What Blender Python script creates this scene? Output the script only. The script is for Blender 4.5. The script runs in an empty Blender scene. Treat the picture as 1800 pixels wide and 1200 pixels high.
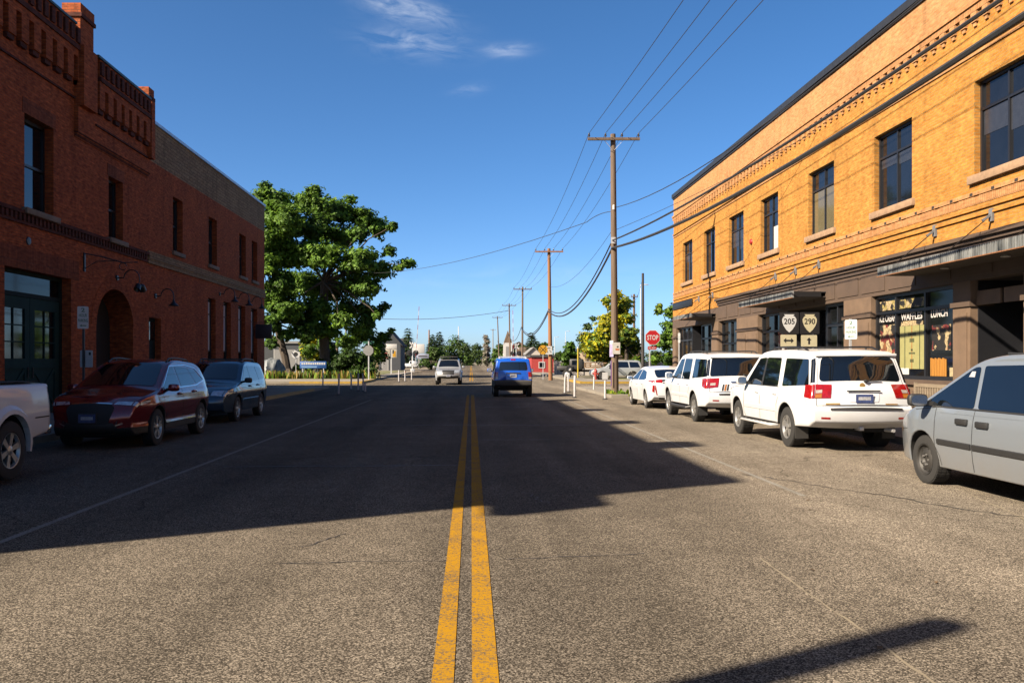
import bpy, bmesh, math, random
from mathutils import Vector, Matrix
random.seed(7)
rnd = random.random
R = math.radians
PI = math.pi
sc = bpy.context.scene
col = sc.collection

# ---------------------------------------------------------------- camera
CAM_H = 1.66
cd = bpy.data.cameras.new('camera')
cam = bpy.data.objects.new('camera', cd)
col.objects.link(cam)
cam.location = (0, 0, CAM_H)
cam.rotation_euler = (R(90), 0, 0)
cd.sensor_width = 36
cd.lens = 30
cd.shift_x = 0.04
cd.shift_y = 0.0194
cd.clip_start = 0.1
cd.clip_end = 6000
sc.camera = cam

# ---------------------------------------------------------------- light
SUN_EL = R(33.5)
SUN_DIR = Vector((math.cos(SUN_EL) * 0.866, math.cos(SUN_EL) * 0.5, -math.sin(SUN_EL)))
sd = bpy.data.lights.new('sun', 'SUN')
sd.energy = 5.0
sd.angle = R(0.5)
sd.color = (1.0, 0.85, 0.66)
sun = bpy.data.objects.new('sun', sd)
col.objects.link(sun)
sun.location = (-60, -35, 50)
sun.rotation_euler = SUN_DIR.to_track_quat('-Z', 'Y').to_euler()

world = bpy.data.worlds.new('World')
sc.world = world
world.use_nodes = True
wn = world.node_tree.nodes
wl = world.node_tree.links
wn.clear()
w_out = wn.new('ShaderNodeOutputWorld')
w_bg = wn.new('ShaderNodeBackground')
w_bg.inputs['Strength'].default_value = 0.05
w_sky = wn.new('ShaderNodeTexSky')
w_sky.sky_type = 'NISHITA'
w_sky.sun_disc = False
w_sky.sun_elevation = SUN_EL
w_sky.sun_rotation = R(240)
w_sky.altitude = 1200
w_sky.air_density = 0.62
w_sky.dust_density = 2.6
w_sky.ozone_density = 2.5
# thin cirrus wisps, a function of the direction in the sky
w_tc = wn.new('ShaderNodeTexCoord')
w_sep = wn.new('ShaderNodeSeparateXYZ')
wl.new(w_tc.outputs['Generated'], w_sep.inputs[0])

def wmath(op, a, b=None, c=None):
    n = wn.new('ShaderNodeMath')
    n.operation = op
    for i, v in enumerate((a, b, c)):
        if v is None:
            continue
        if isinstance(v, (int, float)):
            n.inputs[i].default_value = v
        else:
            wl.new(v, n.inputs[i])
    return n.outputs[0]

def cloud_patch(cu, cv, su, sv, ang, scale, seed, lo, hi):
    du = wmath('SUBTRACT', wmath('DIVIDE', w_sep.outputs[0], w_sep.outputs[1]), cu)
    dv = wmath('SUBTRACT', wmath('DIVIDE', w_sep.outputs[2], w_sep.outputs[1]), cv)
    ca, sa = math.cos(ang), math.sin(ang)
    p = wmath('ADD', wmath('MULTIPLY', du, ca), wmath('MULTIPLY', dv, sa))
    q = wmath('SUBTRACT', wmath('MULTIPLY', dv, ca), wmath('MULTIPLY', du, sa))
    pp = wmath('DIVIDE', p, su)
    qq = wmath('DIVIDE', q, sv)
    rr = wmath('ADD', wmath('MULTIPLY', pp, pp), wmath('MULTIPLY', qq, qq))
    g = wmath('EXPONENT', wmath('MULTIPLY', rr, -1.0))
    g = wmath('MULTIPLY', g, wmath('GREATER_THAN', w_sep.outputs[1], 0.05))
    cmb = wn.new('ShaderNodeCombineXYZ')
    wl.new(wmath('MULTIPLY', p, scale), cmb.inputs[0])
    wl.new(wmath('MULTIPLY', q, scale * 3.2), cmb.inputs[1])
    cmb.inputs[2].default_value = seed
    nz = wn.new('ShaderNodeTexNoise')
    nz.inputs['Scale'].default_value = 1.0
    nz.inputs['Detail'].default_value = 7
    nz.inputs['Roughness'].default_value = 0.62
    nz.inputs['Distortion'].default_value = 0.6
    wl.new(cmb.outputs[0], nz.inputs['Vector'])
    mr = wn.new('ShaderNodeMapRange')
    mr.inputs['From Min'].default_value = lo
    mr.inputs['From Max'].default_value = hi
    wl.new(nz.outputs['Fac'], mr.inputs['Value'])
    return wmath('MULTIPLY', mr.outputs[0], g)

c_all = wmath('MULTIPLY', cloud_patch(-0.075, 0.412, 0.048, 0.015, R(-16), 22, 3.1, 0.36, 0.95), 0.8)
c_all = wmath('ADD', c_all, wmath('MULTIPLY', cloud_patch(-0.065, 0.374, 0.055, 0.016, R(-6), 20, 8.3, 0.40, 0.9), 0.5))
c_all = wmath('ADD', c_all, wmath('MULTIPLY', cloud_patch(0.042, 0.364, 0.024, 0.007, R(2), 30, 5.2, 0.25, 0.95), 0.6))
c_all = wmath('ADD', c_all, wmath('MULTIPLY', cloud_patch(-0.002, 0.318, 0.018, 0.006, R(8), 30, 1.2, 0.3, 0.9), 0.22))
c_all = wmath('ADD', c_all, wmath('MULTIPLY', cloud_patch(0.09, 0.10, 0.20, 0.014, R(2), 8, 9.2, 0.42, 0.9), 0.22))
c_all = wmath('MINIMUM', c_all, 0.8)
w_hsv = wn.new('ShaderNodeHueSaturation')
w_hsv.inputs['Hue'].default_value = 0.498
w_hsv.inputs["Saturation"].default_value = 1.22
w_hsv.inputs['Value'].default_value = 1.0
wl.new(w_sky.outputs[0], w_hsv.inputs['Color'])
w_mix = wn.new('ShaderNodeMix')
w_mix.data_type = 'RGBA'
wl.new(c_all, w_mix.inputs[0])
wl.new(w_hsv.outputs[0], w_mix.inputs[6])
w_mix.inputs[7].default_value = (5.2, 5.5, 6.0, 1)
wl.new(w_mix.outputs[2], w_bg.inputs['Color'])
wl.new(w_bg.outputs[0], w_out.inputs[0])

sc.view_settings.view_transform = 'Standard'
sc.view_settings.look = 'None'
sc.view_settings.gamma = 1.0
sc.view_settings.use_curve_mapping = False
sc.view_settings.exposure = 2.03
sc.cycles.max_bounces = 6
sc.cycles.diffuse_bounces = 3
sc.cycles.glossy_bounces = 3
sc.cycles.transparent_max_bounces = 6
sc.cycles.use_denoising = True

# ---------------------------------------------------------------- materials
MATS = {}
ALB = 0.37      # real-world base colours for the exposure above

def _base(name):
    m = bpy.data.materials.new(name)
    m.use_nodes = True
    nt = m.node_tree
    b = nt.nodes['Principled BSDF']
    return m, nt, b

def rgba(c):
    return (c[0], c[1], c[2], 1)

def pm(name, c, rough=0.6, metal=0.0, var=0.12, scale=6.0, spec=0.5, coat=0.0, bump=0.0, bscale=60, c2=None, emit=None, stretch=None):
    """A principled material with a noise-varied colour."""
    if name in MATS:
        return MATS[name]
    if metal < 0.5:
        c = tuple(x * ALB for x in c)
        c2 = tuple(x * ALB for x in c2) if c2 else None
    m, nt, b = _base(name)
    N, L = nt.nodes, nt.links
    tc = N.new('ShaderNodeTexCoord')
    src = tc.outputs['Object']
    if stretch:
        mp = N.new('ShaderNodeMapping')
        mp.inputs['Scale'].default_value = stretch
        L.new(src, mp.inputs['Vector'])
        src = mp.outputs[0]
    nz = N.new('ShaderNodeTexNoise')
    nz.inputs['Scale'].default_value = scale
    nz.inputs['Detail'].default_value = 5
    nz.inputs['Roughness'].default_value = 0.6
    L.new(src, nz.inputs['Vector'])
    rp = N.new('ShaderNodeValToRGB')
    rp.color_ramp.elements[0].position = 0.3
    rp.color_ramp.elements[1].position = 0.7
    a = c if c2 else tuple(x * (1 - var) for x in c)
    d = c2 if c2 else tuple(min(1, x * (1 + var)) for x in c)
    rp.color_ramp.elements[0].color = rgba(a)
    rp.color_ramp.elements[1].color = rgba(d)
    L.new(nz.outputs['Fac'], rp.inputs[0])
    L.new(rp.outputs[0], b.inputs['Base Color'])
    b.inputs['Roughness'].default_value = rough
    b.inputs['Metallic'].default_value = metal
    b.inputs['Specular IOR Level'].default_value = spec
    b.inputs['Coat Weight'].default_value = coat
    b.inputs['Coat Roughness'].default_value = 0.04
    if bump > 0:
        n2 = N.new('ShaderNodeTexNoise')
        n2.inputs['Scale'].default_value = bscale
        n2.inputs['Detail'].default_value = 4
        L.new(src, n2.inputs['Vector'])
        bp = N.new('ShaderNodeBump')
        bp.inputs['Strength'].default_value = bump
        bp.inputs['Distance'].default_value = 0.02
        L.new(n2.outputs['Fac'], bp.inputs['Height'])
        L.new(bp.outputs[0], b.inputs['Normal'])
    if emit:
        b.inputs['Emission Color'].default_value = rgba(emit)
        b.inputs['Emission Strength'].default_value = 1.0
    MATS[name] = m
    return m

def brick(name, c1, c2, mortar, bw=0.21, bh=0.072, ms=0.008, var=0.35, bump=0.5, streak=0.0):
    if name in MATS:
        return MATS[name]
    c1, c2, mortar = [tuple(x * 0.73 for x in q) for q in (c1, c2, mortar)]
    m, nt, b = _base(name)
    N, L = nt.nodes, nt.links
    tc = N.new('ShaderNodeTexCoord')
    sp = N.new('ShaderNodeSeparateXYZ')
    L.new(tc.outputs['Object'], sp.inputs[0])
    ad = N.new('ShaderNodeMath'); ad.operation = 'ADD'
    L.new(sp.outputs[0], ad.inputs[0]); L.new(sp.outputs[1], ad.inputs[1])
    cb = N.new('ShaderNodeCombineXYZ')
    L.new(ad.outputs[0], cb.inputs[0]); L.new(sp.outputs[2], cb.inputs[1])
    bt = N.new('ShaderNodeTexBrick')
    bt.offset = 0.5
    bt.inputs['Scale'].default_value = 1.0
    bt.inputs['Brick Width'].default_value = bw
    bt.inputs['Row Height'].default_value = bh
    bt.inputs['Mortar Size'].default_value = ms
    bt.inputs['Mortar Smooth'].default_value = 0.2
    bt.inputs['Bias'].default_value = -0.1
    bt.inputs['Color1'].default_value = rgba(c1)
    bt.inputs['Color2'].default_value = rgba(c2)
    bt.inputs['Mortar'].default_value = rgba(mortar)
    L.new(cb.outputs[0], bt.inputs['Vector'])
    # blotches
    nz = N.new('ShaderNodeTexNoise')
    nz.inputs['Scale'].default_value = 0.9
    nz.inputs['Detail'].default_value = 6
    nz.inputs['Roughness'].default_value = 0.65
    L.new(tc.outputs['Object'], nz.inputs['Vector'])
    n3 = N.new('ShaderNodeTexNoise')
    n3.inputs['Scale'].default_value = 1.0
    n3.inputs['Detail'].default_value = 2
    mp = N.new('ShaderNodeMapping')
    mp.inputs['Scale'].default_value = (4.8, 14, 1)
    L.new(cb.outputs[0], mp.inputs['Vector'])
    L.new(mp.outputs[0], n3.inputs['Vector'])
    mr = N.new('ShaderNodeMapRange')
    mr.inputs['From Min'].default_value = 0.3; mr.inputs['From Max'].default_value = 0.7
    mr.inputs['To Min'].default_value = 1 - var; mr.inputs['To Max'].default_value = 1 + var * 0.6
    L.new(n3.outputs['Fac'], mr.inputs['Value'])
    mr2 = N.new('ShaderNodeMapRange')
    mr2.inputs['From Min'].default_value = 0.3; mr2.inputs['From Max'].default_value = 0.7
    mr2.inputs['To Min'].default_value = 0.8; mr2.inputs['To Max'].default_value = 1.12
    L.new(nz.outputs['Fac'], mr2.inputs['Value'])
    mu0 = N.new('ShaderNodeMath'); mu0.operation = 'MULTIPLY'
    L.new(mr.outputs[0], mu0.inputs[0]); L.new(mr2.outputs[0], mu0.inputs[1])
    n4 = N.new('ShaderNodeTexNoise'); n4.inputs['Scale'].default_value = 1.0; n4.inputs['Detail'].default_value = 5
    mp4 = N.new('ShaderNodeMapping'); mp4.inputs['Scale'].default_value = (1.7, 0.16, 1)
    L.new(cb.outputs[0], mp4.inputs['Vector']); L.new(mp4.outputs[0], n4.inputs['Vector'])
    mr4 = N.new('ShaderNodeMapRange')
    mr4.inputs['From Min'].default_value = 0.55; mr4.inputs['From Max'].default_value = 0.78
    mr4.inputs['To Min'].default_value = 1.0; mr4.inputs['To Max'].default_value = 0.66
    L.new(n4.outputs['Fac'], mr4.inputs['Value'])
    mu = N.new('ShaderNodeMath'); mu.operation = 'MULTIPLY'
    L.new(mu0.outputs[0], mu.inputs[0]); L.new(mr4.outputs[0], mu.inputs[1])
    vm = N.new('ShaderNodeVectorMath'); vm.operation = 'SCALE'
    L.new(bt.outputs['Color'], vm.inputs[0]); L.new(mu.outputs[0], vm.inputs['Scale'])
    L.new(vm.outputs[0], b.inputs['Base Color'])
    b.inputs['Roughness'].default_value = 0.85
    b.inputs['Specular IOR Level'].default_value = 0.1
    bp = N.new('ShaderNodeBump')
    bp.inputs['Strength'].default_value = bump
    bp.inputs['Distance'].default_value = 0.012
    bp.invert = True
    L.new(bt.outputs['Fac'], bp.inputs['Height'])
    L.new(bp.outputs[0], b.inputs['Normal'])
    MATS[name] = m
    return m

def asphalt(name, dark, light, speck):
    if name in MATS:
        return MATS[name]
    m, nt, b = _base(name)
    N, L = nt.nodes, nt.links
    tc = N.new('ShaderNodeTexCoord')
    def noise(scale, det=3, rough=0.6, stretch=None):
        n = N.new('ShaderNodeTexNoise')
        n.inputs['Scale'].default_value = scale
        n.inputs['Detail'].default_value = det
        n.inputs['Roughness'].default_value = rough
        if stretch:
            mp = N.new('ShaderNodeMapping'); mp.inputs['Scale'].default_value = stretch
            L.new(tc.outputs['Object'], mp.inputs['Vector']); L.new(mp.outputs[0], n.inputs['Vector'])
        else:
            L.new(tc.outputs['Object'], n.inputs['Vector'])
        return n.outputs['Fac']
    def mrange(v, a, bb, lo, hi):
        r = N.new('ShaderNodeMapRange')
        r.inputs['From Min'].default_value = a; r.inputs['From Max'].default_value = bb
        r.inputs['To Min'].default_value = lo; r.inputs['To Max'].default_value = hi
        L.new(v, r.inputs['Value'])
        return r.outputs[0]
    def mul(a, c):
        n = N.new('ShaderNodeMath'); n.operation = 'MULTIPLY'
        L.new(a, n.inputs[0]); L.new(c, n.inputs[1])
        return n.outputs[0]
    vc = N.new('ShaderNodeTexVoronoi'); vc.inputs['Scale'].default_value = 125
    L.new(tc.outputs['Object'], vc.inputs['Vector'])
    vs_ = N.new('ShaderNodeSeparateXYZ'); L.new(vc.outputs['Color'], vs_.inputs[0])
    g1 = N.new('ShaderNodeMath'); g1.operation = 'MULTIPLY_ADD'; g1.inputs[1].default_value = 0.55
    L.new(vs_.outputs[0], g1.inputs[0])
    g2 = N.new('ShaderNodeMath'); g2.operation = 'MULTIPLY'; g2.inputs[1].default_value = 0.55
    L.new(noise(85, 3, 0.8), g2.inputs[0]); L.new(g2.outputs[0], g1.inputs[2])
    grain = g1.outputs[0]
    rp = N.new('ShaderNodeValToRGB')
    e = rp.color_ramp.elements
    e[0].position = 0.30; e[0].color = rgba(dark)
    e[1].position = 0.58; e[1].color = rgba(light)
    k = e.new(0.80); k.color = rgba(speck)
    L.new(grain, rp.inputs[0])
    big = mrange(noise(0.35, 4), 0.3, 0.7, 0.82, 1.14)
    mid = mrange(noise(2.6, 4, 0.65), 0.3, 0.7, 0.88, 1.1)
    track = mrange(noise(1.0, 3, 0.55, (0.85, 0.05, 1)), 0.32, 0.68, 0.70, 1.16)
    # cracks
    vo = N.new('ShaderNodeTexVoronoi')
    vo.feature = 'DISTANCE_TO_EDGE'
    vo.inputs['Scale'].default_value = 0.16
    nzv = N.new('ShaderNodeTexNoise'); nzv.inputs['Scale'].default_value = 1.2; nzv.inputs['Detail'].default_value = 5
    L.new(tc.outputs['Object'], nzv.inputs['Vector'])
    vmx = N.new('ShaderNodeMix'); vmx.data_type = 'VECTOR'; vmx.inputs[0].default_value = 0.55
    L.new(tc.outputs['Object'], vmx.inputs[4]); 
    va = N.new('ShaderNodeVectorMath'); va.operation = 'MULTIPLY_ADD'
    L.new(nzv.outputs['Color'], va.inputs[0]); va.inputs[1].default_value = (1.2, 1.2, 0); L.new(tc.outputs['Object'], va.inputs[2])
    L.new(va.outputs[0], vo.inputs['Vector'])
    crack = mrange(vo.outputs['Distance'], 0.0, 0.0035, 0.45, 1.0)
    cm = mrange(noise(0.25, 2), 0.48, 0.58, 0.0, 1.0)
    mx = N.new('ShaderNodeMix'); mx.inputs[2].default_value = 1.0
    L.new(cm, mx.inputs[0]); L.new(crack, mx.inputs[3])
    # the right-hand lane and stalls are dustier and paler
    sx = N.new('ShaderNodeSeparateXYZ'); L.new(tc.outputs['Object'], sx.inputs[0])
    wob = N.new('ShaderNodeMath'); wob.operation = 'MULTIPLY_ADD'; wob.inputs[1].default_value = 2.5
    L.new(noise(0.5, 3), wob.inputs[0]); L.new(sx.outputs[0], wob.inputs[2])
    dust = mrange(wob.outputs[0], 2.6, 5.6, 0.92, 1.42)
    stain = mrange(noise(0.55, 5, 0.7, (1, 0.45, 1)), 0.60, 0.72, 1.0, 0.72)
    f = mul(mul(mul(mul(mul(big, mid), track), mx.outputs[0]), dust), stain)
    vm = N.new('ShaderNodeVectorMath'); vm.operation = 'SCALE'
    L.new(rp.outputs[0], vm.inputs[0]); L.new(f, vm.inputs['Scale'])
    L.new(vm.outputs[0], b.inputs['Base Color'])
    b.inputs['Roughness'].default_value = 0.95
    b.inputs['Specular IOR Level'].default_value = 0.04
    bp = N.new('ShaderNodeBump'); bp.inputs['Strength'].default_value = 0.6; bp.inputs['Distance'].default_value = 0.006
    L.new(grain, bp.inputs['Height']); L.new(bp.outputs[0], b.inputs['Normal'])
    MATS[name] = m
    return m

def worn_paint(name, paint, under, wear=0.45):
    """Road paint rubbed through to the asphalt in small flecks."""
    paint = [x * ALB for x in paint]; under = [x * ALB for x in under]
    m, nt, b = _base(name)
    N, L = nt.nodes, nt.links
    tc = N.new('ShaderNodeTexCoord')
    n1 = N.new('ShaderNodeTexNoise'); n1.inputs['Scale'].default_value = 55; n1.inputs['Detail'].default_value = 3; n1.inputs['Roughness'].default_value = 0.8
    n2 = N.new('ShaderNodeTexNoise'); n2.inputs['Scale'].default_value = 3; n2.inputs['Detail'].default_value = 4
    L.new(tc.outputs['Object'], n1.inputs['Vector']); L.new(tc.outputs['Object'], n2.inputs['Vector'])
    ad = N.new('ShaderNodeMath'); ad.operation = 'MULTIPLY_ADD'
    L.new(n2.outputs['Fac'], ad.inputs[0]); ad.inputs[1].default_value = 0.30; L.new(n1.outputs['Fac'], ad.inputs[2])
    rp = N.new('ShaderNodeValToRGB')
    rp.color_ramp.elements[0].position = wear + 0.06; rp.color_ramp.elements[0].color = rgba(under)
    rp.color_ramp.elements[1].position = wear + 0.20; rp.color_ramp.elements[1].color = rgba(paint)
    L.new(ad.outputs[0], rp.inputs[0])
    L.new(rp.outputs[0], b.inputs['Base Color'])
    b.inputs['Roughness'].default_value = 0.9
    b.inputs['Specular IOR Level'].default_value = 0.04
    MATS[name] = m
    return m

def leafmat(name, c, trans=0.35):
    if name in MATS:
        return MATS[name]
    c = [x * 0.66 for x in c]
    m, nt, b = _base(name)
    N, L = nt.nodes, nt.links
    tc = N.new('ShaderNodeTexCoord')
    nz = N.new('ShaderNodeTexNoise'); nz.inputs['Scale'].default_value = 0.7; nz.inputs['Detail'].default_value = 4
    L.new(tc.outputs['Object'], nz.inputs['Vector'])
    rp = N.new('ShaderNodeValToRGB')
    rp.color_ramp.elements[0].position = 0.3; rp.color_ramp.elements[0].color = rgba([x * 0.6 for x in c])
    rp.color_ramp.elements[1].position = 0.7; rp.color_ramp.elements[1].color = rgba([x * 1.35 for x in c])
    L.new(nz.outputs['Fac'], rp.inputs[0])
    L.new(rp.outputs[0], b.inputs['Base Color'])
    b.inputs['Roughness'].default_value = 0.6
    b.inputs['Specular IOR Level'].default_value = 0.2
    tr = N.new('ShaderNodeBsdfTranslucent')
    L.new(rp.outputs[0], tr.inputs['Color'])
    ms = N.new('ShaderNodeMixShader'); ms.inputs[0].default_value = trans
    L.new(b.outputs[0], ms.inputs[1]); L.new(tr.outputs[0], ms.inputs[2])
    L.new(ms.outputs[0], N['Material Output'].inputs[0])
    MATS[name] = m
    return m

def paint(name, c, metal=0.0, rough=0.35, dirt=0.0):
    m, nt, b = _base(name)
    N, L = nt.nodes, nt.links
    tc = N.new('ShaderNodeTexCoord')
    nz = N.new('ShaderNodeTexNoise'); nz.inputs['Scale'].default_value = 3.0; nz.inputs['Detail'].default_value = 7; nz.inputs['Roughness'].default_value = 0.65
    L.new(tc.outputs['Object'], nz.inputs['Vector'])
    sp = N.new('ShaderNodeSeparateXYZ'); L.new(tc.outputs['Object'], sp.inputs[0])
    # road dust thrown up along the sills
    h = N.new('ShaderNodeMapRange')
    h.inputs['From Min'].default_value = 0.25; h.inputs['From Max'].default_value = 0.95
    h.inputs['To Min'].default_value = 1.0; h.inputs['To Max'].default_value = 0.0
    L.new(sp.outputs[2], h.inputs['Value'])
    mu = N.new('ShaderNodeMath'); mu.operation = 'MULTIPLY'
    L.new(h.outputs[0], mu.inputs[0]); L.new(nz.outputs['Fac'], mu.inputs[1])
    m2 = N.new('ShaderNodeMath'); m2.operation = 'MULTIPLY'; m2.inputs[1].default_value = dirt * 2
    m2.use_clamp = True
    L.new(mu.outputs[0], m2.inputs[0])
    mx = N.new('ShaderNodeMix'); mx.data_type = 'RGBA'
    mx.inputs[6].default_value = rgba(c); mx.inputs[7].default_value = (0.17, 0.135, 0.095, 1)
    L.new(m2.outputs[0], mx.inputs[0])
    L.new(mx.outputs[2], b.inputs['Base Color'])
    b.inputs['Metallic'].default_value = metal
    r2 = N.new('ShaderNodeMapRange'); r2.inputs['To Min'].default_value = rough; r2.inputs['To Max'].default_value = min(1, rough + 0.5 * dirt + 0.05)
    L.new(nz.outputs['Fac'], r2.inputs['Value']); L.new(r2.outputs[0], b.inputs['Roughness'])
    b.inputs['Coat Weight'].default_value = 0.8 - 0.5 * dirt
    b.inputs['Coat Roughness'].default_value = 0.03
    MATS[name] = m
    return m

# ---------------------------------------------------------------- scene helpers
WM = {}

def tag(o, label=None, cat=None, group=None, kind=None):
    if label: o['label'] = label
    if cat: o['category'] = cat
    if group: o['group'] = group
    if kind: o['kind'] = kind
    return o

def thing(name, label, cat, loc=(0, 0, 0), rz=0.0, group=None):
    o = bpy.data.objects.new(name, None)
    o.empty_display_size = 0.3
    col.objects.link(o)
    o.location = loc
    o.rotation_euler = (0, 0, rz)
    WM[o] = Matrix.Translation(loc) @ Matrix.Rotation(rz, 4, 'Z')
    return tag(o, label, cat, group)

def copy_tree(o, parent=None):
    c = o.copy()
    col.objects.link(c)
    if parent is not None:
        c.parent = parent
    for ch in list(o.children):
        copy_tree(ch, c)
    return c

class MB:
    def __init__(s):
        s.v = []; s.f = []; s.mi = []; s.sm = []; s.mats = []
    def midx(s, m):
        if m not in s.mats:
            s.mats.append(m)
        return s.mats.index(m)
    def add(s, verts, faces, m, smooth=False):
        o = len(s.v)
        s.v.extend([tuple(v) for v in verts])
        k = s.midx(m)
        for f in faces:
            s.f.append([i + o for i in f]); s.mi.append(k); s.sm.append(smooth)
    def quad(s, a, b, c, d, m):
        s.add([a, b, c, d], [(0, 1, 2, 3)], m)
    def box(s, x0, x1, y0, y1, z0, z1, m):
        x0, x1 = min(x0, x1), max(x0, x1); y0, y1 = min(y0, y1), max(y0, y1); z0, z1 = min(z0, z1), max(z0, z1)
        v = [(x0, y0, z0), (x1, y0, z0), (x1, y1, z0), (x0, y1, z0), (x0, y0, z1), (x1, y0, z1), (x1, y1, z1), (x0, y1, z1)]
        s.add(v, [(0, 3, 2, 1), (4, 5, 6, 7), (0, 1, 5, 4), (1, 2, 6, 5), (2, 3, 7, 6), (3, 0, 4, 7)], m)
    def bbox(s, x0, x1, y0, y1, z0, z1, m, b=0.01):
        """box with chamfered edges"""
        bm = bmesh.new()
        bmesh.ops.create_cube(bm, size=1)
        for v in bm.verts:
            v.co = Vector(((x0 + x1) / 2 + v.co.x * abs(x1 - x0), (y0 + y1) / 2 + v.co.y * abs(y1 - y0), (z0 + z1) / 2 + v.co.z * abs(z1 - z0)))
        bmesh.ops.bevel(bm, geom=bm.edges[:], offset=b, segments=2, affect='EDGES', profile=0.5)
        s.addbm(bm, m, True)
    def addbm(s, bm, m, smooth=False):
        bm.verts.index_update()
        s.add([v.co.copy() for v in bm.verts], [[v.index for v in f.verts] for f in bm.faces], m, smooth)
        bm.free()
    def obox(s, mat4, sx, sy, sz, m):
        v = [mat4 @ Vector((sx / 2 * a, sy / 2 * b, sz / 2 * c)) for c in (-1, 1) for a, b in ((-1, -1), (1, -1), (1, 1), (-1, 1))]
        s.add(v, [(0, 3, 2, 1), (4, 5, 6, 7), (0, 1, 5, 4), (1, 2, 6, 5), (2, 3, 7, 6), (3, 0, 4, 7)], m)
    def bar(s, a, b, wx, wy, m, up=(0, 0, 1)):
        a = Vector(a); b = Vector(b); d = (b - a)
        q = d.normalized().to_track_quat('Z', 'Y')
        s.obox(Matrix.Translation((a + b) / 2) @ q.to_matrix().to_4x4(), wx, wy, d.length, m)
    def tube(s, pts, r, m, n=8, cap=True, smooth=True):
        pts = [Vector(p) for p in pts]
        rs = r if isinstance(r, (list, tuple)) else [r] * len(pts)
        rings = []
        up = None
        for i, p in enumerate(pts):
            d = (pts[min(i + 1, len(pts) - 1)] - pts[max(i - 1, 0)]).normalized()
            if up is None:
                up = Vector((0, 0, 1)) if abs(d.z) < 0.9 else Vector((1, 0, 0))
            x = d.cross(up).normalized(); y = x.cross(d).normalized()
            up = y if abs(y.length) > 0.5 else up
            rings.append([p + (x * math.cos(2 * PI * k / n) + y * math.sin(2 * PI * k / n)) * rs[i] for k in range(n)])
        v = [q for ring in rings for q in ring]
        f = []
        for i in range(len(pts) - 1):
            for k in range(n):
                f.append((i * n + k, i * n + (k + 1) % n, (i + 1) * n + (k + 1) % n, (i + 1) * n + k))
        if cap:
            f.append(tuple(range(n - 1, -1, -1))); f.append(tuple((len(pts) - 1) * n + k for k in range(n)))
        s.add(v, f, m, smooth)
    def lathe(s, prof, M, m, n=20, smooth=True):
        """profile of (radius, height) turned about the local z of M"""
        v = []; f = []
        for (r, z) in prof:
            for k in range(n):
                a = 2 * PI * k / n
                v.append(M @ Vector((r * math.cos(a), r * math.sin(a), z)))
        for i in range(len(prof) - 1):
            for k in range(n):
                f.append((i * n + k, i * n + (k + 1) % n, (i + 1) * n + (k + 1) % n, (i + 1) * n + k))
        s.add(v, f, m, smooth)
    def prism(s, poly, M, d, m):
        """polygon in local xy of M, extruded by d along local z"""
        n = len(poly)
        v = [M @ Vector((p[0], p[1], 0)) for p in poly] + [M @ Vector((p[0], p[1], d)) for p in poly]
        f = [tuple(range(n - 1, -1, -1)), tuple(range(n, 2 * n))]
        for i in range(n):
            j = (i + 1) % n
            f.append((i, j, n + j, n + i))
        s.add(v, f, m)
    def build(s, name, parent=None, local=False, sharp=35):
        me = bpy.data.meshes.new(name)
        vs = s.v
        if parent is not None and not local:
            inv = WM[parent].inverted()
            vs = [inv @ Vector(v) for v in vs]
        me.from_pydata([tuple(v) for v in vs], [], s.f)
        for m in s.mats:
            me.materials.append(m)
        me.polygons.foreach_set('material_index', s.mi)
        me.polygons.foreach_set('use_smooth', s.sm)
        me.update()
        if any(s.sm):
            me.set_sharp_from_angle(angle=R(sharp))
        o = bpy.data.objects.new(name, me)
        col.objects.link(o)
        if parent is not None:
            o.parent = parent
            WM[o] = WM[parent]
        else:
            WM[o] = Matrix.Identity(4)
        return o

def frame(origin, u, v):
    """matrix whose local x = u, y = v, z = u x v"""
    u = Vector(u).normalized(); v = Vector(v).normalized(); w = u.cross(v)
    M = Matrix((u, v, w)).transposed().to_4x4()
    M.translation = Vector(origin)
    return M

def text_into(mb, txt, M, width, height, m, bold=0.0):
    """lettering in the local xy of M, centred, fitted to width x height"""
    cu = bpy.data.curves.new('t', 'FONT')
    cu.body = txt
    cu.size = 1.0
    cu.resolution_u = 3
    cu.offset = bold
    cu.align_x = 'CENTER'
    o = bpy.data.objects.new('t', cu)
    col.objects.link(o)
    dg = bpy.context.evaluated_depsgraph_get()
    me = bpy.data.meshes.new_from_object(o.evaluated_get(dg))
    bpy.data.objects.remove(o)
    bpy.data.curves.remove(cu)
    xs = [v.co.x for v in me.vertices]; ys = [v.co.y for v in me.vertices]
    if not xs:
        return
    x0, x1, y0, y1 = min(xs), max(xs), min(ys), max(ys)
    sx = width / max(1e-6, x1 - x0); sy = height / max(1e-6, y1 - y0)
    v = [M @ Vector(((q.co.x - (x0 + x1) / 2) * sx, (q.co.y - (y0 + y1) / 2) * sy, 0)) for q in me.vertices]
    f = [list(p.vertices) for p in me.polygons]
    mb.add(v, f, m)
    bpy.data.meshes.remove(me)

def interp(x, tab):
    if x <= tab[0][0]: return tab[0][1]
    for (a, fa), (b, fb) in zip(tab, tab[1:]):
        if x <= b:
            return fa + (fb - fa) * (x - a) / (b - a)
    return tab[-1][1]

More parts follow.
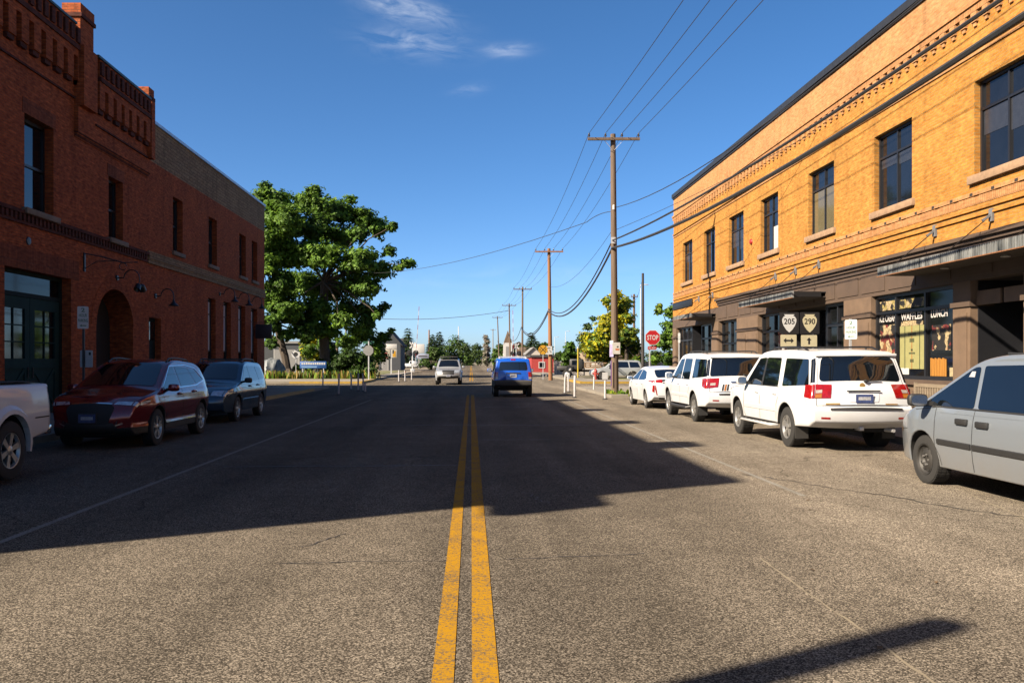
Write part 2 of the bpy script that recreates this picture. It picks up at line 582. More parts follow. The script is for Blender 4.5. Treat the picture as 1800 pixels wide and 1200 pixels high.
# common materials
M_GLASSD = pm('shop_glass', (0.010, 0.011, 0.013), 0.05, var=0.3, scale=1.1, spec=0.22)
M_ASPH = asphalt('asphalt', (0.022, 0.0188, 0.0148), (0.072, 0.0612, 0.0480), (0.215, 0.185, 0.147))
M_YEL = worn_paint('yellow_road_paint', (0.62, 0.32, 0.018), (0.17, 0.135, 0.10), 0.47)
M_WPNT = worn_paint('white_road_paint', (0.42, 0.41, 0.37), (0.15, 0.125, 0.095), 0.58)
M_CONC = pm('concrete', (0.34, 0.30, 0.24), 0.9, var=0.18, scale=1.5, bump=0.2)
M_KERBY = pm('yellow_kerb_paint', (0.55, 0.34, 0.03), 0.7, var=0.25, scale=5)
M_EARTH = pm('gravelly_earth', (0.30, 0.24, 0.16), 0.95, scale=0.4, c2=(0.22, 0.20, 0.10), bump=0.3)
M_GRASS = pm('grass_ground', (0.12, 0.14, 0.03), 0.95, scale=1.2, c2=(0.26, 0.24, 0.07), bump=0.5, bscale=20)
M_BLACK = pm('black_metal', (0.012, 0.012, 0.014), 0.45)
M_GALV = pm('galvanised_steel', (0.42, 0.43, 0.44), 0.45, metal=0.6, var=0.15)
M_GLASS = pm('dark_window_glass', (0.012, 0.014, 0.019), 0.05, var=0.3, scale=1.1, spec=0.6, bump=0.03, bscale=1.6)
M_WHITE = pm('white_paint', (0.78, 0.77, 0.75), 0.5, var=0.06)
M_WOODP = pm('weathered_pole_wood', (0.13, 0.085, 0.055), 0.9, scale=14, c2=(0.24, 0.165, 0.11), bump=0.4, stretch=(1, 1, 0.06))
M_WOODO = pm('orange_pole_wood', (0.30, 0.13, 0.05), 0.9, scale=14, c2=(0.42, 0.19, 0.07), bump=0.3, stretch=(1, 1, 0.06))
M_BARK = pm('bark', (0.06, 0.045, 0.032), 0.95, scale=7, c2=(0.13, 0.095, 0.065), bump=0.6, bscale=14, stretch=(1, 1, 0.3))

# ================================================================ ground, road, pavements
def slab(name, x0, x1, y0, y1, z0, z1, m, kind='structure'):
    b = MB(); b.box(x0, x1, y0, y1, z0, z1, m)
    return tag(b.build(name), kind=kind)

b = MB()
b.quad((-1500, -400, 0), (1500, -400, 0), (1500, 2500, 0), (-1500, 2500, 0), M_EARTH)
tag(b.build('ground'), kind='structure')

b = MB()
zr = 0.004
def flat(mb, x0, x1, y0, y1, z, m):
    mb.quad((x0, y0, z), (x1, y0, z), (x1, y1, z), (x0, y1, z), m)
flat(b, -8.75, 8.6, -60, 53, zr, M_ASPH)
flat(b, -160, 160, 53, 63.5, zr, M_ASPH)
flat(b, -8.3, 8.3, 63.5, 420, zr, M_ASPH)
tag(b.build('road'), kind='structure')

b = MB()
flat(b, -0.205, -0.09, -20, 42.0, 0.008, M_YEL)
flat(b, 0.005, 0.145, -20, 42.0, 0.008, M_YEL)
flat(b, -0.155, -0.025, 72, 300, 0.008, M_YEL)
flat(b, 0.075, 0.205, 72, 300, 0.008, M_YEL)
tag(b.build('centre_line_marking'), kind='structure')
M_WPNT2 = worn_paint('faded_white_road_paint', (0.42, 0.40, 0.36), (0.20, 0.17, 0.13), 0.45)
b = MB()
flat(b, -4.35, -4.27, -12, 37, 0.008, M_WPNT2)
flat(b, 4.06, 4.13, 10.5, 37, 0.008, M_WPNT2)
flat(b, -4.2, 4.4, 46.6, 46.8, 0.008, M_WPNT)
flat(b, 4.8, 8.0, 43.0, 43.25, 0.008, M_WPNT)
for x in (5.9, 8.3):
    pass
# stall ticks and diagonal hatching on the corners
b.quad((-13.0, 52.5, 0.008), (-12.8, 52.5, 0.008), (-12.6, 61.5, 0.008), (-12.85, 61.5, 0.008), M_WPNT)
b.quad((-9.2, 53.2, 0.008), (-8.9, 53.2, 0.008), (-10.2, 60.5, 0.008), (-10.6, 60.5, 0.008), M_WPNT)
tag(b.build('white_marking'), kind='structure')
# tar-sealed cracks across and along the road
M_TAR = pm('tar_seal', (0.035, 0.03, 0.027), 0.6)
M_PALE = pm('pale_seal', (0.34, 0.28, 0.19), 0.9)
b = MB()
def wig(mb, a, c, w, m, n=26, amp=0.03, z=0.0085):
    a = Vector(a); c = Vector(c); d = (c - a); nrm = Vector((-d.y, d.x)).normalized()
    pts = []
    o = 0
    for i in range(n + 1):
        o = o * 0.7 + (rnd() - 0.5) * amp
        pts.append(a + d * (i / n) + nrm * o)
    for i in range(n):
        ww = w * (0.5 + rnd())
        p, q = pts[i], pts[i + 1]
        mb.quad((p.x - nrm.x * ww, p.y - nrm.y * ww, z), (p.x + nrm.x * ww, p.y + nrm.y * ww, z), (q.x + nrm.x * ww, q.y + nrm.y * ww, z), (q.x - nrm.x * ww, q.y - nrm.y * ww, z), m)
wig(b, (2.44, 7.2), (2.37, 3.2), 0.008, M_PALE, 40, 0.02)
wig(b, (-1.6, 7.0), (-0.2, 7.1), 0.005, M_TAR)
wig(b, (0.3, 7.15), (1.5, 7.35), 0.005, M_TAR)
wig(b, (-1.5, 7.6), (-1.2, 8.2), 0.006, M_TAR)
wig(b, (-3.9, 13.4), (-0.2, 13.6), 0.02, M_TAR)
wig(b, (0.2, 18.0), (4.0, 18.2), 0.02, M_TAR)
wig(b, (-4.2, 22), (4, 22.3), 0.025, M_TAR)
wig(b, (-4.2, 31), (6, 31.3), 0.03, M_TAR)
wig(b, (6.2, 10.6), (5.2, 6.5), 0.012, M_PALE, 30, 0.03)
wig(b, (4.0, 12.5), (6.0, 8.8), 0.012, M_TAR, 40, 0.12)
for _ in range(14):
    x, y = -4 + 12 * rnd(), 5 + 26 * rnd()
    wig(b, (x, y), (x + (rnd() - .5) * 2.4, y + (rnd() - .3) * 3.0), 0.006, M_TAR, 18, 0.10)
tag(b.build('road_crack'), kind='structure')

b = MB()
M_LITTER = pm('fallen_leaf', (0.16, 0.09, 0.03), 0.9, var=0.4)
random.seed(77)
for _ in range(120):
    x = 2.0 + 6.4 * rnd() ** 0.6; y = 4.3 + 30 * rnd() ** 1.6; s_ = 0.012 + 0.03 * rnd(); a_ = rnd() * 6.28
    b.quad((x + s_ * math.cos(a_), y + s_ * math.sin(a_), 0.012), (x - s_ * .5 * math.sin(a_), y + s_ * .5 * math.cos(a_), 0.02), (x - s_ * math.cos(a_), y - s_ * math.sin(a_), 0.012), (x + s_ * .5 * math.sin(a_), y - s_ * .5 * math.cos(a_), 0.016), M_LITTER)
tag(b.build('leaf_litter'), 'small dead leaves and grit scattered over the right side of the road', 'litter', kind='stuff')
# pavements with kerbs
slab('left_pavement', -12.6, -8.9, -60, 52.4, -0.1, 0.14, M_CONC)
slab('right_pavement', 8.75, 30, -60, 52.4, -0.1, 0.14, M_CONC)
slab('right_corner_pavement', 6.35, 8.6, 38.6, 51.6, -0.1, 0.14, M_CONC)
slab('left_kerb', -8.9, -8.72, -60, 36, -0.1, 0.15, M_CONC)
slab('left_kerb', -8.9, -8.72, 36, 47.5, -0.1, 0.15, M_KERBY)
slab('left_kerb', -8.9, -8.72, 47.5, 52.4, -0.1, 0.15, M_CONC)
slab('right_kerb', 8.6, 8.75, -60, 52.4, -0.1, 0.15, M_CONC)
slab('far_left_pavement', -90, -8.4, 63.7, 73.5, -0.1, 0.14, M_CONC)
slab('far_right_pavement', 8.4, 90, 63.7, 71, -0.1, 0.14, M_CONC)
slab('far_left_side_pavement', -10.2, -8.4, 73.5, 122, -0.1, 0.14, M_CONC)
slab('far_right_side_pavement', 8.4, 10.5, 71, 122, -0.1, 0.14, M_CONC)

def kerb_curve(name, cx, cy, r, a0, a1, m, h=0.17, w=0.32):
    mb = MB(); n = 14
    for i in range(n):
        t0 = a0 + (a1 - a0) * i / n; t1 = a0 + (a1 - a0) * (i + 1) / n
        p = [(cx + rr * math.cos(t), cy + rr * math.sin(t)) for t, rr in ((t0, r), (t1, r), (t1, r + w), (t0, r + w))]
        mb.add([(x, y, -0.05) for x, y in p] + [(x, y, h) for x, y in p], [(4, 5, 6, 7), (0, 1, 5, 4), (1, 2, 6, 5), (2, 3, 7, 6), (3, 0, 4, 7), (0, 3, 2, 1)], m)
    return tag(mb.build(name), kind='structure')
b = MB(); b.box(-13.5, -8.1, 63.42, 63.68, -0.05, 0.16, M_KERBY); b.box(-8.38, -8.1, 63.68, 72, -0.05, 0.16, M_KERBY)
tag(b.build('yellow_far_left_kerb'), kind='structure')
b = MB(); b.box(8.1, 14.5, 63.42, 63.68, -0.05, 0.16, M_KERBY); b.box(8.1, 8.38, 63.68, 72, -0.05, 0.16, M_KERBY)
tag(b.build('yellow_far_right_kerb'), kind='structure')
slab('left_lawn', -70, -10.3, 73.6, 135, -0.1, 0.16, M_GRASS)
slab('right_lawn', 13, 60, 71.1, 78, -0.1, 0.15, M_GRASS)
slab('corner_grass', 7.2, 9.6, 36.2, 38.5, -0.1, 0.13, M_GRASS)
slab('far_gravel', 10.6, 90, 78.1, 150, -0.1, 0.06, M_EARTH)

# ================================================================ buildings: helpers
def wall_x(mb, X, sg, y0, y1, z0, z1, holes, m, rev, mrev=None):
    """wall sheet in the plane x = X facing sg along x, with rectangular holes (y0,y1,z0,z1) that get reveals rev deep"""
    ys = sorted({y0, y1} | {v for h in holes for v in h[:2] if y0 < v < y1})
    zs = sorted({z0, z1} | {v for h in holes for v in h[2:4] if z0 < v < z1})
    mr = mrev or m
    def q(a, b_, c, d, mm):
        if sg > 0: mb.quad(a, b_, c, d, mm)
        else: mb.quad(d, c, b_, a, mm)
    for ya, yb in zip(ys, ys[1:]):
        for za, zb in zip(zs, zs[1:]):
            cy, cz = (ya + yb) / 2, (za + zb) / 2
            if any(h[0] < cy < h[1] and h[2] < cz < h[3] for h in holes):
                continue
            q((X, ya, za), (X, yb, za), (X, yb, zb), (X, ya, zb), m)
    Xi = X - sg * rev
    for (a, c, d, e) in [h[:4] for h in holes]:
        a2, c2, d2, e2 = max(a, y0), min(c, y1), max(d, z0), min(e, z1)
        if a2 >= c2 or d2 >= e2:
            continue
        q((X, a2, d2), (Xi, a2, d2), (Xi, c2, d2), (X, c2, d2), mr) if d > z0 else None
        q((X, c2, e2), (Xi, c2, e2), (Xi, a2, e2), (X, a2, e2), mr) if e < z1 else None
        q((X, a2, e2), (Xi, a2, e2), (Xi, a2, d2), (X, a2, d2), mr)
        q((X, c2, d2), (Xi, c2, d2), (Xi, c2, e2), (X, c2, e2), mr)

def window_x(parent, X, sg, y0, y1, z0, z1, m_fr, m_gl, fw=0.06, mull=(), trans=(), depth=0.07, name='window', sash=None):
    """window frame standing at plane X (outer face), its pane a sub-part behind it; mull = y fractions, trans = z fractions"""
    f = MB(); Xi = X - sg * depth
    f.box(X, Xi, y0, y0 + fw, z0, z1, m_fr); f.box(X, Xi, y1 - fw, y1, z0, z1, m_fr)
    f.box(X, Xi, y0 + fw, y1 - fw, z0, z0 + fw, m_fr); f.box(X, Xi, y0 + fw, y1 - fw, z1 - fw, z1, m_fr)
    for t in trans:
        zc = z0 + (z1 - z0) * t
        f.box(X - sg * 0.002, Xi, y0 + fw, y1 - fw, zc - fw * 0.45, zc + fw * 0.45, m_fr)
    for t in mull:
        yc = y0 + (y1 - y0) * t
        f.box(X - sg * 0.004, Xi, yc - fw * 0.4, yc + fw * 0.4, z0 + fw, z1 - fw, m_fr)
    o = f.build(name, parent)
    p = MB(); xg = X - sg * depth * 0.72
    p.box(xg, xg - sg * 0.012, y0 + fw * 0.6, y1 - fw * 0.6, z0 + fw * 0.6, z1 - fw * 0.6, m_gl)
    po = p.build('pane', o)
    return o

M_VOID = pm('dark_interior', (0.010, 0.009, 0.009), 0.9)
M_BR_L = brick('red_brick', (0.37, 0.090, 0.028), (0.26, 0.058, 0.020), (0.17, 0.07, 0.036), var=0.45)
M_BR_LD = brick('dark_red_brick', (0.11, 0.032, 0.022), (0.075, 0.028, 0.022), (0.06, 0.035, 0.028), var=0.4)
M_BR_T = brick('tan_stone_brick', (0.26, 0.185, 0.105), (0.20, 0.135, 0.08), (0.12, 0.085, 0.055), bw=0.42, bh=0.145, ms=0.012, var=0.3)
M_BR_R = brick('orange_brick', (0.38, 0.178, 0.038), (0.33, 0.135, 0.023), (0.27, 0.17, 0.07), var=0.28)
M_BR_P = brick('pink_orange_brick', (0.39, 0.200, 0.085), (0.35, 0.165, 0.062), (0.29, 0.18, 0.10), var=0.22)
M_BR_V = brick('soldier_brick', (0.38, 0.19, 0.085), (0.33, 0.155, 0.062), (0.20, 0.11, 0.05), bw=0.072, bh=0.21, var=0.25)
M_BR_LV = brick('red_soldier_brick', (0.23, 0.065, 0.028), (0.16, 0.045, 0.02), (0.10, 0.045, 0.03), bw=0.072, bh=0.40, var=0.35)
M_SILL = pm('sandstone', (0.30, 0.23, 0.165), 0.9, var=0.2, scale=4, bump=0.2)
M_SILLR = pm('pink_sandstone', (0.46, 0.29, 0.17), 0.9, var=0.2, scale=6, bump=0.2)
M_COPE = pm('slate_coping', (0.055, 0.060, 0.070), 0.5, metal=0.4, var=0.2)
M_COPEG = pm('teal_coping', (0.045, 0.085, 0.085), 0.5, metal=0.3, var=0.2)
M_COPEB = pm('pale_blue_coping', (0.28, 0.34, 0.42), 0.45, metal=0.5, var=0.15)
M_ROOF = pm('roofing_felt', (0.06, 0.06, 0.06), 0.95)
M_FRK = pm('black_window_frame', (0.020, 0.021, 0.026), 0.4)
M_FRG = pm('dark_green_paint', (0.008, 0.026, 0.025), 0.75, var=0.2, spec=0.15)
M_GREEN = pm('green_door_paint', (0.012, 0.060, 0.056), 0.75, var=0.2, scale=3, spec=0.15)
M_BROWN = pm('brown_storefront_paint', (0.125, 0.080, 0.053), 0.7, var=0.14, scale=2.5, bump=0.08)
M_BROWNL = pm('light_brown_paint', (0.215, 0.138, 0.085), 0.7, var=0.16, scale=3, bump=0.08)
M_BROWND = pm('dark_brown_paint', (0.085, 0.055, 0.040), 0.7, var=0.15)

# ================================================================ left building: old red brick firehouse
XL = -12.3
LB = thing('brick_firehouse', 'two storey red brick corner building with green carriage doors and pinnacled parapet', 'building', (XL, 2.6, 0))
holes_up = [(23.5, 25.14, 5.89, 8.5), (28.96, 30.15, 5.86, 7.95)]
ARCH = (28.0, 31.06, 0.14, 4.15)
DOOR = (22.5, 26.24, 0.14, 4.19)
SIDE = (32.6, 33.85, 0.14, 3.35)
gw = [(39.9, 41.1), (42.4, 43.7), (45.1, 46.5), (47.7, 49.1)]
uw = [(35.2, 36.4), (40.0, 41.3), (45.3, 46.6), (47.9, 49.1)]
# more openings towards the camera, beside the frame
near_up = [(5.0, 6.6, 5.89, 8.5), (10.3, 11.9, 5.89, 8.5), (15.8, 17.4, 5.89, 8.5)]
near_dn = [(4.6, 8.3, 0.14, 4.19), (10.5, 14.2, 0.14, 4.19), (16.5, 20.2, 0.14, 4.19)]
w = MB()
fire_holes = holes_up + near_up + near_dn + [ARCH, DOOR]
wall_x(w, XL, 1, 2.6, 32.4, 0, 11.45, fire_holes, M_BR_L, 0.34)
rear_holes = [SIDE] + [(a, c, 1.0, 4.64) for a, c in gw] + [(a, c, 6.22, 8.46) for a, c in uw]
wall_x(w, XL, 1, 32.4, 50.8, 0, 9.35, rear_holes, M_BR_L, 0.3)
w.box(XL, XL - 0.3, 32.4, 50.8, 9.35, 10.85, M_BR_T)
# end and back walls
w.quad((XL, 2.6, 0), (XL, 2.6, 11.45), (-32, 2.6, 11.45), (-32, 2.6, 0), M_BR_L)
w.quad((XL, 50.8, 10.85), (XL, 50.8, 0), (-32, 50.8, 0), (-32, 50.8, 10.85), M_BR_L)
w.quad((-32, 2.6, 0), (-32, 2.6, 11.45), (-32, 50.8, 11.45), (-32, 50.8, 0), M_BR_L)
w.quad((XL - 0.3, 32.4, 11.45), (XL - 0.3, 32.4, 10.5), (-32, 32.4, 10.5), (-32, 32.4, 11.45), M_BR_L)
# arch spandrels
yc, ra, zs_, rise = (ARCH[0] + ARCH[1]) / 2, (ARCH[1] - ARCH[0]) / 2, 2.87, 1.28
n = 24
arc = [(yc - ra * math.cos(PI * k / n), zs_ + rise * math.sin(PI * k / n)) for k in range(n + 1)]
for k in range(n):
    (ya, za), (yb, zb) = arc[k], arc[k + 1]
    w.quad((XL, ya, za), (XL, yb, zb), (XL, yb, 4.15), (XL, ya, 4.15), M_BR_L)
    w.quad((XL, ya, za), (XL - 0.9, ya, za), (XL - 0.9, yb, zb), (XL, yb, zb), M_BR_L)
for y, sgn in ((ARCH[0], 1), (ARCH[1], -1)):
    w.box(XL - 0.34, XL - 0.9, y - 0.05 * sgn, y, 0.1, 2.9, M_BR_L)
w.build('wall', LB)
# soldier-course arches over openings
h = MB()
for k in range(n):
    a0, a1 = PI * k / n, PI * (k + 1) / n
    p = [(yc - (ra + e) * math.cos(a), zs_ + (rise + e) * math.sin(a)) for a, e in ((a0, 0.0), (a1, 0.0), (a1, 0.38), (a0, 0.38))]
    h.prism([(y, z) for y, z in p], frame((XL, 0, 0), (0, 1, 0), (0, 0, 1)), 0.012 if k % 2 else 0.016, M_BR_L)
h.build('arch_ring', LB)
h = MB(); h.box(XL, XL + 0.012, 22.0, 26.75, 4.19, 4.78, M_BR_LV); h.build('lintel', LB)
for (a, c, d, e) in holes_up + near_up:
    h = MB(); h.box(XL, XL + 0.012, a - 0.12, c + 0.12, e, e + 0.42, M_BR_LV); h.build('lintel', LB)
for a, c in near_dn and [(q[0], q[1]) for q in near_dn]:
    h = MB(); h.box(XL, XL + 0.012, a - 0.5, c + 0.5, 4.19, 4.78, M_BR_LV); h.build('lintel', LB)
# corbelled string course and tan bands
s_ = MB()
s_.box(XL, XL + 0.10, 2.6, 32.4, 5.70, 5.80, M_BR_LD)
s_.box(XL, XL + 0.05, 2.6, 32.4, 5.42, 5.50, M_BR_LD)
y = 2.65
while y < 32.3:
    s_.box(XL, XL + 0.075, y, y + 0.11, 5.50, 5.70, M_BR_LD)
    y += 0.22
s_.build('string_course', LB)
s_ = MB()
s_.box(XL, XL + 0.06, 32.42, 50.8, 5.40, 5.58, M_BR_T)
s_.box(XL, XL + 0.09, 32.42, 50.8, 5.58, 5.72, M_BR_T)
s_.box(XL, XL + 0.06, 32.42, 50.8, 5.72, 5.87, M_BR_T)
s_.build('stone_band', LB)
# parapet: corbel tables, dentils, coping
def corbel(mb, ya, yb, zb, zt, zc, base, pitch=0.66, gap=0.27):
    """slots between corbel piers, a proud band over them, dentils and coping at zc"""
    d = base + 0.16
    y = ya
    while y < yb - 0.05:
        y2 = min(y + pitch - gap, yb)
        mb.box(XL + base, XL + d, y, y2, zb + 0.14, zt, M_BR_L)
        mb.box(XL + base, XL + d - 0.05, y + 0.03, y2 - 0.03, zb, zb + 0.14, M_BR_LD)
        y += pitch
    mb.box(XL + base, XL + d, ya, yb, zt, zt + 0.22, M_BR_L)
    mb.box(XL + base, XL + d + 0.05, ya, yb, zt + 0.22, zt + 0.36, M_BR_LD)
    mb.box(XL + base, XL + d, ya, yb, zt + 0.36, zc - 0.06, M_BR_L)
    y = ya
    while y < yb - 0.2:
        mb.box(XL + d - 0.003, XL + d + 0.07, y, y + 0.2, zt + 0.42, zc - 0.14, M_BR_LD)
        y += 0.40
    mb.box(XL - 0.36, XL + base, ya, yb, 11.45, zc - 0.06, M_BR_L) if zc > 11.6 else None
    mb.box(XL + base - 0.003, XL + base + 0.06, ya, yb, zb - 0.42, zb - 0.36, M_BR_LD)
p = MB()
corbel(p, 2.6, 26.42, 10.2, 11.05, 12.05, 0.0)
# proud bay on corbelled feet
p.box(XL, XL + 0.13, 26.45, 32.4, 8.78, 11.4, M_BR_L)
for i in range(4):
    p.box(XL, XL + 0.03 * (i + 1), 26.45, 32.4, 8.62 + 0.045 * i, 8.62 + 0.045 * (i + 1), M_BR_LD if i % 2 else M_BR_L)
p.box(XL + 0.13, XL + 0.31, 26.45, 27.4, 9.6, 11.47, M_BR_L)
p.box(XL + 0.13, XL + 0.31, 32.05, 32.4, 9.3, 11.47, M_BR_L)
corbel(p, 27.62, 32.0, 9.7, 10.5, 11.48, 0.13)
p.build('parapet', LB)
c = MB()
c.box(XL - 0.4, XL + 0.22, 2.55, 26.2, 11.99, 12.06, M_COPEG)
c.box(XL - 0.4, XL + 0.36, 27.4, 31.9, 11.42, 11.50, M_COPEG)
c.box(XL - 0.36, XL + 0.07, 32.55, 50.86, 10.85, 10.97, M_COPEB)
c.build('coping', LB)
rf = MB()
rf.quad((-32, 2.6, 11.2), (XL, 2.6, 11.2), (XL, 32.4, 11.2), (-32, 32.4, 11.2), M_ROOF)
rf.quad((-32, 32.4, 10.6), (XL, 32.4, 10.6), (XL, 50.8, 10.6), (-32, 50.8, 10.6), M_ROOF)
rf.build('roof', LB)
for (ya, yb, zb, zt) in ((2.62, 3.2, 11.9, 12.12), (7.1, 8.0, 11.9, 12.75), (13.3, 14.2, 11.9, 12.75), (19.2, 20.1, 11.9, 12.75), (26.42, 27.35, 11.3, 12.75), (32.0, 32.5, 11.3, 11.95)):
    q = MB()
    q.box(XL - 0.34, XL + 0.20, ya, yb, zb, zt - 0.42, M_BR_L)
    q.box(XL - 0.40, XL + 0.26, ya - 0.05, yb + 0.05, zt - 0.42, zt - 0.30, M_BR_LD)
    q.box(XL - 0.36, XL + 0.22, ya - 0.02, yb + 0.02, zt - 0.30, zt, M_BR_L)
    q.build('pinnacle', LB)
q = MB(); q.box(XL - 0.1, XL + 0.2, 1.9, 2.6, 9.6, 10.5, M_BR_L); q.build('corbel', LB)  # unseen block added to put the bulge into the building's road shadow
# windows
for i, (a, c_, d, e) in enumerate(holes_up + near_up):
    o = window_x(LB, XL - 0.26, 1, a, c_, d, e, M_FRK, M_GLASS, 0.08, trans=(0.5,), mull=())
    q = MB(); q.bbox(XL - 0.1, XL + 0.16, a - 0.14, c_ + 0.14, d - 0.17, d - 0.002, M_SILL, 0.015); q.build('sill', o)
for a, c_ in uw:
    o = window_x(LB, XL - 0.24, 1, a, c_, 6.22, 8.46, M_FRK, M_GLASS, 0.07, trans=(0.5,))
    q = MB(); q.bbox(XL - 0.1, XL + 0.10, a - 0.12, c_ + 0.12, 6.05, 6.218, M_SILL, 0.015); q.build('sill', o)
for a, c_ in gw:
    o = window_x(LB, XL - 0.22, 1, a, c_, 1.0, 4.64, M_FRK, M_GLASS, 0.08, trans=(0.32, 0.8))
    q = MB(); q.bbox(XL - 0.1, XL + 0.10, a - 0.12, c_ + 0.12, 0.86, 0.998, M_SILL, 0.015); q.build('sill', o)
    q = MB(); q.box(XL - 0.266, XL - 0.268, a + 0.09, c_ - 0.09, 2.2, 4.5, pm('pale_reflection_sheet', (1.0, 1.05, 1.1), 0.2, var=0.1, scale=3, stretch=(1, 6, 0.3))); q.build('curtain_and_reflection', o)  # pale sheet before the pane, its colour standing in for bright reflections
# carriage doors
def carriage(d):
    y0, y1, z0, z1 = d
    f = MB(); X = XL - 0.28
    f.box(X, X - 0.1, y0, y0 + 0.14, z0, z1, M_FRG); f.box(X, X - 0.1, y1 - 0.14, y1, z0, z1, M_FRG)
    f.box(X, X - 0.1, y0 + 0.14, y1 - 0.14, z1 - 0.1, z1, M_FRG)
    f.box(X, X - 0.1, y0 + 0.14, y1 - 0.14, z1 - 0.72, z1 - 0.6, M_FRG)
    o = f.build('door_frame', LB)
    p_ = MB(); p_.box(X - 0.05, X - 0.06, y0 + 0.14, y1 - 0.14, z1 - 0.6, z1 - 0.1, M_GLASSD); p_.build('pane', o)
    ym = (y0 + y1) / 2
    for ya, yb in ((y0 + 0.15, ym - 0.01), (ym + 0.01, y1 - 0.15)):
        l = MB(); zt = z1 - 0.73
        st = 0.26
        l.box(X - 0.02, X - 0.09, ya, ya + st, z0, zt, M_GREEN); l.box(X - 0.02, X - 0.09, yb - st, yb, z0, zt, M_GREEN)
        l.box(X - 0.02, X - 0.09, ya + st, yb - st, zt - 0.32, zt, M_GREEN)
        l.box(X - 0.02, X - 0.09, ya + st, yb - st, z0 + 1.32, z0 + 1.6, M_GREEN)
        l.box(X - 0.02, X - 0.09, ya + st, yb - st, z0, z0 + 0.2, M_GREEN)
        l.box(X - 0.055, X - 0.08, ya + st, yb - st, z0 + 0.2, z0 + 1.32, M_GREEN)
        l.bar((X - 0.04, ya + st, z0 + 0.25), (X - 0.04, yb - st, z0 + 1.28), 0.03, 0.11, M_GREEN)
        l.bar((X - 0.043, yb - st, z0 + 0.25), (X - 0.043, ya + st, z0 + 1.28), 0.03, 0.11, M_GREEN)
        # glazing bars: two columns, three rows
        l.box(X - 0.03, X - 0.07, (ya + yb) / 2 - 0.018, (ya + yb) / 2 + 0.018, z0 + 1.6, zt - 0.32, M_GREEN)
        for t in (1 / 3, 2 / 3):
            zc = z0 + 1.6 + (zt - 0.32 - z0 - 1.6) * t
            l.box(X - 0.032, X - 0.07, ya + st, yb - st, zc - 0.018, zc + 0.018, M_GREEN)
        lo = l.build('door', LB)
        p_ = MB(); p_.box(X - 0.06, X - 0.068, ya + st - 0.01, yb - st + 0.01, z0 + 1.58, zt - 0.30, M_GLASS); p_.build('pane', lo)
        p_ = MB(); p_.tube([(X, (yb - 0.12 if ya < ym - 0.5 else ya + 0.12), z0 + 1.05), (X, (yb - 0.12 if ya < ym - 0.5 else ya + 0.12), z0 + 1.35)], 0.018, M_BLACK); p_.build('handle', lo)
carriage(DOOR)
for d in near_dn:
    carriage(d)
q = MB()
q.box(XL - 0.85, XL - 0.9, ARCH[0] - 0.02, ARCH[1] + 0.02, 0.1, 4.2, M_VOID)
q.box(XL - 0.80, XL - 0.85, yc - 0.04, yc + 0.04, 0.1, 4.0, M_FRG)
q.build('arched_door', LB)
q = MB()
q.box(XL - 0.24, XL - 0.30, SIDE[0], SIDE[1], SIDE[2], SIDE[3], M_FRG)
q.box(XL - 0.22, XL - 0.24, SIDE[0] + 0.15, SIDE[1] - 0.15, 2.5, 3.2, M_GLASS)
q.build('side_door', LB)
# gooseneck lamps
def gooseneck(y, z, reach=0.95, k=1.0, flood=False):
    M_LP = M_BLACK
    l = MB()
    l.lathe([(0.0, 0.0), (0.10, 0.0), (0.09, 0.05), (0.0, 0.06)], frame((XL, y, z), (0, 1, 0), (0, 0, 1)), M_LP, 14)
    pts = [(XL + 0.05, y, z), (XL + 0.3 * reach, y, z)]
    for t in range(1, 9):
        a = PI * t / 8
        pts.append((XL + reach * (0.62 - 0.32 * math.cos(a)), y, z + 0.28 * math.sin(a) * k))
    pts.append((XL + reach * 0.94, y, z - 0.16))
    l.tube(pts, 0.022, M_LP, 7)
    o = l.build('wall_lamp', LB)
    sh = MB()
    xs = XL + reach * 0.94
    if flood:
        for dx, dy in ((0.0, -0.13), (0.04, 0.13)):
            Mx = Matrix.Translation((xs + dx, y + dy, z - 0.30)) @ Matrix.Rotation(R(35 if dy > 0 else -35), 4, 'X')
            sh.lathe([(0.03, 0.12), (0.10, 0.05), (0.12, -0.16), (0.11, -0.16), (0.0, 0.0)], Mx, M_LP, 14)
    else:
        sh.lathe([(0.03, 0.0), (0.05, -0.10), (0.08, -0.15), (0.20, -0.25), (0.195, -0.265), (0.0, -0.2)], Matrix.Translation((xs, y, z - 0.12)), M_LP, 18)
    sh.build('lamp_shade', o)
gooseneck(29.6, 4.55, 0.85, flood=True)
gooseneck(33.2, 4.2, 0.78)
for y in (41.7, 44.4, 47.1):
    gooseneck(y, 4.95, 0.8)
# wrought iron bracket
q = MB()
q.box(XL, XL + 0.05, 27.05, 27.13, 4.5, 5.1, M_BLACK)
q.tube([(XL + 0.04, 27.1, 5.08), (XL + 0.5, 27.3, 5.0), (XL + 1.0, 27.7, 4.86), (XL + 1.4, 27.9, 4.9)], 0.02, M_BLACK, 6)
q.tube([(XL + 0.04, 27.1, 4.6), (XL + 0.35, 27.25, 4.85), (XL + 0.8, 27.55, 4.9)], 0.015, M_BLACK, 6)
q.tube([(XL + 1.0 + 0.12 * math.cos(a * 0.7), 27.7, 4.74 + 0.12 * math.sin(a * 0.7)) for a in range(9)], 0.014, M_BLACK, 6)
q.build('iron_bracket', LB)
# anchor star plate
q = MB(); q.lathe([(0, 0), (0.12, 0), (0.11, 0.03), (0, 0.04)], frame((XL, 23.7, 5.0), (0, 1, 0), (0, 0, 1)), M_BLACK, 10); q.build('anchor_plate', LB)

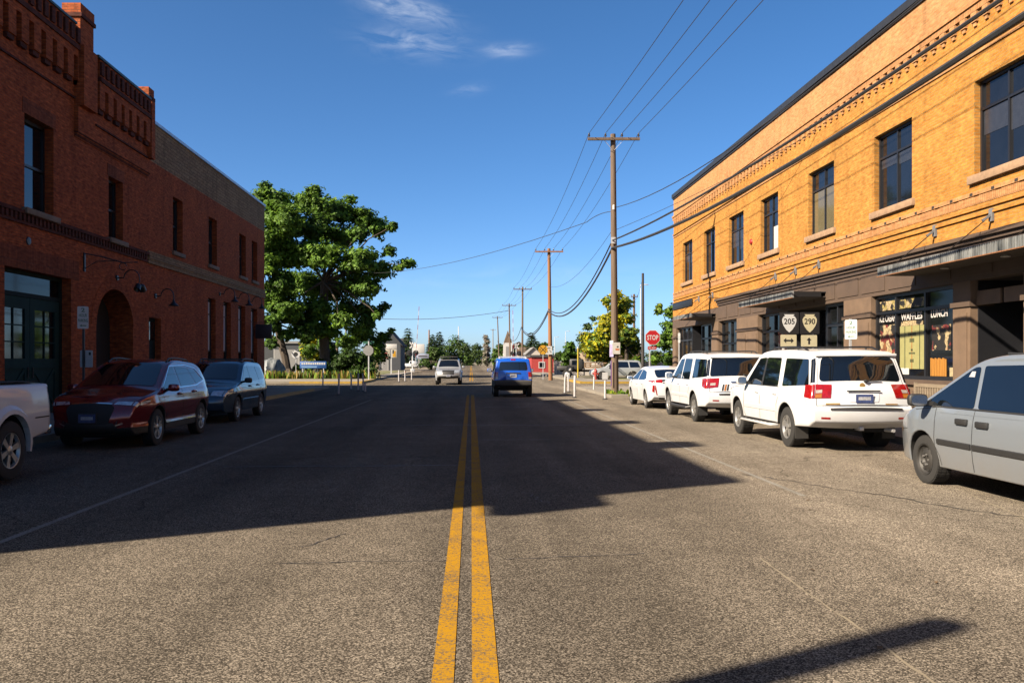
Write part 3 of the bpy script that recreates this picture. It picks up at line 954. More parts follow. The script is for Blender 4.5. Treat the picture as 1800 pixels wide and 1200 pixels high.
# blade sign
t = thing('hanging_sign', 'dark purple blank blade sign at the far corner of the red brick building', 'sign', (XL, 48.2, 2.9))
q = MB(); q.bbox(XL + 0.12, XL + 1.05, 48.17, 48.25, 2.95, 3.75, pm('dark_plum_board', (0.030, 0.018, 0.028), 0.6), 0.01); q.build('panel', t)
q = MB(); q.bar((XL, 48.21, 3.85), (XL + 1.15, 48.21, 3.85), 0.03, 0.03, M_BLACK)
q.bar((XL + 0.2, 48.21, 3.74), (XL + 0.2, 48.21, 3.85), 0.015, 0.015, M_BLACK); q.bar((XL + 0.95, 48.21, 3.74), (XL + 0.95, 48.21, 3.85), 0.015, 0.015, M_BLACK)
q.build('bracket', t)

# ================================================================ right building: orange brick shops
XR = 12.2
RB = thing('brick_shop_block', 'two storey sunlit orange brick building with brown shopfronts and flat metal canopies', 'building', (XR, 2.0, 0))
ups = [(47.04, 49.19), (42.66, 44.74), (38.2, 40.4), (33.9, 35.95), (28.68, 30.86), (23.61, 25.81), (18.5, 20.68), (13.4, 15.55), (8.2, 10.4), (3.4, 5.5)]
w = MB()
uh = [(a, c_, 6.15, 8.42) for a, c_ in ups]
wall_x(w, XR, -1, 2.0, 51.4, 4.72, 10.3, uh, M_BR_R, 0.22)
w.quad((XR, 51.4, 10.3), (XR, 51.4, 11.45), (XR, 2.0, 11.45), (XR, 2.0, 10.3), M_BR_P)
w.quad((XR, 51.4, 11.45), (XR, 51.4, 0), (34, 51.4, 0), (34, 51.4, 11.45), M_BR_R)
w.quad((XR, 2.0, 0), (XR, 2.0, 11.45), (34, 2.0, 11.45), (34, 2.0, 0), M_BR_R)
w.quad((34, 2.0, 0), (34, 51.4, 0), (34, 51.4, 11.45), (34, 2.0, 11.45), M_BR_R)
w.box(XR, XR + 0.3, 2.0, 51.38, 4.70, 4.72, M_BR_R)
w.build('wall', RB)
rf = MB(); rf.quad((XR, 2, 11.2), (34, 2, 11.2), (34, 51.4, 11.2), (XR, 51.4, 11.2), M_ROOF); rf.build('roof', RB)
c = MB()
c.box(XR - 0.10, XR + 0.4, 1.9, 51.5, 11.45, 11.68, M_COPE)
c.box(XR - 0.05, XR - 0.002, 1.95, 51.44, 11.36, 11.45, M_COPE)
c.build('coping', RB)
s_ = MB()
# upper corbel band with dentils
s_.box(XR - 0.10, XR, 2.0, 51.43, 10.26, 10.36, M_BR_P)
s_.box(XR - 0.06, XR, 2.0, 51.42, 10.10, 10.26, M_BR_V)
y = 2.1
while y < 51.2:
    s_.box(XR - 0.075, XR, y, y + 0.22, 9.84, 10.08, M_BR_P)
    s_.box(XR - 0.045, XR, y + 0.05, y + 0.17, 9.74, 9.84, M_BR_P)
    y += 0.46
s_.box(XR - 0.055, XR, 2.0, 51.42, 9.20, 9.27, M_BR_R)
s_.box(XR - 0.035, XR, 2.0, 51.42, 9.06, 9.12, M_BR_P)
s_.build('corbel_band', RB)
s_ = MB()
s_.box(XR - 0.035, XR, 2.0, 51.42, 5.66, 5.76, M_BR_P)
s_.box(XR - 0.012, XR, 2.0, 51.42, 5.44, 5.66, M_BR_V)
M_SLOT = pm('vent_slot', (0.03, 0.02, 0.015), 0.9)
y = 2.4
while y < 51.0:
    s_.box(XR - 0.05, XR - 0.03, y, y + 0.20, 5.66, 5.73, M_BR_P)
    s_.box(XR - 0.039, XR - 0.03, y + 0.24, y + 0.36, 5.67, 5.74, M_SLOT)
    y += 0.86
s_.box(XR - 0.05, XR, 2.0, 51.42, 5.30, 5.37, M_BR_R)
s_.box(XR - 0.05, XR, 2.0, 51.42, 5.14, 5.20, M_BR_R)
s_.build('string_course', RB)
M_GLASSB = pm('blind_behind_glass', (0.20, 0.17, 0.10), 0.06, var=0.05, spec=0.6)
for i, (a, c_) in enumerate(ups):
    o = window_x(RB, XR + 0.14, -1, a, c_, 6.15, 8.42, M_FRK, M_GLASS, 0.075, mull=(0.5,), trans=(0.70,))
    q = MB(); q.bbox(XR - 0.10, XR + 0.1, a - 0.16, c_ + 0.16, 5.95, 6.148, M_SILLR, 0.012); q.build('sill', o)
    if i == 4:
        q = MB()
        for (ya, yb) in ((a + 0.12, (a + c_) / 2 - 0.06), ((a + c_) / 2 + 0.06, c_ - 0.12)):
            q.box(XR + 0.180, XR + 0.183, ya, yb, 6.25, 7.68, M_GLASSB)
        q.build('blind', o)
    if i in (0, 2, 5, 6):
        M_SHADE = pm('roller_shade', (0.045, 0.05, 0.065), 0.25, var=0.15, spec=0.5)
        q = MB(); zt = 7.70; dz = (0.5, 0, 0.9, 0, 0, 0.35, 0.75)[i]
        q.box(XR + 0.180, XR + 0.183, a + 0.10, (a + c_) / 2 - 0.04, zt - dz, zt, M_SHADE); q.build('shade', o)
        q = MB(); q.box(XR + 0.180, XR + 0.183, (a + c_) / 2 + 0.04, c_ - 0.10, zt - dz * 0.8, zt, M_SHADE); q.build('shade', o)
    if i == 3:
        q = MB(); q.box(XR + 0.180, XR + 0.184, a + 0.12, a + 0.98, 6.25, 7.15, M_WHITE)
        q.build('notice', o)
q = MB(); q.lathe([(0.0, 0.09), (0.10, 0.07), (0.13, 0.0), (0, 0)], frame((XR, 37.1, 6.85), (0, -1, 0), (0, 0, 1)), pm('red_alarm_bell', (0.5, 0.03, 0.02), 0.4), 16); q.build('alarm_bell', RB)

# --- shopfront
PIER = [(50.55, 51.4), (41.9, 43.1), (36.15, 39.0), (25.9, 27.8), (20.75, 21.5), (17.9, 18.75), (12.2, 13.6), (2.0, 3.2)]
for (a, c_) in PIER:
    pm_ = MB()
    pm_.box(XR - 0.06, XR + 0.55, a, c_, 0.1, 3.62, M_BROWNL)
    pm_.box(XR - 0.10, XR + 0.55, a - 0.04, c_ + 0.04, 0.1, 0.55, M_BROWNL)
    pm_.box(XR - 0.11, XR + 0.5, a - 0.05, c_ + 0.05, 3.0, 3.12, M_BROWN)
    if c_ - a > 1.0:
        k = 2 if c_ - a > 2 else 1
        ww = (c_ - a) / k
        for i in range(k):
            pm_.box(XR - 0.085, XR - 0.06, a + i * ww + 0.14, a + (i + 1) * ww - 0.14, 0.75, 2.85, M_BROWNL)
    else:
        pm_.box(XR - 0.085, XR - 0.06, a + 0.12, c_ - 0.12, 0.75, 2.85, M_BROWNL)
    pm_.build('pier', RB)
fr = MB()
fr.box(XR - 0.05, XR + 0.4, 2.0, 41.95, 3.62, 4.50, M_BROWN)
fr.box(XR - 0.16, XR + 0.3, 2.0, 41.97, 4.50, 4.60, M_BROWN)
fr.box(XR - 0.24, XR + 0.3, 2.0, 42.0, 4.60, 4.70, M_BROWN)
fr.box(XR - 0.10, XR, 2.0, 41.96, 4.38, 4.50, M_BROWND)
fr.box(XR - 0.05, XR + 0.4, 41.95, 51.42, 3.62, 4.30, M_BROWN)
fr.box(XR - 0.03, XR + 0.2, 41.97, 51.43, 4.32, 4.718, M_BR_R)
y = 13.0
while y < 41.5:
    fr.box(XR - 0.075, XR - 0.05, y, y + 1.5, 3.74, 4.28, M_BROWN)
    y += 1.72
fr.build('shop_frieze', RB)
bk = MB()
bk.box(XR + 0.02, XR + 0.5, 21.5, 25.9, 0.1, 1.02, M_BROWNL)
bk.box(XR - 0.08, XR + 0.4, 21.45, 25.95, 1.02, 1.16, M_BROWN)
bk.box(XR + 0.0, XR + 0.02, 21.8, 23.6, 0.3, 0.85, M_BROWN)
bk.box(XR + 0.0, XR + 0.02, 23.8, 25.6, 0.3, 0.85, M_BROWN)
bk.box(XR + 0.02, XR + 0.5, 39.0, 41.9, 0.1, 0.7, M_BROWNL)
bk.box(XR + 0.02, XR + 0.5, 43.1, 45.6, 0.1, 0.7, M_BROWNL)
bk.box(XR + 0.02, XR + 0.5, 47.5, 50.55, 0.1, 0.7, M_BROWNL)
bk.box(XR + 0.02, XR + 0.5, 33.2, 36.15, 0.1, 0.8, M_BROWND)
bk.box(XR + 0.02, XR + 0.5, 27.8, 29.6, 0.1, 0.8, M_BROWND)
bk.box(XR + 0.02, XR + 0.5, 3.2, 12.2, 0.1, 0.9, M_BROWNL)
bk.box(XR + 0.02, XR + 0.5, 13.6, 17.9, 0.1, 0.9, M_BROWNL)
bk.build('stall_riser', RB)
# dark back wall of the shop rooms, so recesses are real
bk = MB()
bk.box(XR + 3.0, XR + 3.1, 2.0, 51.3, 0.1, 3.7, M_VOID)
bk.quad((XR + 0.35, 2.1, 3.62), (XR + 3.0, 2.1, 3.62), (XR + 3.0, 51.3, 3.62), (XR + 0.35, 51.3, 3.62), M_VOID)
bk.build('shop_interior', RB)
SHOPW = [(39.0, 41.9, 0.7, (0.5,), (0.62,)), (43.1, 45.6, 0.7, (0.5,), (0.74,)), (47.5, 50.55, 0.7, (0.33, 0.67), (0.74,)),
         (33.2, 36.15, 0.8, (0.5,), (0.74,)), (27.8, 29.6, 0.8, (0.5,), (0.74,)),
         (3.2, 12.2, 0.9, (0.25, 0.5, 0.75), (0.74,)), (13.6, 17.9, 0.9, (0.33, 0.67), (0.74,))]
for a, c_, z0, mu, tr in SHOPW:
    window_x(RB, XR + 0.12, -1, a, c_, z0, 3.62, M_FRK, M_GLASSD, 0.10, mull=mu, trans=tr, depth=0.1, name='shop_window')
# recessed entries with doors
for (a, c_) in ((45.6, 47.5), (29.6, 33.2), (18.75, 20.75)):
    d = MB(); X = XR + 1.25
    for y in (a, c_):
        d.box(XR + 0.12, X, y - 0.03, y + 0.03, 0.1, 3.62, M_FRK)
    d.box(X, X + 0.08, a, c_, 2.75, 2.87, M_FRK)
    d.box(X, X + 0.08, a, a + 0.35, 0.1, 3.62, M_FRK)
    d.box(X, X + 0.08, c_ - 0.35, c_, 0.1, 3.62, M_FRK)
    d.box(X + 0.002, X + 0.078, a + 0.35, c_ - 0.35, 0.1, 0.45, M_FRK)
    ym = (a + c_) / 2
    d.box(X - 0.003, X + 0.06, ym - 0.06, ym + 0.06, 0.45, 2.75, M_FRK)
    o = d.build('shop_door', RB)
    g = MB(); g.box(X + 0.05, X + 0.06, a + 0.3, c_ - 0.3, 0.4, 3.6, M_GLASSD); g.build('pane', o)
    g = MB(); g.tube([(X - 0.05, ym + 0.12, 0.95), (X - 0.05, ym + 0.12, 1.35)], 0.018, M_GALV, 6); g.build('handle', o)
# waffle shop window, with its displays
WW = window_x(RB, XR + 0.08, -1, 21.5, 25.9, 1.16, 3.62, M_FRK, M_GLASSD, 0.10, mull=(0.364, 0.727), trans=(0.78,), depth=0.1, name='shop_window')
M_LET = pm('white_window_lettering', (0.75, 0.72, 0.70), 0.6, var=0.05)
for txt, yc_, wd in (('ICE CREAM', 25.28, 0.98), ('WAFFLES', 23.92, 1.16), ('LUNCH', 22.5, 0.80)):
    l = MB(); text_into(l, txt, frame((XR + 0.142, yc_, 2.93), (0, -1, 0), (0, 0, 1)), wd, 0.21, M_LET, 0.03); l.build('lettering', WW)
XD = XR + 0.144
M_SIGNG = pm('green_cream_poster', (0.42, 0.40, 0.16), 0.6, var=0.08)
M_SIGND = pm('poster_dark_green', (0.06, 0.08, 0.03), 0.6)
M_SIGNO = pm('poster_orange', (0.42, 0.17, 0.03), 0.6)
l = MB()
l.box(XD, XD - 0.004, 23.25, 24.55, 1.45, 2.66, M_SIGNG)
for yy in (23.47, 24.27):
    l.box(XD - 0.004, XD - 0.006, yy - 0.02, yy + 0.02, 1.45, 2.66, M_SIGND)
l.box(XD - 0.004, XD - 0.006, 23.87, 23.91, 1.45, 2.66, M_SIGNO)
for zc, ww, hh in ((2.42, 0.42, 0.09), (2.25, 0.26, 0.11), (1.89, 0.34, 0.05), (1.98, 0.1, 0.06), (1.68, 0.2, 0.09)):
    for k in range(5):
        l.box(XD - 0.006, XD - 0.008, 23.89 - ww / 2 + k * ww / 5, 23.89 - ww / 2 + (k + 0.72) * ww / 5, zc - hh / 2, zc + hh / 2, M_SIGND)
l.build('poster', WW)
M_ORC = pm('orange_cloth', (0.50, 0.21, 0.015), 0.8, scale=9, var=0.25, stretch=(1, 3, 0.3))
l = MB()
for k in range(12):
    l.box(XD, XD - 0.010 - 0.012 * (k % 2), 22.15 + k * 0.062, 22.15 + (k + 1) * 0.062, 1.27, 1.72 + 0.015 * (k % 3), M_ORC)
l.build('curtain_and_reflection', WW)
M_CREAM = pm('display_cream', (0.55, 0.45, 0.26), 0.6, var=0.3, scale=9)
def collage(name, cols, scale, seed):
    """patchwork of small coloured things set out behind the glass"""
    m, nt, bs = _base(name)
    N, L = nt.nodes, nt.links
    tc = N.new('ShaderNodeTexCoord')
    va = N.new('ShaderNodeVectorMath'); va.operation = 'ADD'; va.inputs[1].default_value = (seed, seed * 2.3, seed)
    L.new(tc.outputs['Object'], va.inputs[0])
    vo = N.new('ShaderNodeTexVoronoi'); vo.inputs['Scale'].default_value = scale
    nz = N.new('ShaderNodeTexNoise'); nz.inputs['Scale'].default_value = 22; nz.inputs['Detail'].default_value = 4
    L.new(va.outputs[0], nz.inputs['Vector'])
    ma = N.new('ShaderNodeVectorMath'); ma.operation = 'MULTIPLY_ADD'; ma.inputs[1].default_value = (0.14, 0.14, 0.14)
    L.new(nz.outputs['Color'], ma.inputs[0]); L.new(va.outputs[0], ma.inputs[2]); L.new(ma.outputs[0], vo.inputs['Vector'])
    sp = N.new('ShaderNodeSeparateXYZ'); L.new(vo.outputs['Color'], sp.inputs[0])
    rp = N.new('ShaderNodeValToRGB'); rp.color_ramp.interpolation = 'CONSTANT'
    e = rp.color_ramp.elements
    while len(e) < len(cols): e.new(0.5)
    for k, c in enumerate(cols):
        e[k].position = k / len(cols); e[k].color = rgba(c)
    L.new(sp.outputs[0], rp.inputs[0])
    mr = N.new('ShaderNodeMapRange'); mr.inputs['From Min'].default_value = 0.35; mr.inputs['From Max'].default_value = 0.6; mr.inputs['To Min'].default_value = 0.35; mr.inputs['To Max'].default_value = 1.0
    L.new(nz.outputs['Fac'], mr.inputs['Value'])
    vs = N.new('ShaderNodeVectorMath'); vs.operation = 'SCALE'; L.new(rp.outputs[0], vs.inputs[0]); L.new(mr.outputs[0], vs.inputs['Scale'])
    L.new(vs.outputs[0], bs.inputs['Base Color']); bs.inputs['Roughness'].default_value = 0.6
    return m
_K = (0.008, 0.007, 0.006); _C = (0.26, 0.20, 0.11); _Rd = (0.10, 0.012, 0.010); _Ru = (0.13, 0.05, 0.018); _Y = (0.20, 0.16, 0.055)
for nm, cols, scl, sd_, y0, y1, z0, z1 in (('left_display', [_K, _Rd, _C, _Ru, _K, _C, _Rd], 6.0, 1.7, 24.83, 25.76, 1.70, 2.74),
                                       ('lower_display', [_K, _K, _C, _K], 4.0, 8.1, 24.83, 25.76, 1.30, 1.68),
                                       ('toys_display', [_K, _K, _C, _K, _K, _Rd, _K, _C], 8.0, 4.2, 21.95, 22.85, 1.95, 2.62),
                                       ('transom_display', [_K, _Y, _C, _K, _Y, _K], 7.0, 2.6, 24.80, 25.76, 3.17, 3.44),
                                       ('transom_display', [_K, _C, _Y, _K, _Y, _K], 7.0, 6.4, 23.22, 24.60, 3.17, 3.42),
                                       ('poster_top_display', [_K, _C, _K, _C], 6.0, 9.4, 23.3, 24.5, 2.665, 2.80)):
    l = MB(); l.box(XD, XD - 0.003, y0, y1, z0, z1, collage(nm, cols, scl, sd_)); l.build('window_display', WW)
l = MB(); l.box(XD, XD - 0.006, 21.62, 22.0, 1.27, 1.5, M_CREAM); l.build('window_card', WW)
l = MB(); l.box(XD, XD - 0.006, 24.05, 24.5, 1.29, 1.47, M_WHITE); l.build('window_card', WW)
# boards over the entry and posters inside the door
l = MB()
l.box(XR + 0.05, XR + 0.10, 19.75, 20.68, 3.02, 3.36, M_BROWNL)
l.box(XR + 0.05, XR + 0.10, 18.78, 19.62, 3.02, 3.36, M_BROWNL)
l.build('entry_board', RB)
l = MB()
for k in range(5):
    y0 = 18.95 + k * 0.36
    l.box(XR + 1.22, XR + 1.24, y0, y0 + 0.17, 0.5, 1.75 - 0.08 * k, M_CREAM if k != 3 else pm('deep_blue_poster', (0.01, 0.025, 0.12), 0.5))
l.build('door_poster', RB)
q = MB(); q.box(XR + 0.165, XR + 0.17, 27.95, 28.3, 1.55, 2.05, pm('pink_poster', (0.62, 0.22, 0.42), 0.6, scale=16, var=0.4)); q.box(XR + 0.16, XR + 0.165, 27.98, 28.27, 1.78, 1.9, M_WHITE); q.build('pink_notice', RB)
q = MB()
q.bbox(XR - 0.09, XR - 0.031, 46.9, 51.3, 4.72, 5.10, pm('navy_sign_board', (0.012, 0.016, 0.026), 0.5), 0.01)
q.build('fascia_sign', RB)
# canopies
M_CORR = pm('weathered_corrugated_metal', (0.035, 0.045, 0.055), 0.55, metal=0.4, scale=3.2, c2=(0.62, 0.64, 0.63), stretch=(1, 1.6, 0.3))
M_SOFF = pm('canopy_soffit', (0.075, 0.052, 0.038), 0.8, var=0.1)
M_RUST = pm('rust', (0.30, 0.12, 0.04), 0.9, var=0.4, scale=20)
M_ANCH = pm('dull_anchor_steel', (0.30, 0.31, 0.33), 0.6, metal=0.3)
def canopy(y0, y1, depth, z0, z1, anchors, za=5.1):
    f = MB(); xf = XR - depth
    f.box(xf, xf + 0.06, y0, y1, z0, z1, M_CORR)
    random.seed(int(y0 * 10))
    y = y0 + 0.02
    while y < y1 - 0.06:      # vertical ribs of the corrugated edge
        f.box(xf - 0.018, xf, y, y + 0.035, z0 + 0.012, z1 - 0.006, M_CORR)
        y += 0.085
    f.box(xf - 0.025, xf + 0.02, y0 - 0.003, y1 + 0.003, z0 - 0.012, z0 + 0.012, M_RUST)
    for y in (y0, y1 - 0.05):
        f.box(xf + 0.06, XR - 0.26, y, y + 0.05, z0 + 0.03, z1 - 0.03, M_BLACK)
    f.box(xf + 0.06, XR - 0.06, y0 + 0.05, y1 - 0.05, z0 + 0.02, z0 + 0.05, M_SOFF)
    f.box(xf + 0.06, XR - 0.06, y0 + 0.05, y1 - 0.05, z1 - 0.06, z1 - 0.03, M_COPE)
    o = f.build('canopy', RB)
    for y in anchors:
        r_ = MB()
        r_.bar((XR - 0.03, y, za), (xf + 0.05, y, z1 - 0.01), 0.02, 0.02, M_BLACK)
        r_.box(XR - 0.055, XR - 0.003, y - 0.07, y + 0.07, za - 0.15, za + 0.15, M_ANCH)
        r_.bar((XR - 0.05, y, za), (XR - 0.24, y, za - 0.13), 0.05, 0.05, M_ANCH)
        r_.build('hanger_rod', o)
    return o
CA = canopy(9.5, 23.2, 1.15, 3.95, 4.2, (22.4, 19.96, 17.4, 14.8, 12.2), 5.08)
canopy(29.1, 34.9, 1.25, 3.83, 4.07, (34.1, 32.0, 29.85), 5.06)
canopy(42.3, 46.0, 1.3, 3.84, 4.06, (45.6, 43.0), 5.0)
q = MB()
for y in (21.0, 18.6, 16.0):
    q.lathe([(0.0, 0), (0.09, 0), (0.10, -0.03), (0.0, -0.04)], Matrix.Translation((XR - 0.55, y, 3.965)), M_WHITE, 14)
q.build('downlight', CA)

# ================================================================ vehicles
M_TYRE = pm('tyre_rubber', (0.018, 0.017, 0.016), 0.85, var=0.3, scale=8)
M_ALLOY = pm('alloy', (0.33, 0.325, 0.315), 0.35, metal=0.8, var=0.1)
M_STEELW = pm('dark_steel_wheel', (0.055, 0.052, 0.048), 0.6, metal=0.3)
M_CLAD = pm('black_plastic', (0.022, 0.022, 0.023), 0.6)
M_UNDER = pm('underbody', (0.012, 0.011, 0.010), 0.9)
M_CARGL = pm('car_glass', (0.006, 0.009, 0.013), 0.03, var=0.05, spec=0.9, coat=0.0)
M_TAIL = pm('tail_lamp_red', (0.42, 0.010, 0.010), 0.15, var=0.3, scale=18, coat=0.8)
M_TAILW = pm('lamp_clear', (0.55, 0.50, 0.46), 0.15, var=0.2, scale=20, coat=0.8)
M_AMBER = pm('lamp_amber', (0.55, 0.20, 0.02), 0.2, coat=0.8)
M_HEAD = pm('head_lamp_glass', (0.40, 0.43, 0.46), 0.08, metal=0.6, var=0.4, scale=14, coat=1.0)
M_CHROME = pm('chrome', (0.62, 0.62, 0.62), 0.12, metal=1.0, var=0.05)
M_SEAM = pm('panel_gap', (0.012, 0.012, 0.012), 0.8)
M_PLATEB = pm('plate_blue', (0.06, 0.09, 0.25), 0.5, var=0.4, scale=30)
M_PLATEW = pm('plate_white', (0.55, 0.56, 0.60), 0.5, var=0.3, scale=30)
M_GOLD = pm('gold_badge', (0.45, 0.28, 0.10), 0.35, metal=0.7)

def fillet(pts):
    out = []
    n = len(pts)
    for i, p in enumerate(pts):
        r = p[2] if len(p) > 2 else 0
        b_ = Vector(p[:2])
        if r <= 0 or i in (0, n - 1):
            out.append(b_); continue
        d1 = Vector(pts[i - 1][:2]) - b_; d2 = Vector(pts[i + 1][:2]) - b_
        l = min(r, d1.length * 0.48, d2.length * 0.48)
        p1 = b_ + d1.normalized() * l; p2 = b_ + d2.normalized() * l
        for k in range(5):
            t = k / 4
            out.append(p1 * (1 - t) ** 2 + b_ * 2 * t * (1 - t) + p2 * t * t)
    return out

class Car:
    """body = side silhouette swept across; the half width varies with length and height"""
    def __init__(s, name, label, cat, loc, rz, top, wb, W, R_, zb, zf, paint_m, arch_r=None, tf=0.16, tr=0.10, yf=None, yr=None,
                 cf=0.16, cr=0.08, ct=0.035, zclad=None, clad=None, rear_zb=None, group=None, arch_clad=False):
        s.root = thing(name, label, cat, loc, rz, group)
        s.W, s.R, s.wb, s.zb, s.zf, s.pm = W, R_, wb, zb, zf, paint_m
        s.tf, s.tr = tf, tr
        s.cf, s.cr, s.ct = cf, cr, ct
        t = fillet(top)
        res = []
        for a, b_ in zip(t, t[1:]):
            k = max(1, int((b_ - a).length / 0.14))
            for i in range(k):
                res.append(a + (b_ - a) * (i / k))
        res.append(t[-1])
        s.prof = res
        s.ymin = min(p.x for p in res); s.ymax = max(p.x for p in res)
        s.yf0 = yf if yf is not None else wb / 2 + 0.1
        s.yr0 = yr if yr is not None else -wb / 2 - 0.2
        s.ra = arch_r or R_ * 1.22
        s.zclad, s.clad = zclad, clad or M_CLAD
        # normals of the profile (outward = left of travel, going rear -> roof -> front)
        s.pn = []
        for i, p in enumerate(res):
            d = (res[min(i + 1, len(res) - 1)] - res[max(i - 1, 0)]).normalized()
            s.pn.append(Vector((-d.y, d.x)))
        s.body(arch_clad)
    def w(s, y, z):
        t = 1.0
        if y > s.yf0:
            q = (y - s.yf0) / (s.ymax - s.yf0); t -= s.tf * q * q
        if y < s.yr0:
            q = (s.yr0 - y) / (s.yr0 - s.ymin); t -= s.tr * q * q
        return s.W / 2 * interp(z, s.zf) * t
    def crown(s, n_, y):
        ce = s.cf if y > 0 else s.cr
        k = n_.x ** 4
        return s.ct * (1 - k) + ce * k
    def side_fill(s, poly, off, m, mb, both=True, sides=(-1, 1), clad=False):
        bm = bmesh.new()
        vs = [bm.verts.new((0, p[0], p[1])) for p in poly]
        f = bm.faces.new(vs)
        y = math.floor(s.ymin / 0.15) * 0.15
        zs = sorted(set([a for a, _ in s.zf] + [0.35 + 0.1 * k for k in range(17)] + ([s.zclad] if s.zclad else [])))
        zmin, zmax = min(p[1] for p in poly), max(p[1] for p in poly)
        ymn, ymx = min(p[0] for p in poly), max(p[0] for p in poly)
        for z in zs:
            if zmin + 0.004 < z < zmax - 0.004:
                bmesh.ops.bisect_plane(bm, geom=bm.verts[:] + bm.edges[:] + bm.faces[:], dist=1e-5, plane_co=(0, 0, z), plane_no=(0, 0, 1))
        while y < s.ymax:
            if ymn + 0.004 < y < ymx - 0.004:
                bmesh.ops.bisect_plane(bm, geom=bm.verts[:] + bm.edges[:] + bm.faces[:], dist=1e-5, plane_co=(0, y, 0), plane_no=(0, 1, 0))
            y += 0.15
        bm.normal_update(); bm.verts.index_update()
        for sg in sides:
            vv = [(sg * (s.w(v.co.y, v.co.z) + off), v.co.y, v.co.z) for v in bm.verts]
            groups = {}
            for fc in bm.faces:
                c = fc.calc_center_median()
                mm = s.clad if (clad and s.zclad and c.z < s.zclad) else m
                ids = [v.index for v in fc.verts]
                if fc.normal.x * sg < 0: ids.reverse()
                groups.setdefault(mm, []).append(ids)
            for mm, fs in groups.items():
                mb.add(vv, fs, mm, True)
        bm.free()
    def body(s, arch_clad):
        mb = MB()
        ol = [(p, 'top') for p in s.prof]
        front, rear = s.prof[-1], s.prof[0]
        zb = s.zb
        bot = []
        for yc in (s.wb / 2, -s.wb / 2):
            dz = zb - s.R
            hy = math.sqrt(max(0.01, s.ra ** 2 - dz ** 2))
            th = math.atan2(dz, hy)
            bot.append((Vector((yc + hy + 0.02, zb)), 'bot'))
            for k in range(15):
                a = th + (PI - 2 * th) * k / 14
                bot.append((Vector((yc + s.ra * math.cos(a), s.R + s.ra * math.sin(a))), 'arch'))
            bot.append((Vector((yc - hy - 0.02, zb)), 'bot'))
        # split the sill
        ol += bot
        pts = [p for p, _ in ol]; tags = [t for _, t in ol]
        n = len(pts)
        nrm = []
        for i in range(n):
            a, b_, c = pts[i - 1], pts[i], pts[(i + 1) % n]
            d = ((b_ - a).normalized() + (c - b_).normalized())
            if d.length < 1e-6: d = c - a
            d.normalize(); nrm.append(Vector((-d.y, d.x)))
        rr = [0.055 if t == 'top' else (0.02 if t == 'bot' else 0.018) for t in tags]
        K = 4
        inset = [pts[i] - nrm[i] * rr[i] for i in range(n)]
        # side faces
        s.side_fill([(p.x, p.y) for p in inset], 0.0, s.pm, mb, clad=True)
        for sg in (-1, 1):
            rings = []
            for k in range(K + 1):
                a = PI / 2 * k / K
                ring = []
                for i in range(n):
                    q = pts[i] - nrm[i] * rr[i] * (1 - math.cos(a))
                    x = s.w(inset[i].x, inset[i].y) - rr[i] * (1 - math.sin(a))
                    ring.append((sg * x, q.x, q.y))
                rings.append(ring)
            v = [q for r_ in rings for q in r_]
            fp, fcl = [], []
            for k in range(K):
                for i in range(n):
                    j = (i + 1) % n
                    q = [k * n + i, k * n + j, (k + 1) * n + j, (k + 1) * n + i]
                    if sg < 0: q.reverse()
                    zc = (pts[i].y + pts[j].y) / 2
                    isc = (s.zclad and zc < s.zclad) or (arch_clad and tags[i] == 'arch')
                    (fcl if isc else fp).append(q)
            mb.add(v, fp, s.pm, True); mb.add(v, fcl, s.clad, True)
        # across
        Nu = 12
        v = []; fp = []; fcl = []; fu = []
        for i in range(n):
            xe = s.w(inset[i].x, inset[i].y) - rr[i]
            c = s.crown(nrm[i], pts[i].x) if tags[i] == 'top' else 0
            if i in (0, len(s.prof) - 1): c *= 0.9
            for k in range(Nu + 1):
                u = -1 + 2 * k / Nu
                q = pts[i] + nrm[i] * c * (1 - u * u)
                v.append((u * xe, q.x, q.y))
        for i in range(n):
            j = (i + 1) % n
            for k in range(Nu):
                q = [i * (Nu + 1) + k, i * (Nu + 1) + k + 1, j * (Nu + 1) + k + 1, j * (Nu + 1) + k]
                if tags[i] == 'top' and tags[j] == 'top':
                    zc = (pts[i].y + pts[j].y) / 2
                    (fcl if (s.zclad and zc < s.zclad) else fp).append(q)
                else:
                    fu.append(q)
        mb.add(v, fp, s.pm, True); mb.add(v, fcl, s.clad, True); mb.add(v, fu, M_UNDER, False)
        s.bodymb = mb
    def finish_body(s, name='body'):
        return s.bodymb.build(name, s.root, local=True, sharp=38)
    # --- where the swept surface lies
    def prof_at(s, z, end):
        """profile point, normal, at height z on the rear (-1) or front (1) side"""
        idx = range(len(s.prof) - 1) if end < 0 else range(len(s.prof) - 1, 0, -1)
        for i in idx:
            j = i + 1 if end < 0 else i - 1
            a, b_ = s.prof[i], s.prof[j]
            if a.y <= z <= b_.y and b_.y > a.y:
                t = (z - a.y) / (b_.y - a.y)
                return a + (b_ - a) * t, (s.pn[i] * (1 - t) + s.pn[j] * t).normalized()
        i = max(range(len(s.prof)), key=lambda q: s.prof[q].y)
        return s.prof[i], s.pn[i]
    def prof_y(s, y):
        """profile point on the top at length y"""
        for i in range(len(s.prof) - 1):
            a, b_ = s.prof[i], s.prof[i + 1]
            if a.x <= y <= b_.x and b_.x > a.x and a.y > 0.5:
                t = (y - a.x) / (b_.x - a.x)
                return a + (b_ - a) * t, (s.pn[i] * (1 - t) + s.pn[i + 1] * t).normalized()
        return s.prof[-1], s.pn[-1]
    def surf(s, u, z, end, off=0.0):
        p, nr = s.prof_at(z, end)
        xe = s.w(p.x, p.y) - 0.055
        c = s.crown(nr, p.x)
        q = p + nr * (c * (1 - u * u) + off)
        return Vector((u * xe, q.x, q.y))
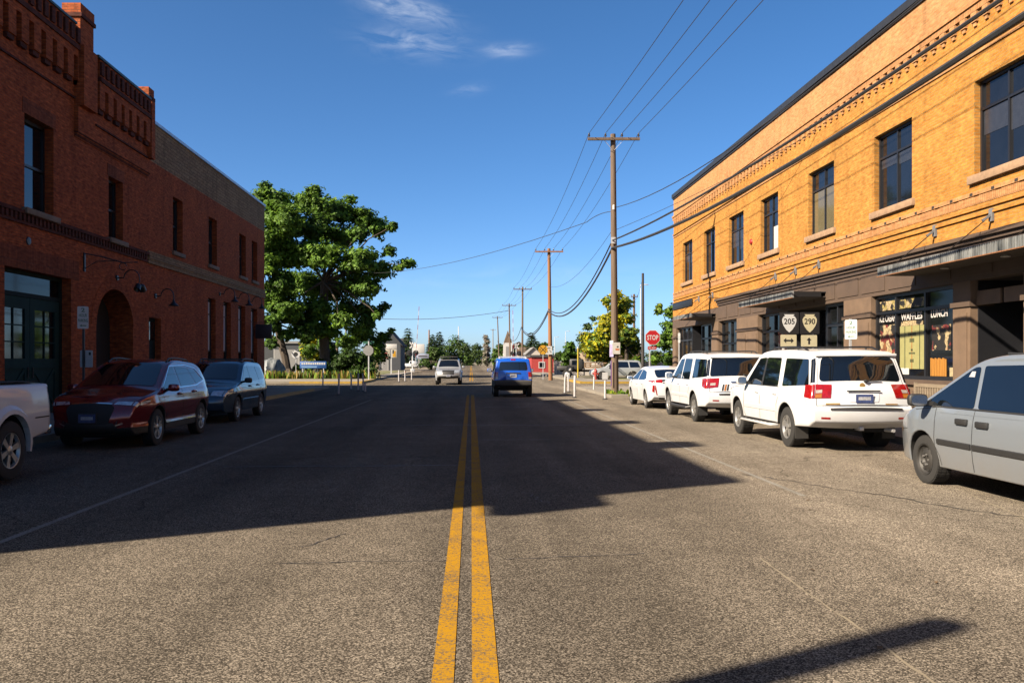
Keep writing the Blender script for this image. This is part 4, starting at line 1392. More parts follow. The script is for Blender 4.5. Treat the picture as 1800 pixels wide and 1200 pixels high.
    def end_fill(s, poly, end, off, m, mb, step_u=0.12, step_z=0.06):
        """patch given in (u, z) lying on the front or rear of the body"""
        bm = bmesh.new()
        bm.faces.new([bm.verts.new((p[0], p[1], 0)) for p in poly])
        u = -1.0
        while u < 1:
            if min(p[0] for p in poly) + .005 < u < max(p[0] for p in poly) - .005:
                bmesh.ops.bisect_plane(bm, geom=bm.verts[:] + bm.edges[:] + bm.faces[:], dist=1e-6, plane_co=(u, 0, 0), plane_no=(1, 0, 0))
            u += step_u
        z = 0.3
        while z < 2.2:
            if min(p[1] for p in poly) + .005 < z < max(p[1] for p in poly) - .005:
                bmesh.ops.bisect_plane(bm, geom=bm.verts[:] + bm.edges[:] + bm.faces[:], dist=1e-6, plane_co=(0, z, 0), plane_no=(0, 1, 0))
            z += step_z
        bm.verts.index_update(); bm.normal_update()
        vv = [s.surf(v.co.x, v.co.y, end, off) for v in bm.verts]
        fs = []
        for fc in bm.faces:
            ids = [v.index for v in fc.verts]
            if (fc.normal.z > 0) == (end > 0): ids.reverse()
            fs.append(ids)
        mb.add(vv, fs, m, True)
        bm.free()
    def corner_fill(s, z0, z1, end, off, m, mb, sides=(-1, 1), n=5, a0=0.0, a1=1.0):
        """patch wrapped round the corner between flank and end"""
        r = 0.055; K = 4
        for sg in sides:
            v = []
            for i in range(n + 1):
                z = z0 + (z1 - z0) * i / n
                p, nr = s.prof_at(z, end)
                q0 = p - nr * r; xw = s.w(q0.x, q0.y)
                for k in range(K + 1):
                    a = PI / 2 * (a0 + (a1 - a0) * k / K)
                    q = p - nr * r * (1 - math.cos(a)) + nr * off * math.cos(a)
                    v.append((sg * (xw - r * (1 - math.sin(a)) + off * math.sin(a)), q.x, q.y))
            f = []
            for i in range(n):
                for k in range(K):
                    t = (i * (K + 1) + k, i * (K + 1) + k + 1, (i + 1) * (K + 1) + k + 1, (i + 1) * (K + 1) + k)
                    f.append(t if (sg * end) < 0 else t[::-1])
            mb.add(v, f, m, True)
    # --- parts
    def side_window(s, poly, name='side_window', off=0.005, m=None):
        for sg in (-1, 1):
            mb = MB(); s.side_fill(rnd_poly(poly, 0.04), off, m or M_CARGL, mb, sides=(sg,)); mb.build(name, s.root, local=True, sharp=60)
    def end_part(s, name, poly, end, m, off=0.008, r=0.0, extra=None):
        mb = MB(); s.end_fill(rnd_poly(poly, r) if r else poly, end, off, m, mb)
        if extra: extra(mb)
        return mb.build(name, s.root, local=True, sharp=60)
    def seam(s, pts, wdt=0.010, off=0.004, m=None, sides=(-1, 1)):
        """thin dark panel gap on the flanks"""
        mm = m or M_SEAM
        for a, b_ in zip(pts, pts[1:]):
            a = Vector(a); b_ = Vector(b_); d = (b_ - a).normalized(); nn = Vector((-d.y, d.x)) * wdt / 2
            k = max(1, int((b_ - a).length / 0.1))
            for i in range(k):
                p, q = a + (b_ - a) * i / k, a + (b_ - a) * (i + 1) / k
                for sg in sides:
                    v = [(sg * (s.w(e.x, e.y) + off), e.x, e.y) for e in (p - nn, q - nn, q + nn, p + nn)]
                    s.bodymb.add(v, [(0, 1, 2, 3) if sg > 0 else (3, 2, 1, 0)], mm)
    def strip(s, pts, wdt, thick, m, name, sides=(-1, 1)):
        """raised moulding along the flank"""
        for sg in sides:
            mb = MB()
            for a, b_ in zip(pts, pts[1:]):
                k = max(1, int(math.hypot(b_[0] - a[0], b_[1] - a[1]) / 0.12))
                for i in range(k):
                    p = [a[0] + (b_[0] - a[0]) * i / k, a[1] + (b_[1] - a[1]) * i / k]
                    q = [a[0] + (b_[0] - a[0]) * (i + 1) / k, a[1] + (b_[1] - a[1]) * (i + 1) / k]
                    ring = []
                    for e in (p, q):
                        for dz, o in ((-wdt / 2, 0.0), (-wdt / 2.6, thick), (wdt / 2.6, thick), (wdt / 2, 0.0)):
                            ring.append((sg * (s.w(e[0], e[1] + dz) + o), e[0], e[1] + dz))
                    f = [(i2, i2 + 1, i2 + 5, i2 + 4) for i2 in range(3)] + [(0, 3, 2, 1), (4, 5, 6, 7)]
                    mb.add(ring, [t[::-1] for t in f] if sg > 0 else f, m)
            mb.build(name, s.root, local=True)
    def handle(s, y, z, m, w_=0.20, h=0.05):
        for sg in (-1, 1):
            mb = MB(); x = s.w(y, z)
            mb.bbox(sg * (x - 0.01), sg * (x + 0.035), y - w_ / 2, y + w_ / 2, z - h / 2, z + h / 2, m, 0.012)
            mb.build('door_handle', s.root, local=True)
    def mirror(s, y, z, m_cap, size=(0.16, 0.24, 0.17), out=0.06, mglass=None):
        for sg in (-1, 1):
            mb = MB(); x = s.w(y, z)
            a, l, h = size
            bm = bmesh.new()
            bmesh.ops.create_icosphere(bm, subdivisions=3, radius=1)
            for v in bm.verts:
                c = v.co
                f = lambda t: math.copysign(abs(t) ** 0.55, t)
                v.co = Vector((sg * (x + out + l / 2) + f(c.x) * l / 2, y + (f(c.y) * a / 2 if c.y > 0 else f(c.y) * a * 0.25), z + f(c.z) * h / 2))
            mb.addbm(bm, m_cap, True)
            mb.bar((sg * (x - 0.02), y, z - h * 0.3), (sg * (x + out + 0.05), y, z - h * 0.2), 0.05, 0.06, M_CLAD)
            o = mb.build('wing_mirror', s.root, local=True)
            g = MB()
            cx = sg * (x + out + l / 2)
            yy = y - a * 0.25 - 0.004
            g.prism([(l * 0.42 * math.copysign(abs(math.cos(t)) ** 0.6, math.cos(t)), h * 0.40 * math.copysign(abs(math.sin(t)) ** 0.6, math.sin(t))) for t in [2 * PI * k / 20 for k in range(20)]],
                    frame((cx, yy, z), (1, 0, 0), (0, 0, 1)), 0.003, mglass or M_CHROME)
            g.build('mirror_glass', o, local=True)
    def wheels(s, style='five', tw=0.235, rim_r=0.24, inset=0.03, m_rim=None, only=None):
        for yc in (s.wb / 2, -s.wb / 2):
            for sg in (-1, 1):
                make_wheel(s, sg, yc, s.R, tw, rim_r, inset, style, m_rim or M_ALLOY)
    def plate(s, z, end, m, w_=0.31, h=0.155, yoff=0.012, x=0.0, name='licence_plate', hold=None):
        u = x / max(0.1, s.w(s.prof_at(z, end)[0].x, z))
        p = s.surf(u, z, end)
        mb = MB(); d = -1 if end < 0 else 1
        y = p.y + d * yoff
        if hold: mb.box(x - w_ / 2 - 0.015, x + w_ / 2 + 0.015, y - d * 0.03, y - d * 0.001, z - h / 2 - 0.015, z + h / 2 + 0.015, hold)
        mb.box(x - w_ / 2, x + w_ / 2, y, y + d * 0.006, z - h / 2, z + h / 2, m)
        mb.box(x - w_ * 0.36, x + w_ * 0.36, y + d * 0.006, y + d * 0.008, z - h * 0.18, z + h * 0.2, M_PLATEW if m is M_PLATEB else M_PLATEB)
        return mb.build(name, s.root, local=True)
    def rails(s, y0, y1, xk, h=0.06, m=None, r=0.018, cross=()):
        for sg in (-1, 1):
            mb = MB()
            pts = []
            for k in range(9):
                y = y0 + (y1 - y0) * k / 8
                p, _ = s.prof_y(y)
                e = math.sin(PI * min(1, max(0, k / 8)))
                hh = h * min(1, 3.0 * e) if k in (0, 8) else h
                pts.append((sg * s.w(y, p.y) * xk, y, p.y + (0.005 if k in (0, 8) else hh)))
            mb.tube(pts, r, m or M_BLACK, 7)
            for k in (2, 6):
                mb.tube([(pts[k][0], pts[k][1], pts[k][2] - h), pts[k]], r * 0.9, m or M_BLACK, 6)
            mb.build('roof_rail', s.root, local=True)
        for y in cross:
            p, _ = s.prof_y(y); x = s.w(y, p.y) * xk
            mb = MB(); mb.box(-x, x, y - 0.03, y + 0.03, p.y + h - 0.012, p.y + h + 0.015, m or M_BLACK); mb.build('cross_bar', s.root, local=True)

def rnd_poly(poly, r):
    """polygon with its corners rounded"""
    if r <= 0: return poly
    out = []
    n = len(poly)
    for i in range(n):
        a, b_, c = Vector(poly[i - 1]), Vector(poly[i]), Vector(poly[(i + 1) % n])
        d1, d2 = a - b_, c - b_
        l = min(r, d1.length * 0.4, d2.length * 0.4)
        p1, p2 = b_ + d1.normalized() * l, b_ + d2.normalized() * l
        for k in range(4):
            t = k / 3
            q = p1 * (1 - t) ** 2 + b_ * 2 * t * (1 - t) + p2 * t * t
            out.append((q.x, q.y))
    return out

def make_wheel(s, sg, yc, R_, tw, rr, inset, style, m_rim):
    xo = sg * (s.W / 2 * 0.985 - inset)                       # outer face
    M = frame((xo, yc, R_), (0, sg, 0), (0, 0, 1))             # local z points outwards
    t = MB()
    prof = [(rr * 0.98, -tw), (R_ * 0.86, -tw), (R_ * 0.97, -tw * 0.95), (R_, -tw * 0.82), (R_, -tw * 0.18), (R_ * 0.97, -tw * 0.05), (R_ * 0.88, 0.0), (rr * 1.06, -0.004), (rr * 1.0, -0.02), (rr * 0.98, -tw)]
    t.lathe(prof, M, M_TYRE, 36)
    # tread blocks
    for k in range(48):
        a = 2 * PI * k / 48
        for zz in (-tw * 0.82, -tw * 0.5, -tw * 0.2):
            Mx = M @ Matrix.Rotation(a, 4, 'Z') @ Matrix.Translation((R_ - 0.001, 0, zz))
            t.obox(Mx, 0.010, 0.026, tw * 0.24, M_TYRE)
    w_ = t.build('wheel', s.root, local=True)
    r_ = MB()
    r_.lathe([(rr, -tw * 0.9), (rr * 0.97, -0.09), (0.0, -0.09)], M, M_UNDER, 28)
    r_.lathe([(rr * 0.90, -0.05), (rr * 0.97, -0.006), (rr * 1.01, -0.004), (rr * 1.02, -0.02), (rr * 0.97, -0.05)], M, m_rim, 32)
    if style == 'steel':
        r_.lathe([(rr * 0.92, -0.03), (rr * 0.80, -0.055), (rr * 0.62, -0.03), (rr * 0.42, -0.02), (rr * 0.30, -0.045), (0, -0.045)], M, m_rim, 32)
        for k in range(9):
            a = 2 * PI * k / 9
            r_.obox(M @ Matrix.Rotation(a, 4, 'Z') @ Matrix.Translation((rr * 0.70, 0, -0.042)), 0.035, 0.038, 0.012, M_UNDER)
        for k in range(5):
            a = 2 * PI * k / 5
            r_.lathe([(0.014, -0.035), (0.014, -0.012), (0, -0.010)], M @ Matrix.Rotation(a, 4, 'Z') @ Matrix.Translation((rr * 0.34, 0, 0)), M_ALLOY, 6)
    else:
        ns = {'five': 5, 'six': 6, 'ten': 10, 'split': 5}[style]
        for k in range(ns):
            a = 2 * PI * k / ns + 0.3
            for da in ((0.0,) if style != 'split' else (-0.17, 0.17)):
                wi, wo = (0.055, 0.085) if style in ('five', 'six') else (0.032, 0.04)
                Mx = M @ Matrix.Rotation(a + da, 4, 'Z')
                v = [Mx @ Vector(q) for q in ((rr * .15, -wi / 2, -0.022), (rr * .15, wi / 2, -0.022), (rr * .95, wo / 2, -0.014), (rr * .95, -wo / 2, -0.014),
                                              (rr * .15, -wi / 2, -0.07), (rr * .15, wi / 2, -0.07), (rr * .95, wo / 2, -0.06), (rr * .95, -wo / 2, -0.06))]
                r_.add(v, [(0, 3, 2, 1), (0, 1, 5, 4), (1, 2, 6, 5), (2, 3, 7, 6), (3, 0, 4, 7)][::1], m_rim)
        r_.lathe([(rr * 0.28, -0.06), (rr * 0.27, -0.018), (rr * 0.18, -0.010), (0, -0.008)], M, m_rim, 18)
    r_.build('rim', w_, local=True)

P_WHITE = paint('white_car_paint', (0.36, 0.37, 0.385), 0.0, 0.35, dirt=0.30)
P_WHITE2 = paint('clean_white_car_paint', (0.37, 0.385, 0.41), 0.0, 0.3, dirt=0.12)
P_SILV = paint('dusty_silver_paint', (0.155, 0.178, 0.205), 0.45, 0.24, dirt=0.28)
P_RED = paint('dark_red_paint', (0.125, 0.004, 0.009), 0.5, 0.14, dirt=0.05)
P_BLUE = paint('slate_blue_paint', (0.010, 0.036, 0.070), 0.35, 0.16, dirt=0.12)
P_VBLUE = paint('bright_blue_paint', (0.002, 0.055, 0.33), 0.15, 0.3, dirt=0.1)
P_TAC = paint('silver_truck_paint', (0.21, 0.22, 0.235), 0.4, 0.3, dirt=0.15)
P_WTRK = paint('dusty_white_truck_paint', (0.42, 0.42, 0.43), 0.0, 0.4, dirt=0.35)
P_DARK = paint('black_car_paint', (0.012, 0.014, 0.018), 0.2, 0.3, dirt=0.1)

ZF_SUV = [(0.25, 0.955), (0.42, 0.98), (0.60, 0.99), (0.78, 1.0), (0.98, 0.998), (1.04, 0.985), (1.14, 0.952), (1.80, 0.80), (1.95, 0.77)]

def big_suv(name, label, loc, style, gen):
    top = [(-2.55, 0.46), (-2.70, 0.56, .04), (-2.73, 0.80, .04), (-2.67, 0.84, .02), (-2.64, 1.08, .1), (-2.56, 1.26, .04), (-2.40, 1.74, .10),
           (-2.20, 1.84, .12), (-1.2, 1.885, .4), (-0.1, 1.885, .4), (0.42, 1.83, .2), (1.16, 1.22, .06), (1.35, 1.17, .05), (2.15, 1.08, .25), (2.38, 0.95, .12), (2.44, 0.60, .1), (2.34, 0.40)]
    c = Car(name, label, 'suv', loc, 0, top, 3.02, 1.96 if gen == 1 else 2.0, 0.385, 0.44, ZF_SUV, P_WHITE if gen == 1 else P_WHITE2,
            arch_r=0.475, tf=0.15, tr=0.07, cf=0.2, cr=0.10, ct=0.03)
    # windows
    zl, zh = 1.17, 1.70
    c.side_window([(0.88, zl), (0.84, zl + 0.10), (0.36, zh + 0.02), (-0.02, zh + 0.04), (-0.02, zl - 0.01)])
    c.side_window([(-0.12, zl - 0.01), (-0.12, zh + 0.04), (-0.90, zh + 0.03), (-1.02, zl)])
    if gen == 1:
        c.side_window([(-1.24, zl), (-1.16, zh + 0.02), (-2.25, zh), (-2.46, zl + 0.05)])
        for sg in (-1, 1):
            mb = MB(); c.side_fill([(-0.01, zl), (-0.01, zh + 0.03), (-0.13, zh + 0.03), (-0.13, zl)], 0.004, M_CLAD, mb, sides=(sg,)); mb.build('pillar_trim', c.root, local=True)
            mb = MB(); c.corner_fill(1.27, 1.71, -1, 0.005, M_CARGL, mb, (sg,)); mb.build('pillar_trim', c.root, local=True)
    else:
        c.side_window([(-1.28, zl + 0.02), (-1.20, zh + 0.03), (-2.30, zh + 0.01), (-2.50, zl + 0.08)])
        for sg in (-1, 1):
            mb = MB(); c.corner_fill(1.27, 1.71, -1, 0.006, M_CARGL, mb, (sg,)); mb.build('corner_window', c.root, local=True)
    c.end_part('windshield', [(-0.90, 1.26), (0.90, 1.26), (0.88, 1.80), (-0.88, 1.80)], 1, M_CARGL, r=0.08)
    if gen == 1:
        c.end_part('rear_window', [(-0.93, 1.28), (0.93, 1.28), (0.90, 1.72), (-0.90, 1.72)], -1, M_CARGL, r=0.10)
    else:
        c.end_part('rear_window', [(-0.985, 1.25), (0.985, 1.25), (0.97, 1.73), (-0.97, 1.73)], -1, M_CARGL, r=0.08)
    # tail lamps: end and flank pieces
    for sg in (-1, 1):
        mb = MB()
        if gen == 1:
            c.end_fill([(sg * 0.68, 0.985), (sg * 1.0, 0.985), (sg * 1.0, 1.235), (sg * 0.66, 1.215)], -1, 0.012, M_TAIL, mb)
            c.end_fill([(sg * 0.86, 0.99), (sg * 0.99, 0.99), (sg * 0.99, 1.06), (sg * 0.86, 1.06)], -1, 0.016, M_AMBER, mb)
            c.end_fill([(sg * 0.86, 1.075), (sg * 0.99, 1.075), (sg * 0.99, 1.13), (sg * 0.86, 1.13)], -1, 0.016, M_TAILW, mb)
            c.side_fill([(-2.60, 0.985), (-2.40, 1.0), (-2.33, 1.22), (-2.53, 1.235)], 0.008, M_TAIL, mb, sides=(sg,))
            c.corner_fill(0.985, 1.235, -1, 0.010, M_TAIL, mb, (sg,))
        else:
            c.corner_fill(0.95, 1.205, -1, 0.012, M_TAIL, mb, (sg,))
            c.end_fill([(sg * 0.72, 0.98), (sg * 1.0, 0.95), (sg * 1.0, 1.20), (sg * 0.70, 1.20)], -1, 0.014, M_TAIL, mb)
            c.side_fill([(-2.60, 0.95), (-2.40, 0.99), (-2.28, 1.19), (-2.53, 1.21)], 0.010, M_TAIL, mb, sides=(sg,))
            c.end_fill([(sg * 0.80, 1.02), (sg * 0.95, 1.02), (sg * 0.95, 1.08), (sg * 0.8, 1.08)], -1, 0.018, M_TAILW, mb)
        mb.build('tail_lamp', c.root, local=True, sharp=60)
        mb = MB(); c.end_fill([(sg * 0.62, 0.82), (sg * 0.97, 0.80), (sg * 0.97, 0.97), (sg * 0.62, 0.95)], 1, 0.008, M_HEAD, mb)
        mb.build('head_lamp', c.root, local=True)
        # reflectors in the bumper, mud flaps
        mb = MB(); c.end_fill([(sg * 0.72, 0.62), (sg * 0.90, 0.62), (sg * 0.90, 0.655), (sg * 0.72, 0.655)], -1, 0.006, M_TAIL, mb); mb.build('reflector', c.root, local=True)
        mb = MB(); mb.box(sg * 0.70, sg * 0.94, -1.98, -1.955, 0.20, 0.56, M_STEELW if gen == 1 else M_CLAD); mb.build('mud_flap', c.root, local=True)
    # tailgate
    mb = MB()
    c.end_fill([(-0.72, 0.775), (0.80, 0.775), (0.80, 0.795), (-0.72, 0.795)], -1, 0.014, M_CLAD, mb)
    mb.build('bumper_step', c.root, local=True)
    mb = MB()
    for y0, y1, z0, z1 in ((-0.36, 0.36, 1.075, 1.10), ):
        c.end_fill([(y0, z0), (y1, z0), (y1, z1), (y0, z1)], -1, 0.035, M_CHROME if gen == 2 else M_CLAD, mb)
    c.end_fill([(-0.30, 0.91), (0.30, 0.91), (0.34, 1.07), (-0.34, 1.07)], -1, 0.006, c.pm, mb)
    mb.build('plate_recess', c.root, local=True)
    if gen == 1:
        c.plate(0.985, -1, M_PLATEB, yoff=0.02)
        mb = MB(); c.end_fill([(-0.78, 0.865), (-0.50, 0.865), (-0.50, 0.895), (-0.78, 0.895)], -1, 0.006, M_GOLD, mb); c.end_fill([(0.45, 0.862), (0.72, 0.862), (0.72, 0.885), (0.45, 0.885)], -1, 0.006, M_GOLD, mb)
        mb.lathe([(0, 0), (0.045, 0), (0.05, 0.006), (0, 0.008)], frame(c.surf(0, 1.185, -1, 0.004), (1, 0, 0), (0, 0, 1)), M_GOLD, 14)
        mb.build('badge', c.root, local=True)
    else:
        c.plate(0.985, -1, M_PLATEW, yoff=0.02)
        mb = MB()
        for k in range(3):
            c.end_fill([(-0.62 + 0.07 * k, 0.88), (-0.57 + 0.07 * k, 0.88), (-0.53 + 0.07 * k, 1.04), (-0.58 + 0.07 * k, 1.04)], -1, 0.006, (M_CLAD, M_AMBER, M_CLAD)[k], mb)
        mb.build('sticker', c.root, local=True)
    mb = MB()
    a, b_ = c.surf(0.08, 1.255, -1, 0.03), c.surf(0.42, 1.275, -1, 0.03)
    mb.bar(a, b_, 0.018, 0.02, M_CLAD); mb.lathe([(0, 0), (0.035, 0), (0.03, 0.03), (0, 0.035)], frame(a - Vector((0, 0, 0)), (1, 0, 0), (0, 0, 1)), M_CLAD, 10)
    mb.build('rear_wiper', c.root, local=True)
    mb = MB()      # roof spoiler
    p, _ = c.prof_at(1.78, -1)
    xw = c.w(p.x, p.y) * 0.97
    mb.bbox(-xw, xw, p.x - 0.13, p.x + 0.16, 1.745, 1.80, c.pm, 0.022)
    mb.build('spoiler', c.root, local=True)
    c.rails(-1.9, 0.15, 0.86, 0.06, M_BLACK if gen == 1 else M_CLAD, cross=(-1.55, -0.3))
    c.mirror(0.78, 1.24, c.pm if gen == 2 else M_WHITE, (0.15, 0.22, 0.19), 0.07)
    c.handle(-0.02 + 0.12, 1.02, c.pm); c.handle(-0.95, 1.02, c.pm)
    c.seam([(0.98, 1.12), (0.98, 0.55), (0.86, 0.46)], 0.013); c.seam([(-0.07, 1.14), (-0.07, 0.46)], 0.013); c.seam([(-1.08, 1.14), (-1.14, 0.95), (-1.05, 0.80), (-1.02, 0.50)])
    c.seam([(1.05, 1.12), (1.6, 1.09), (2.2, 1.0)], 0.008)
    c.seam([(-2.46, 0.96), (-2.5, 0.86)], 0.008)
    mb = c.bodymb
    c.end_fill([(-0.96, 0.846), (0.96, 0.846), (0.96, 0.856), (-0.96, 0.856)], -1, 0.004, M_SEAM, mb)
    for sg in (-1, 1):
        c.end_fill([(sg * 0.955, 0.86), (sg * 0.965, 0.86), (sg * 0.965, 1.7), (sg * 0.955, 1.7)], -1, 0.004, M_SEAM, mb)
    c.strip([(0.92, 0.70), (-1.0, 0.70)], 0.10, 0.016, c.pm, 'side_moulding')
    c.strip([(0.86, 1.160), (-1.05, 1.155)], 0.018, 0.008, M_CLAD, 'window_trim')
    if gen == 1:
        for sg in (-1, 1):
            mb = MB()
            mb.bbox(sg * 0.90, sg * 1.06, -0.98, 0.98, 0.36, 0.41, P_WHITE, 0.02)
            for k in range(7):
                mb.box(sg * 0.95, sg * 1.05, -0.8 + k * 0.25, -0.68 + k * 0.25, 0.41, 0.415, M_CLAD)
            mb.build('running_board', c.root, local=True)
    else:
        for sg in (-1, 1):
            mb = MB(); mb.tube([(sg * 0.85, -1.0, 0.4), (sg * 1.0, -0.9, 0.36), (sg * 1.0, 0.9, 0.36), (sg * 0.85, 1.0, 0.4)], 0.045, M_CLAD, 8); mb.build('running_board', c.root, local=True)
    mb = MB()
    mb.box(-0.55, 0.55, -2.45, -2.2, 0.36, 0.46, M_UNDER); mb.bbox(-0.04, 0.04, -2.66, -2.4, 0.40, 0.47, M_GALV, 0.006)
    mb.build('tow_hitch', c.root, local=True)
    mb = MB(); mb.tube([(0.5, -2.3, 0.40), (0.58, -2.66, 0.40)], 0.035, M_GALV, 10); mb.build('exhaust', c.root, local=True)
    mb = MB(); c.end_fill([(-0.45, 0.74), (0.45, 0.74), (0.5, 0.95), (-0.5, 0.95)], 1, 0.008, M_CLAD, mb); mb.build('grille', c.root, local=True)
    c.wheels(style, 0.27, 0.225, 0.02)
    c.finish_body()
    return c

big_suv('parked_suv', 'white SUV with running boards, gold badges and red tail lamps, right behind the minivan', (7.08, 18.12, 0.004), 'five', 1)
big_suv('parked_suv', 'white SUV with dark wraparound rear glass, between the white hatchback and another SUV', (7.1, 25.05, 0.004), 'six', 2)

# --- white hatchback sedan
def hatch():
    top = [(-2.12, 0.32), (-2.25, 0.42, .04), (-2.30, 0.80, .06), (-2.26, 0.98, .05), (-2.10, 1.05, .05), (-1.15, 1.38, .25), (-0.2, 1.47, .4), (0.25, 1.44, .3), (1.32, 0.98, .08), (1.45, 0.95, .05), (2.0, 0.78, .2), (2.24, 0.58, .1), (2.26, 0.35, .06), (2.15, 0.24)]
    c = Car('parked_hatchback', 'low white hatchback with slanting red tail lamps parked by the utility pole', 'car', (7.02, 31.6, 0.004), 0, top, 2.70, 1.76, 0.315, 0.24,
            [(0.2, 0.95), (0.45, 0.98), (0.7, 1.0), (0.92, 0.985), (1.02, 0.94), (1.44, 0.70)], P_WHITE2, arch_r=0.375, tf=0.22, tr=0.14, cf=0.22, cr=0.12)
    c.side_window([(1.08, 0.985), (0.42, 1.33), (-0.02, 1.37), (-0.02, 0.985)])
    c.side_window([(-0.12, 0.985), (-0.12, 1.37), (-0.9, 1.29), (-1.35, 1.05), (-1.1, 1.0)])
    c.end_part('windshield', [(-0.88, 1.02), (0.88, 1.02), (0.86, 1.38), (-0.86, 1.38)], 1, M_CARGL, r=.08)
    c.end_part('rear_window', [(-0.82, 1.07), (0.82, 1.07), (0.84, 1.33), (-0.84, 1.33)], -1, M_CARGL, r=.06)
    c.end_part('lower_rear_window', [(-0.6, 0.86), (0.6, 0.86), (0.72, 1.0), (-0.72, 1.0)], -1, M_CARGL, r=.04)
    for sg in (-1, 1):
        mb = MB()
        c.end_fill([(sg * 0.66, 0.90), (sg * 0.98, 0.93), (sg * 0.98, 1.0), (sg * 0.66, 1.01)], -1, 0.012, M_TAIL, mb)
        c.end_fill([(sg * 0.88, 0.50), (sg * 0.92, 0.50), (sg * 1.0, 0.70), (sg * 1.0, 0.84), (sg * 0.97, 0.84)], -1, 0.012, M_TAIL, mb)
        c.side_fill([(-2.21, 0.93), (-1.80, 0.975), (-1.86, 0.995), (-2.2, 0.995)], 0.008, M_TAIL, mb, sides=(sg,))
        c.corner_fill(0.93, 0.998, -1, 0.010, M_TAIL, mb, (sg,))
        c.corner_fill(0.60, 0.84, -1, 0.010, M_TAIL, mb, (sg,))
        mb.build('tail_lamp', c.root, local=True)
        mb = MB(); c.end_fill([(sg * 0.55, 0.58), (sg * 0.96, 0.62), (sg * 0.96, 0.72), (sg * 0.62, 0.66)], 1, 0.008, M_HEAD, mb); mb.build('head_lamp', c.root, local=True)
    c.end_part('rear_diffuser', [(-0.75, 0.36), (0.75, 0.36), (0.85, 0.48), (-0.85, 0.48)], -1, M_CLAD)
    c.plate(0.72, -1, M_PLATEB)
    c.mirror(0.95, 1.04, P_WHITE2, (0.14, 0.2, 0.13), 0.05)
    c.handle(0.05, 0.86, P_WHITE2); c.handle(-0.85, 0.88, P_WHITE2)
    c.seam([(1.05, 0.95), (1.0, 0.5), (0.86, 0.3)]); c.seam([(-0.07, 0.98), (-0.07, 0.28)]); c.seam([(-0.95, 0.98), (-1.0, 0.7), (-0.86, 0.36)])
    c.wheels('ten', 0.215, 0.20, 0.02)
    c.finish_body()
hatch()

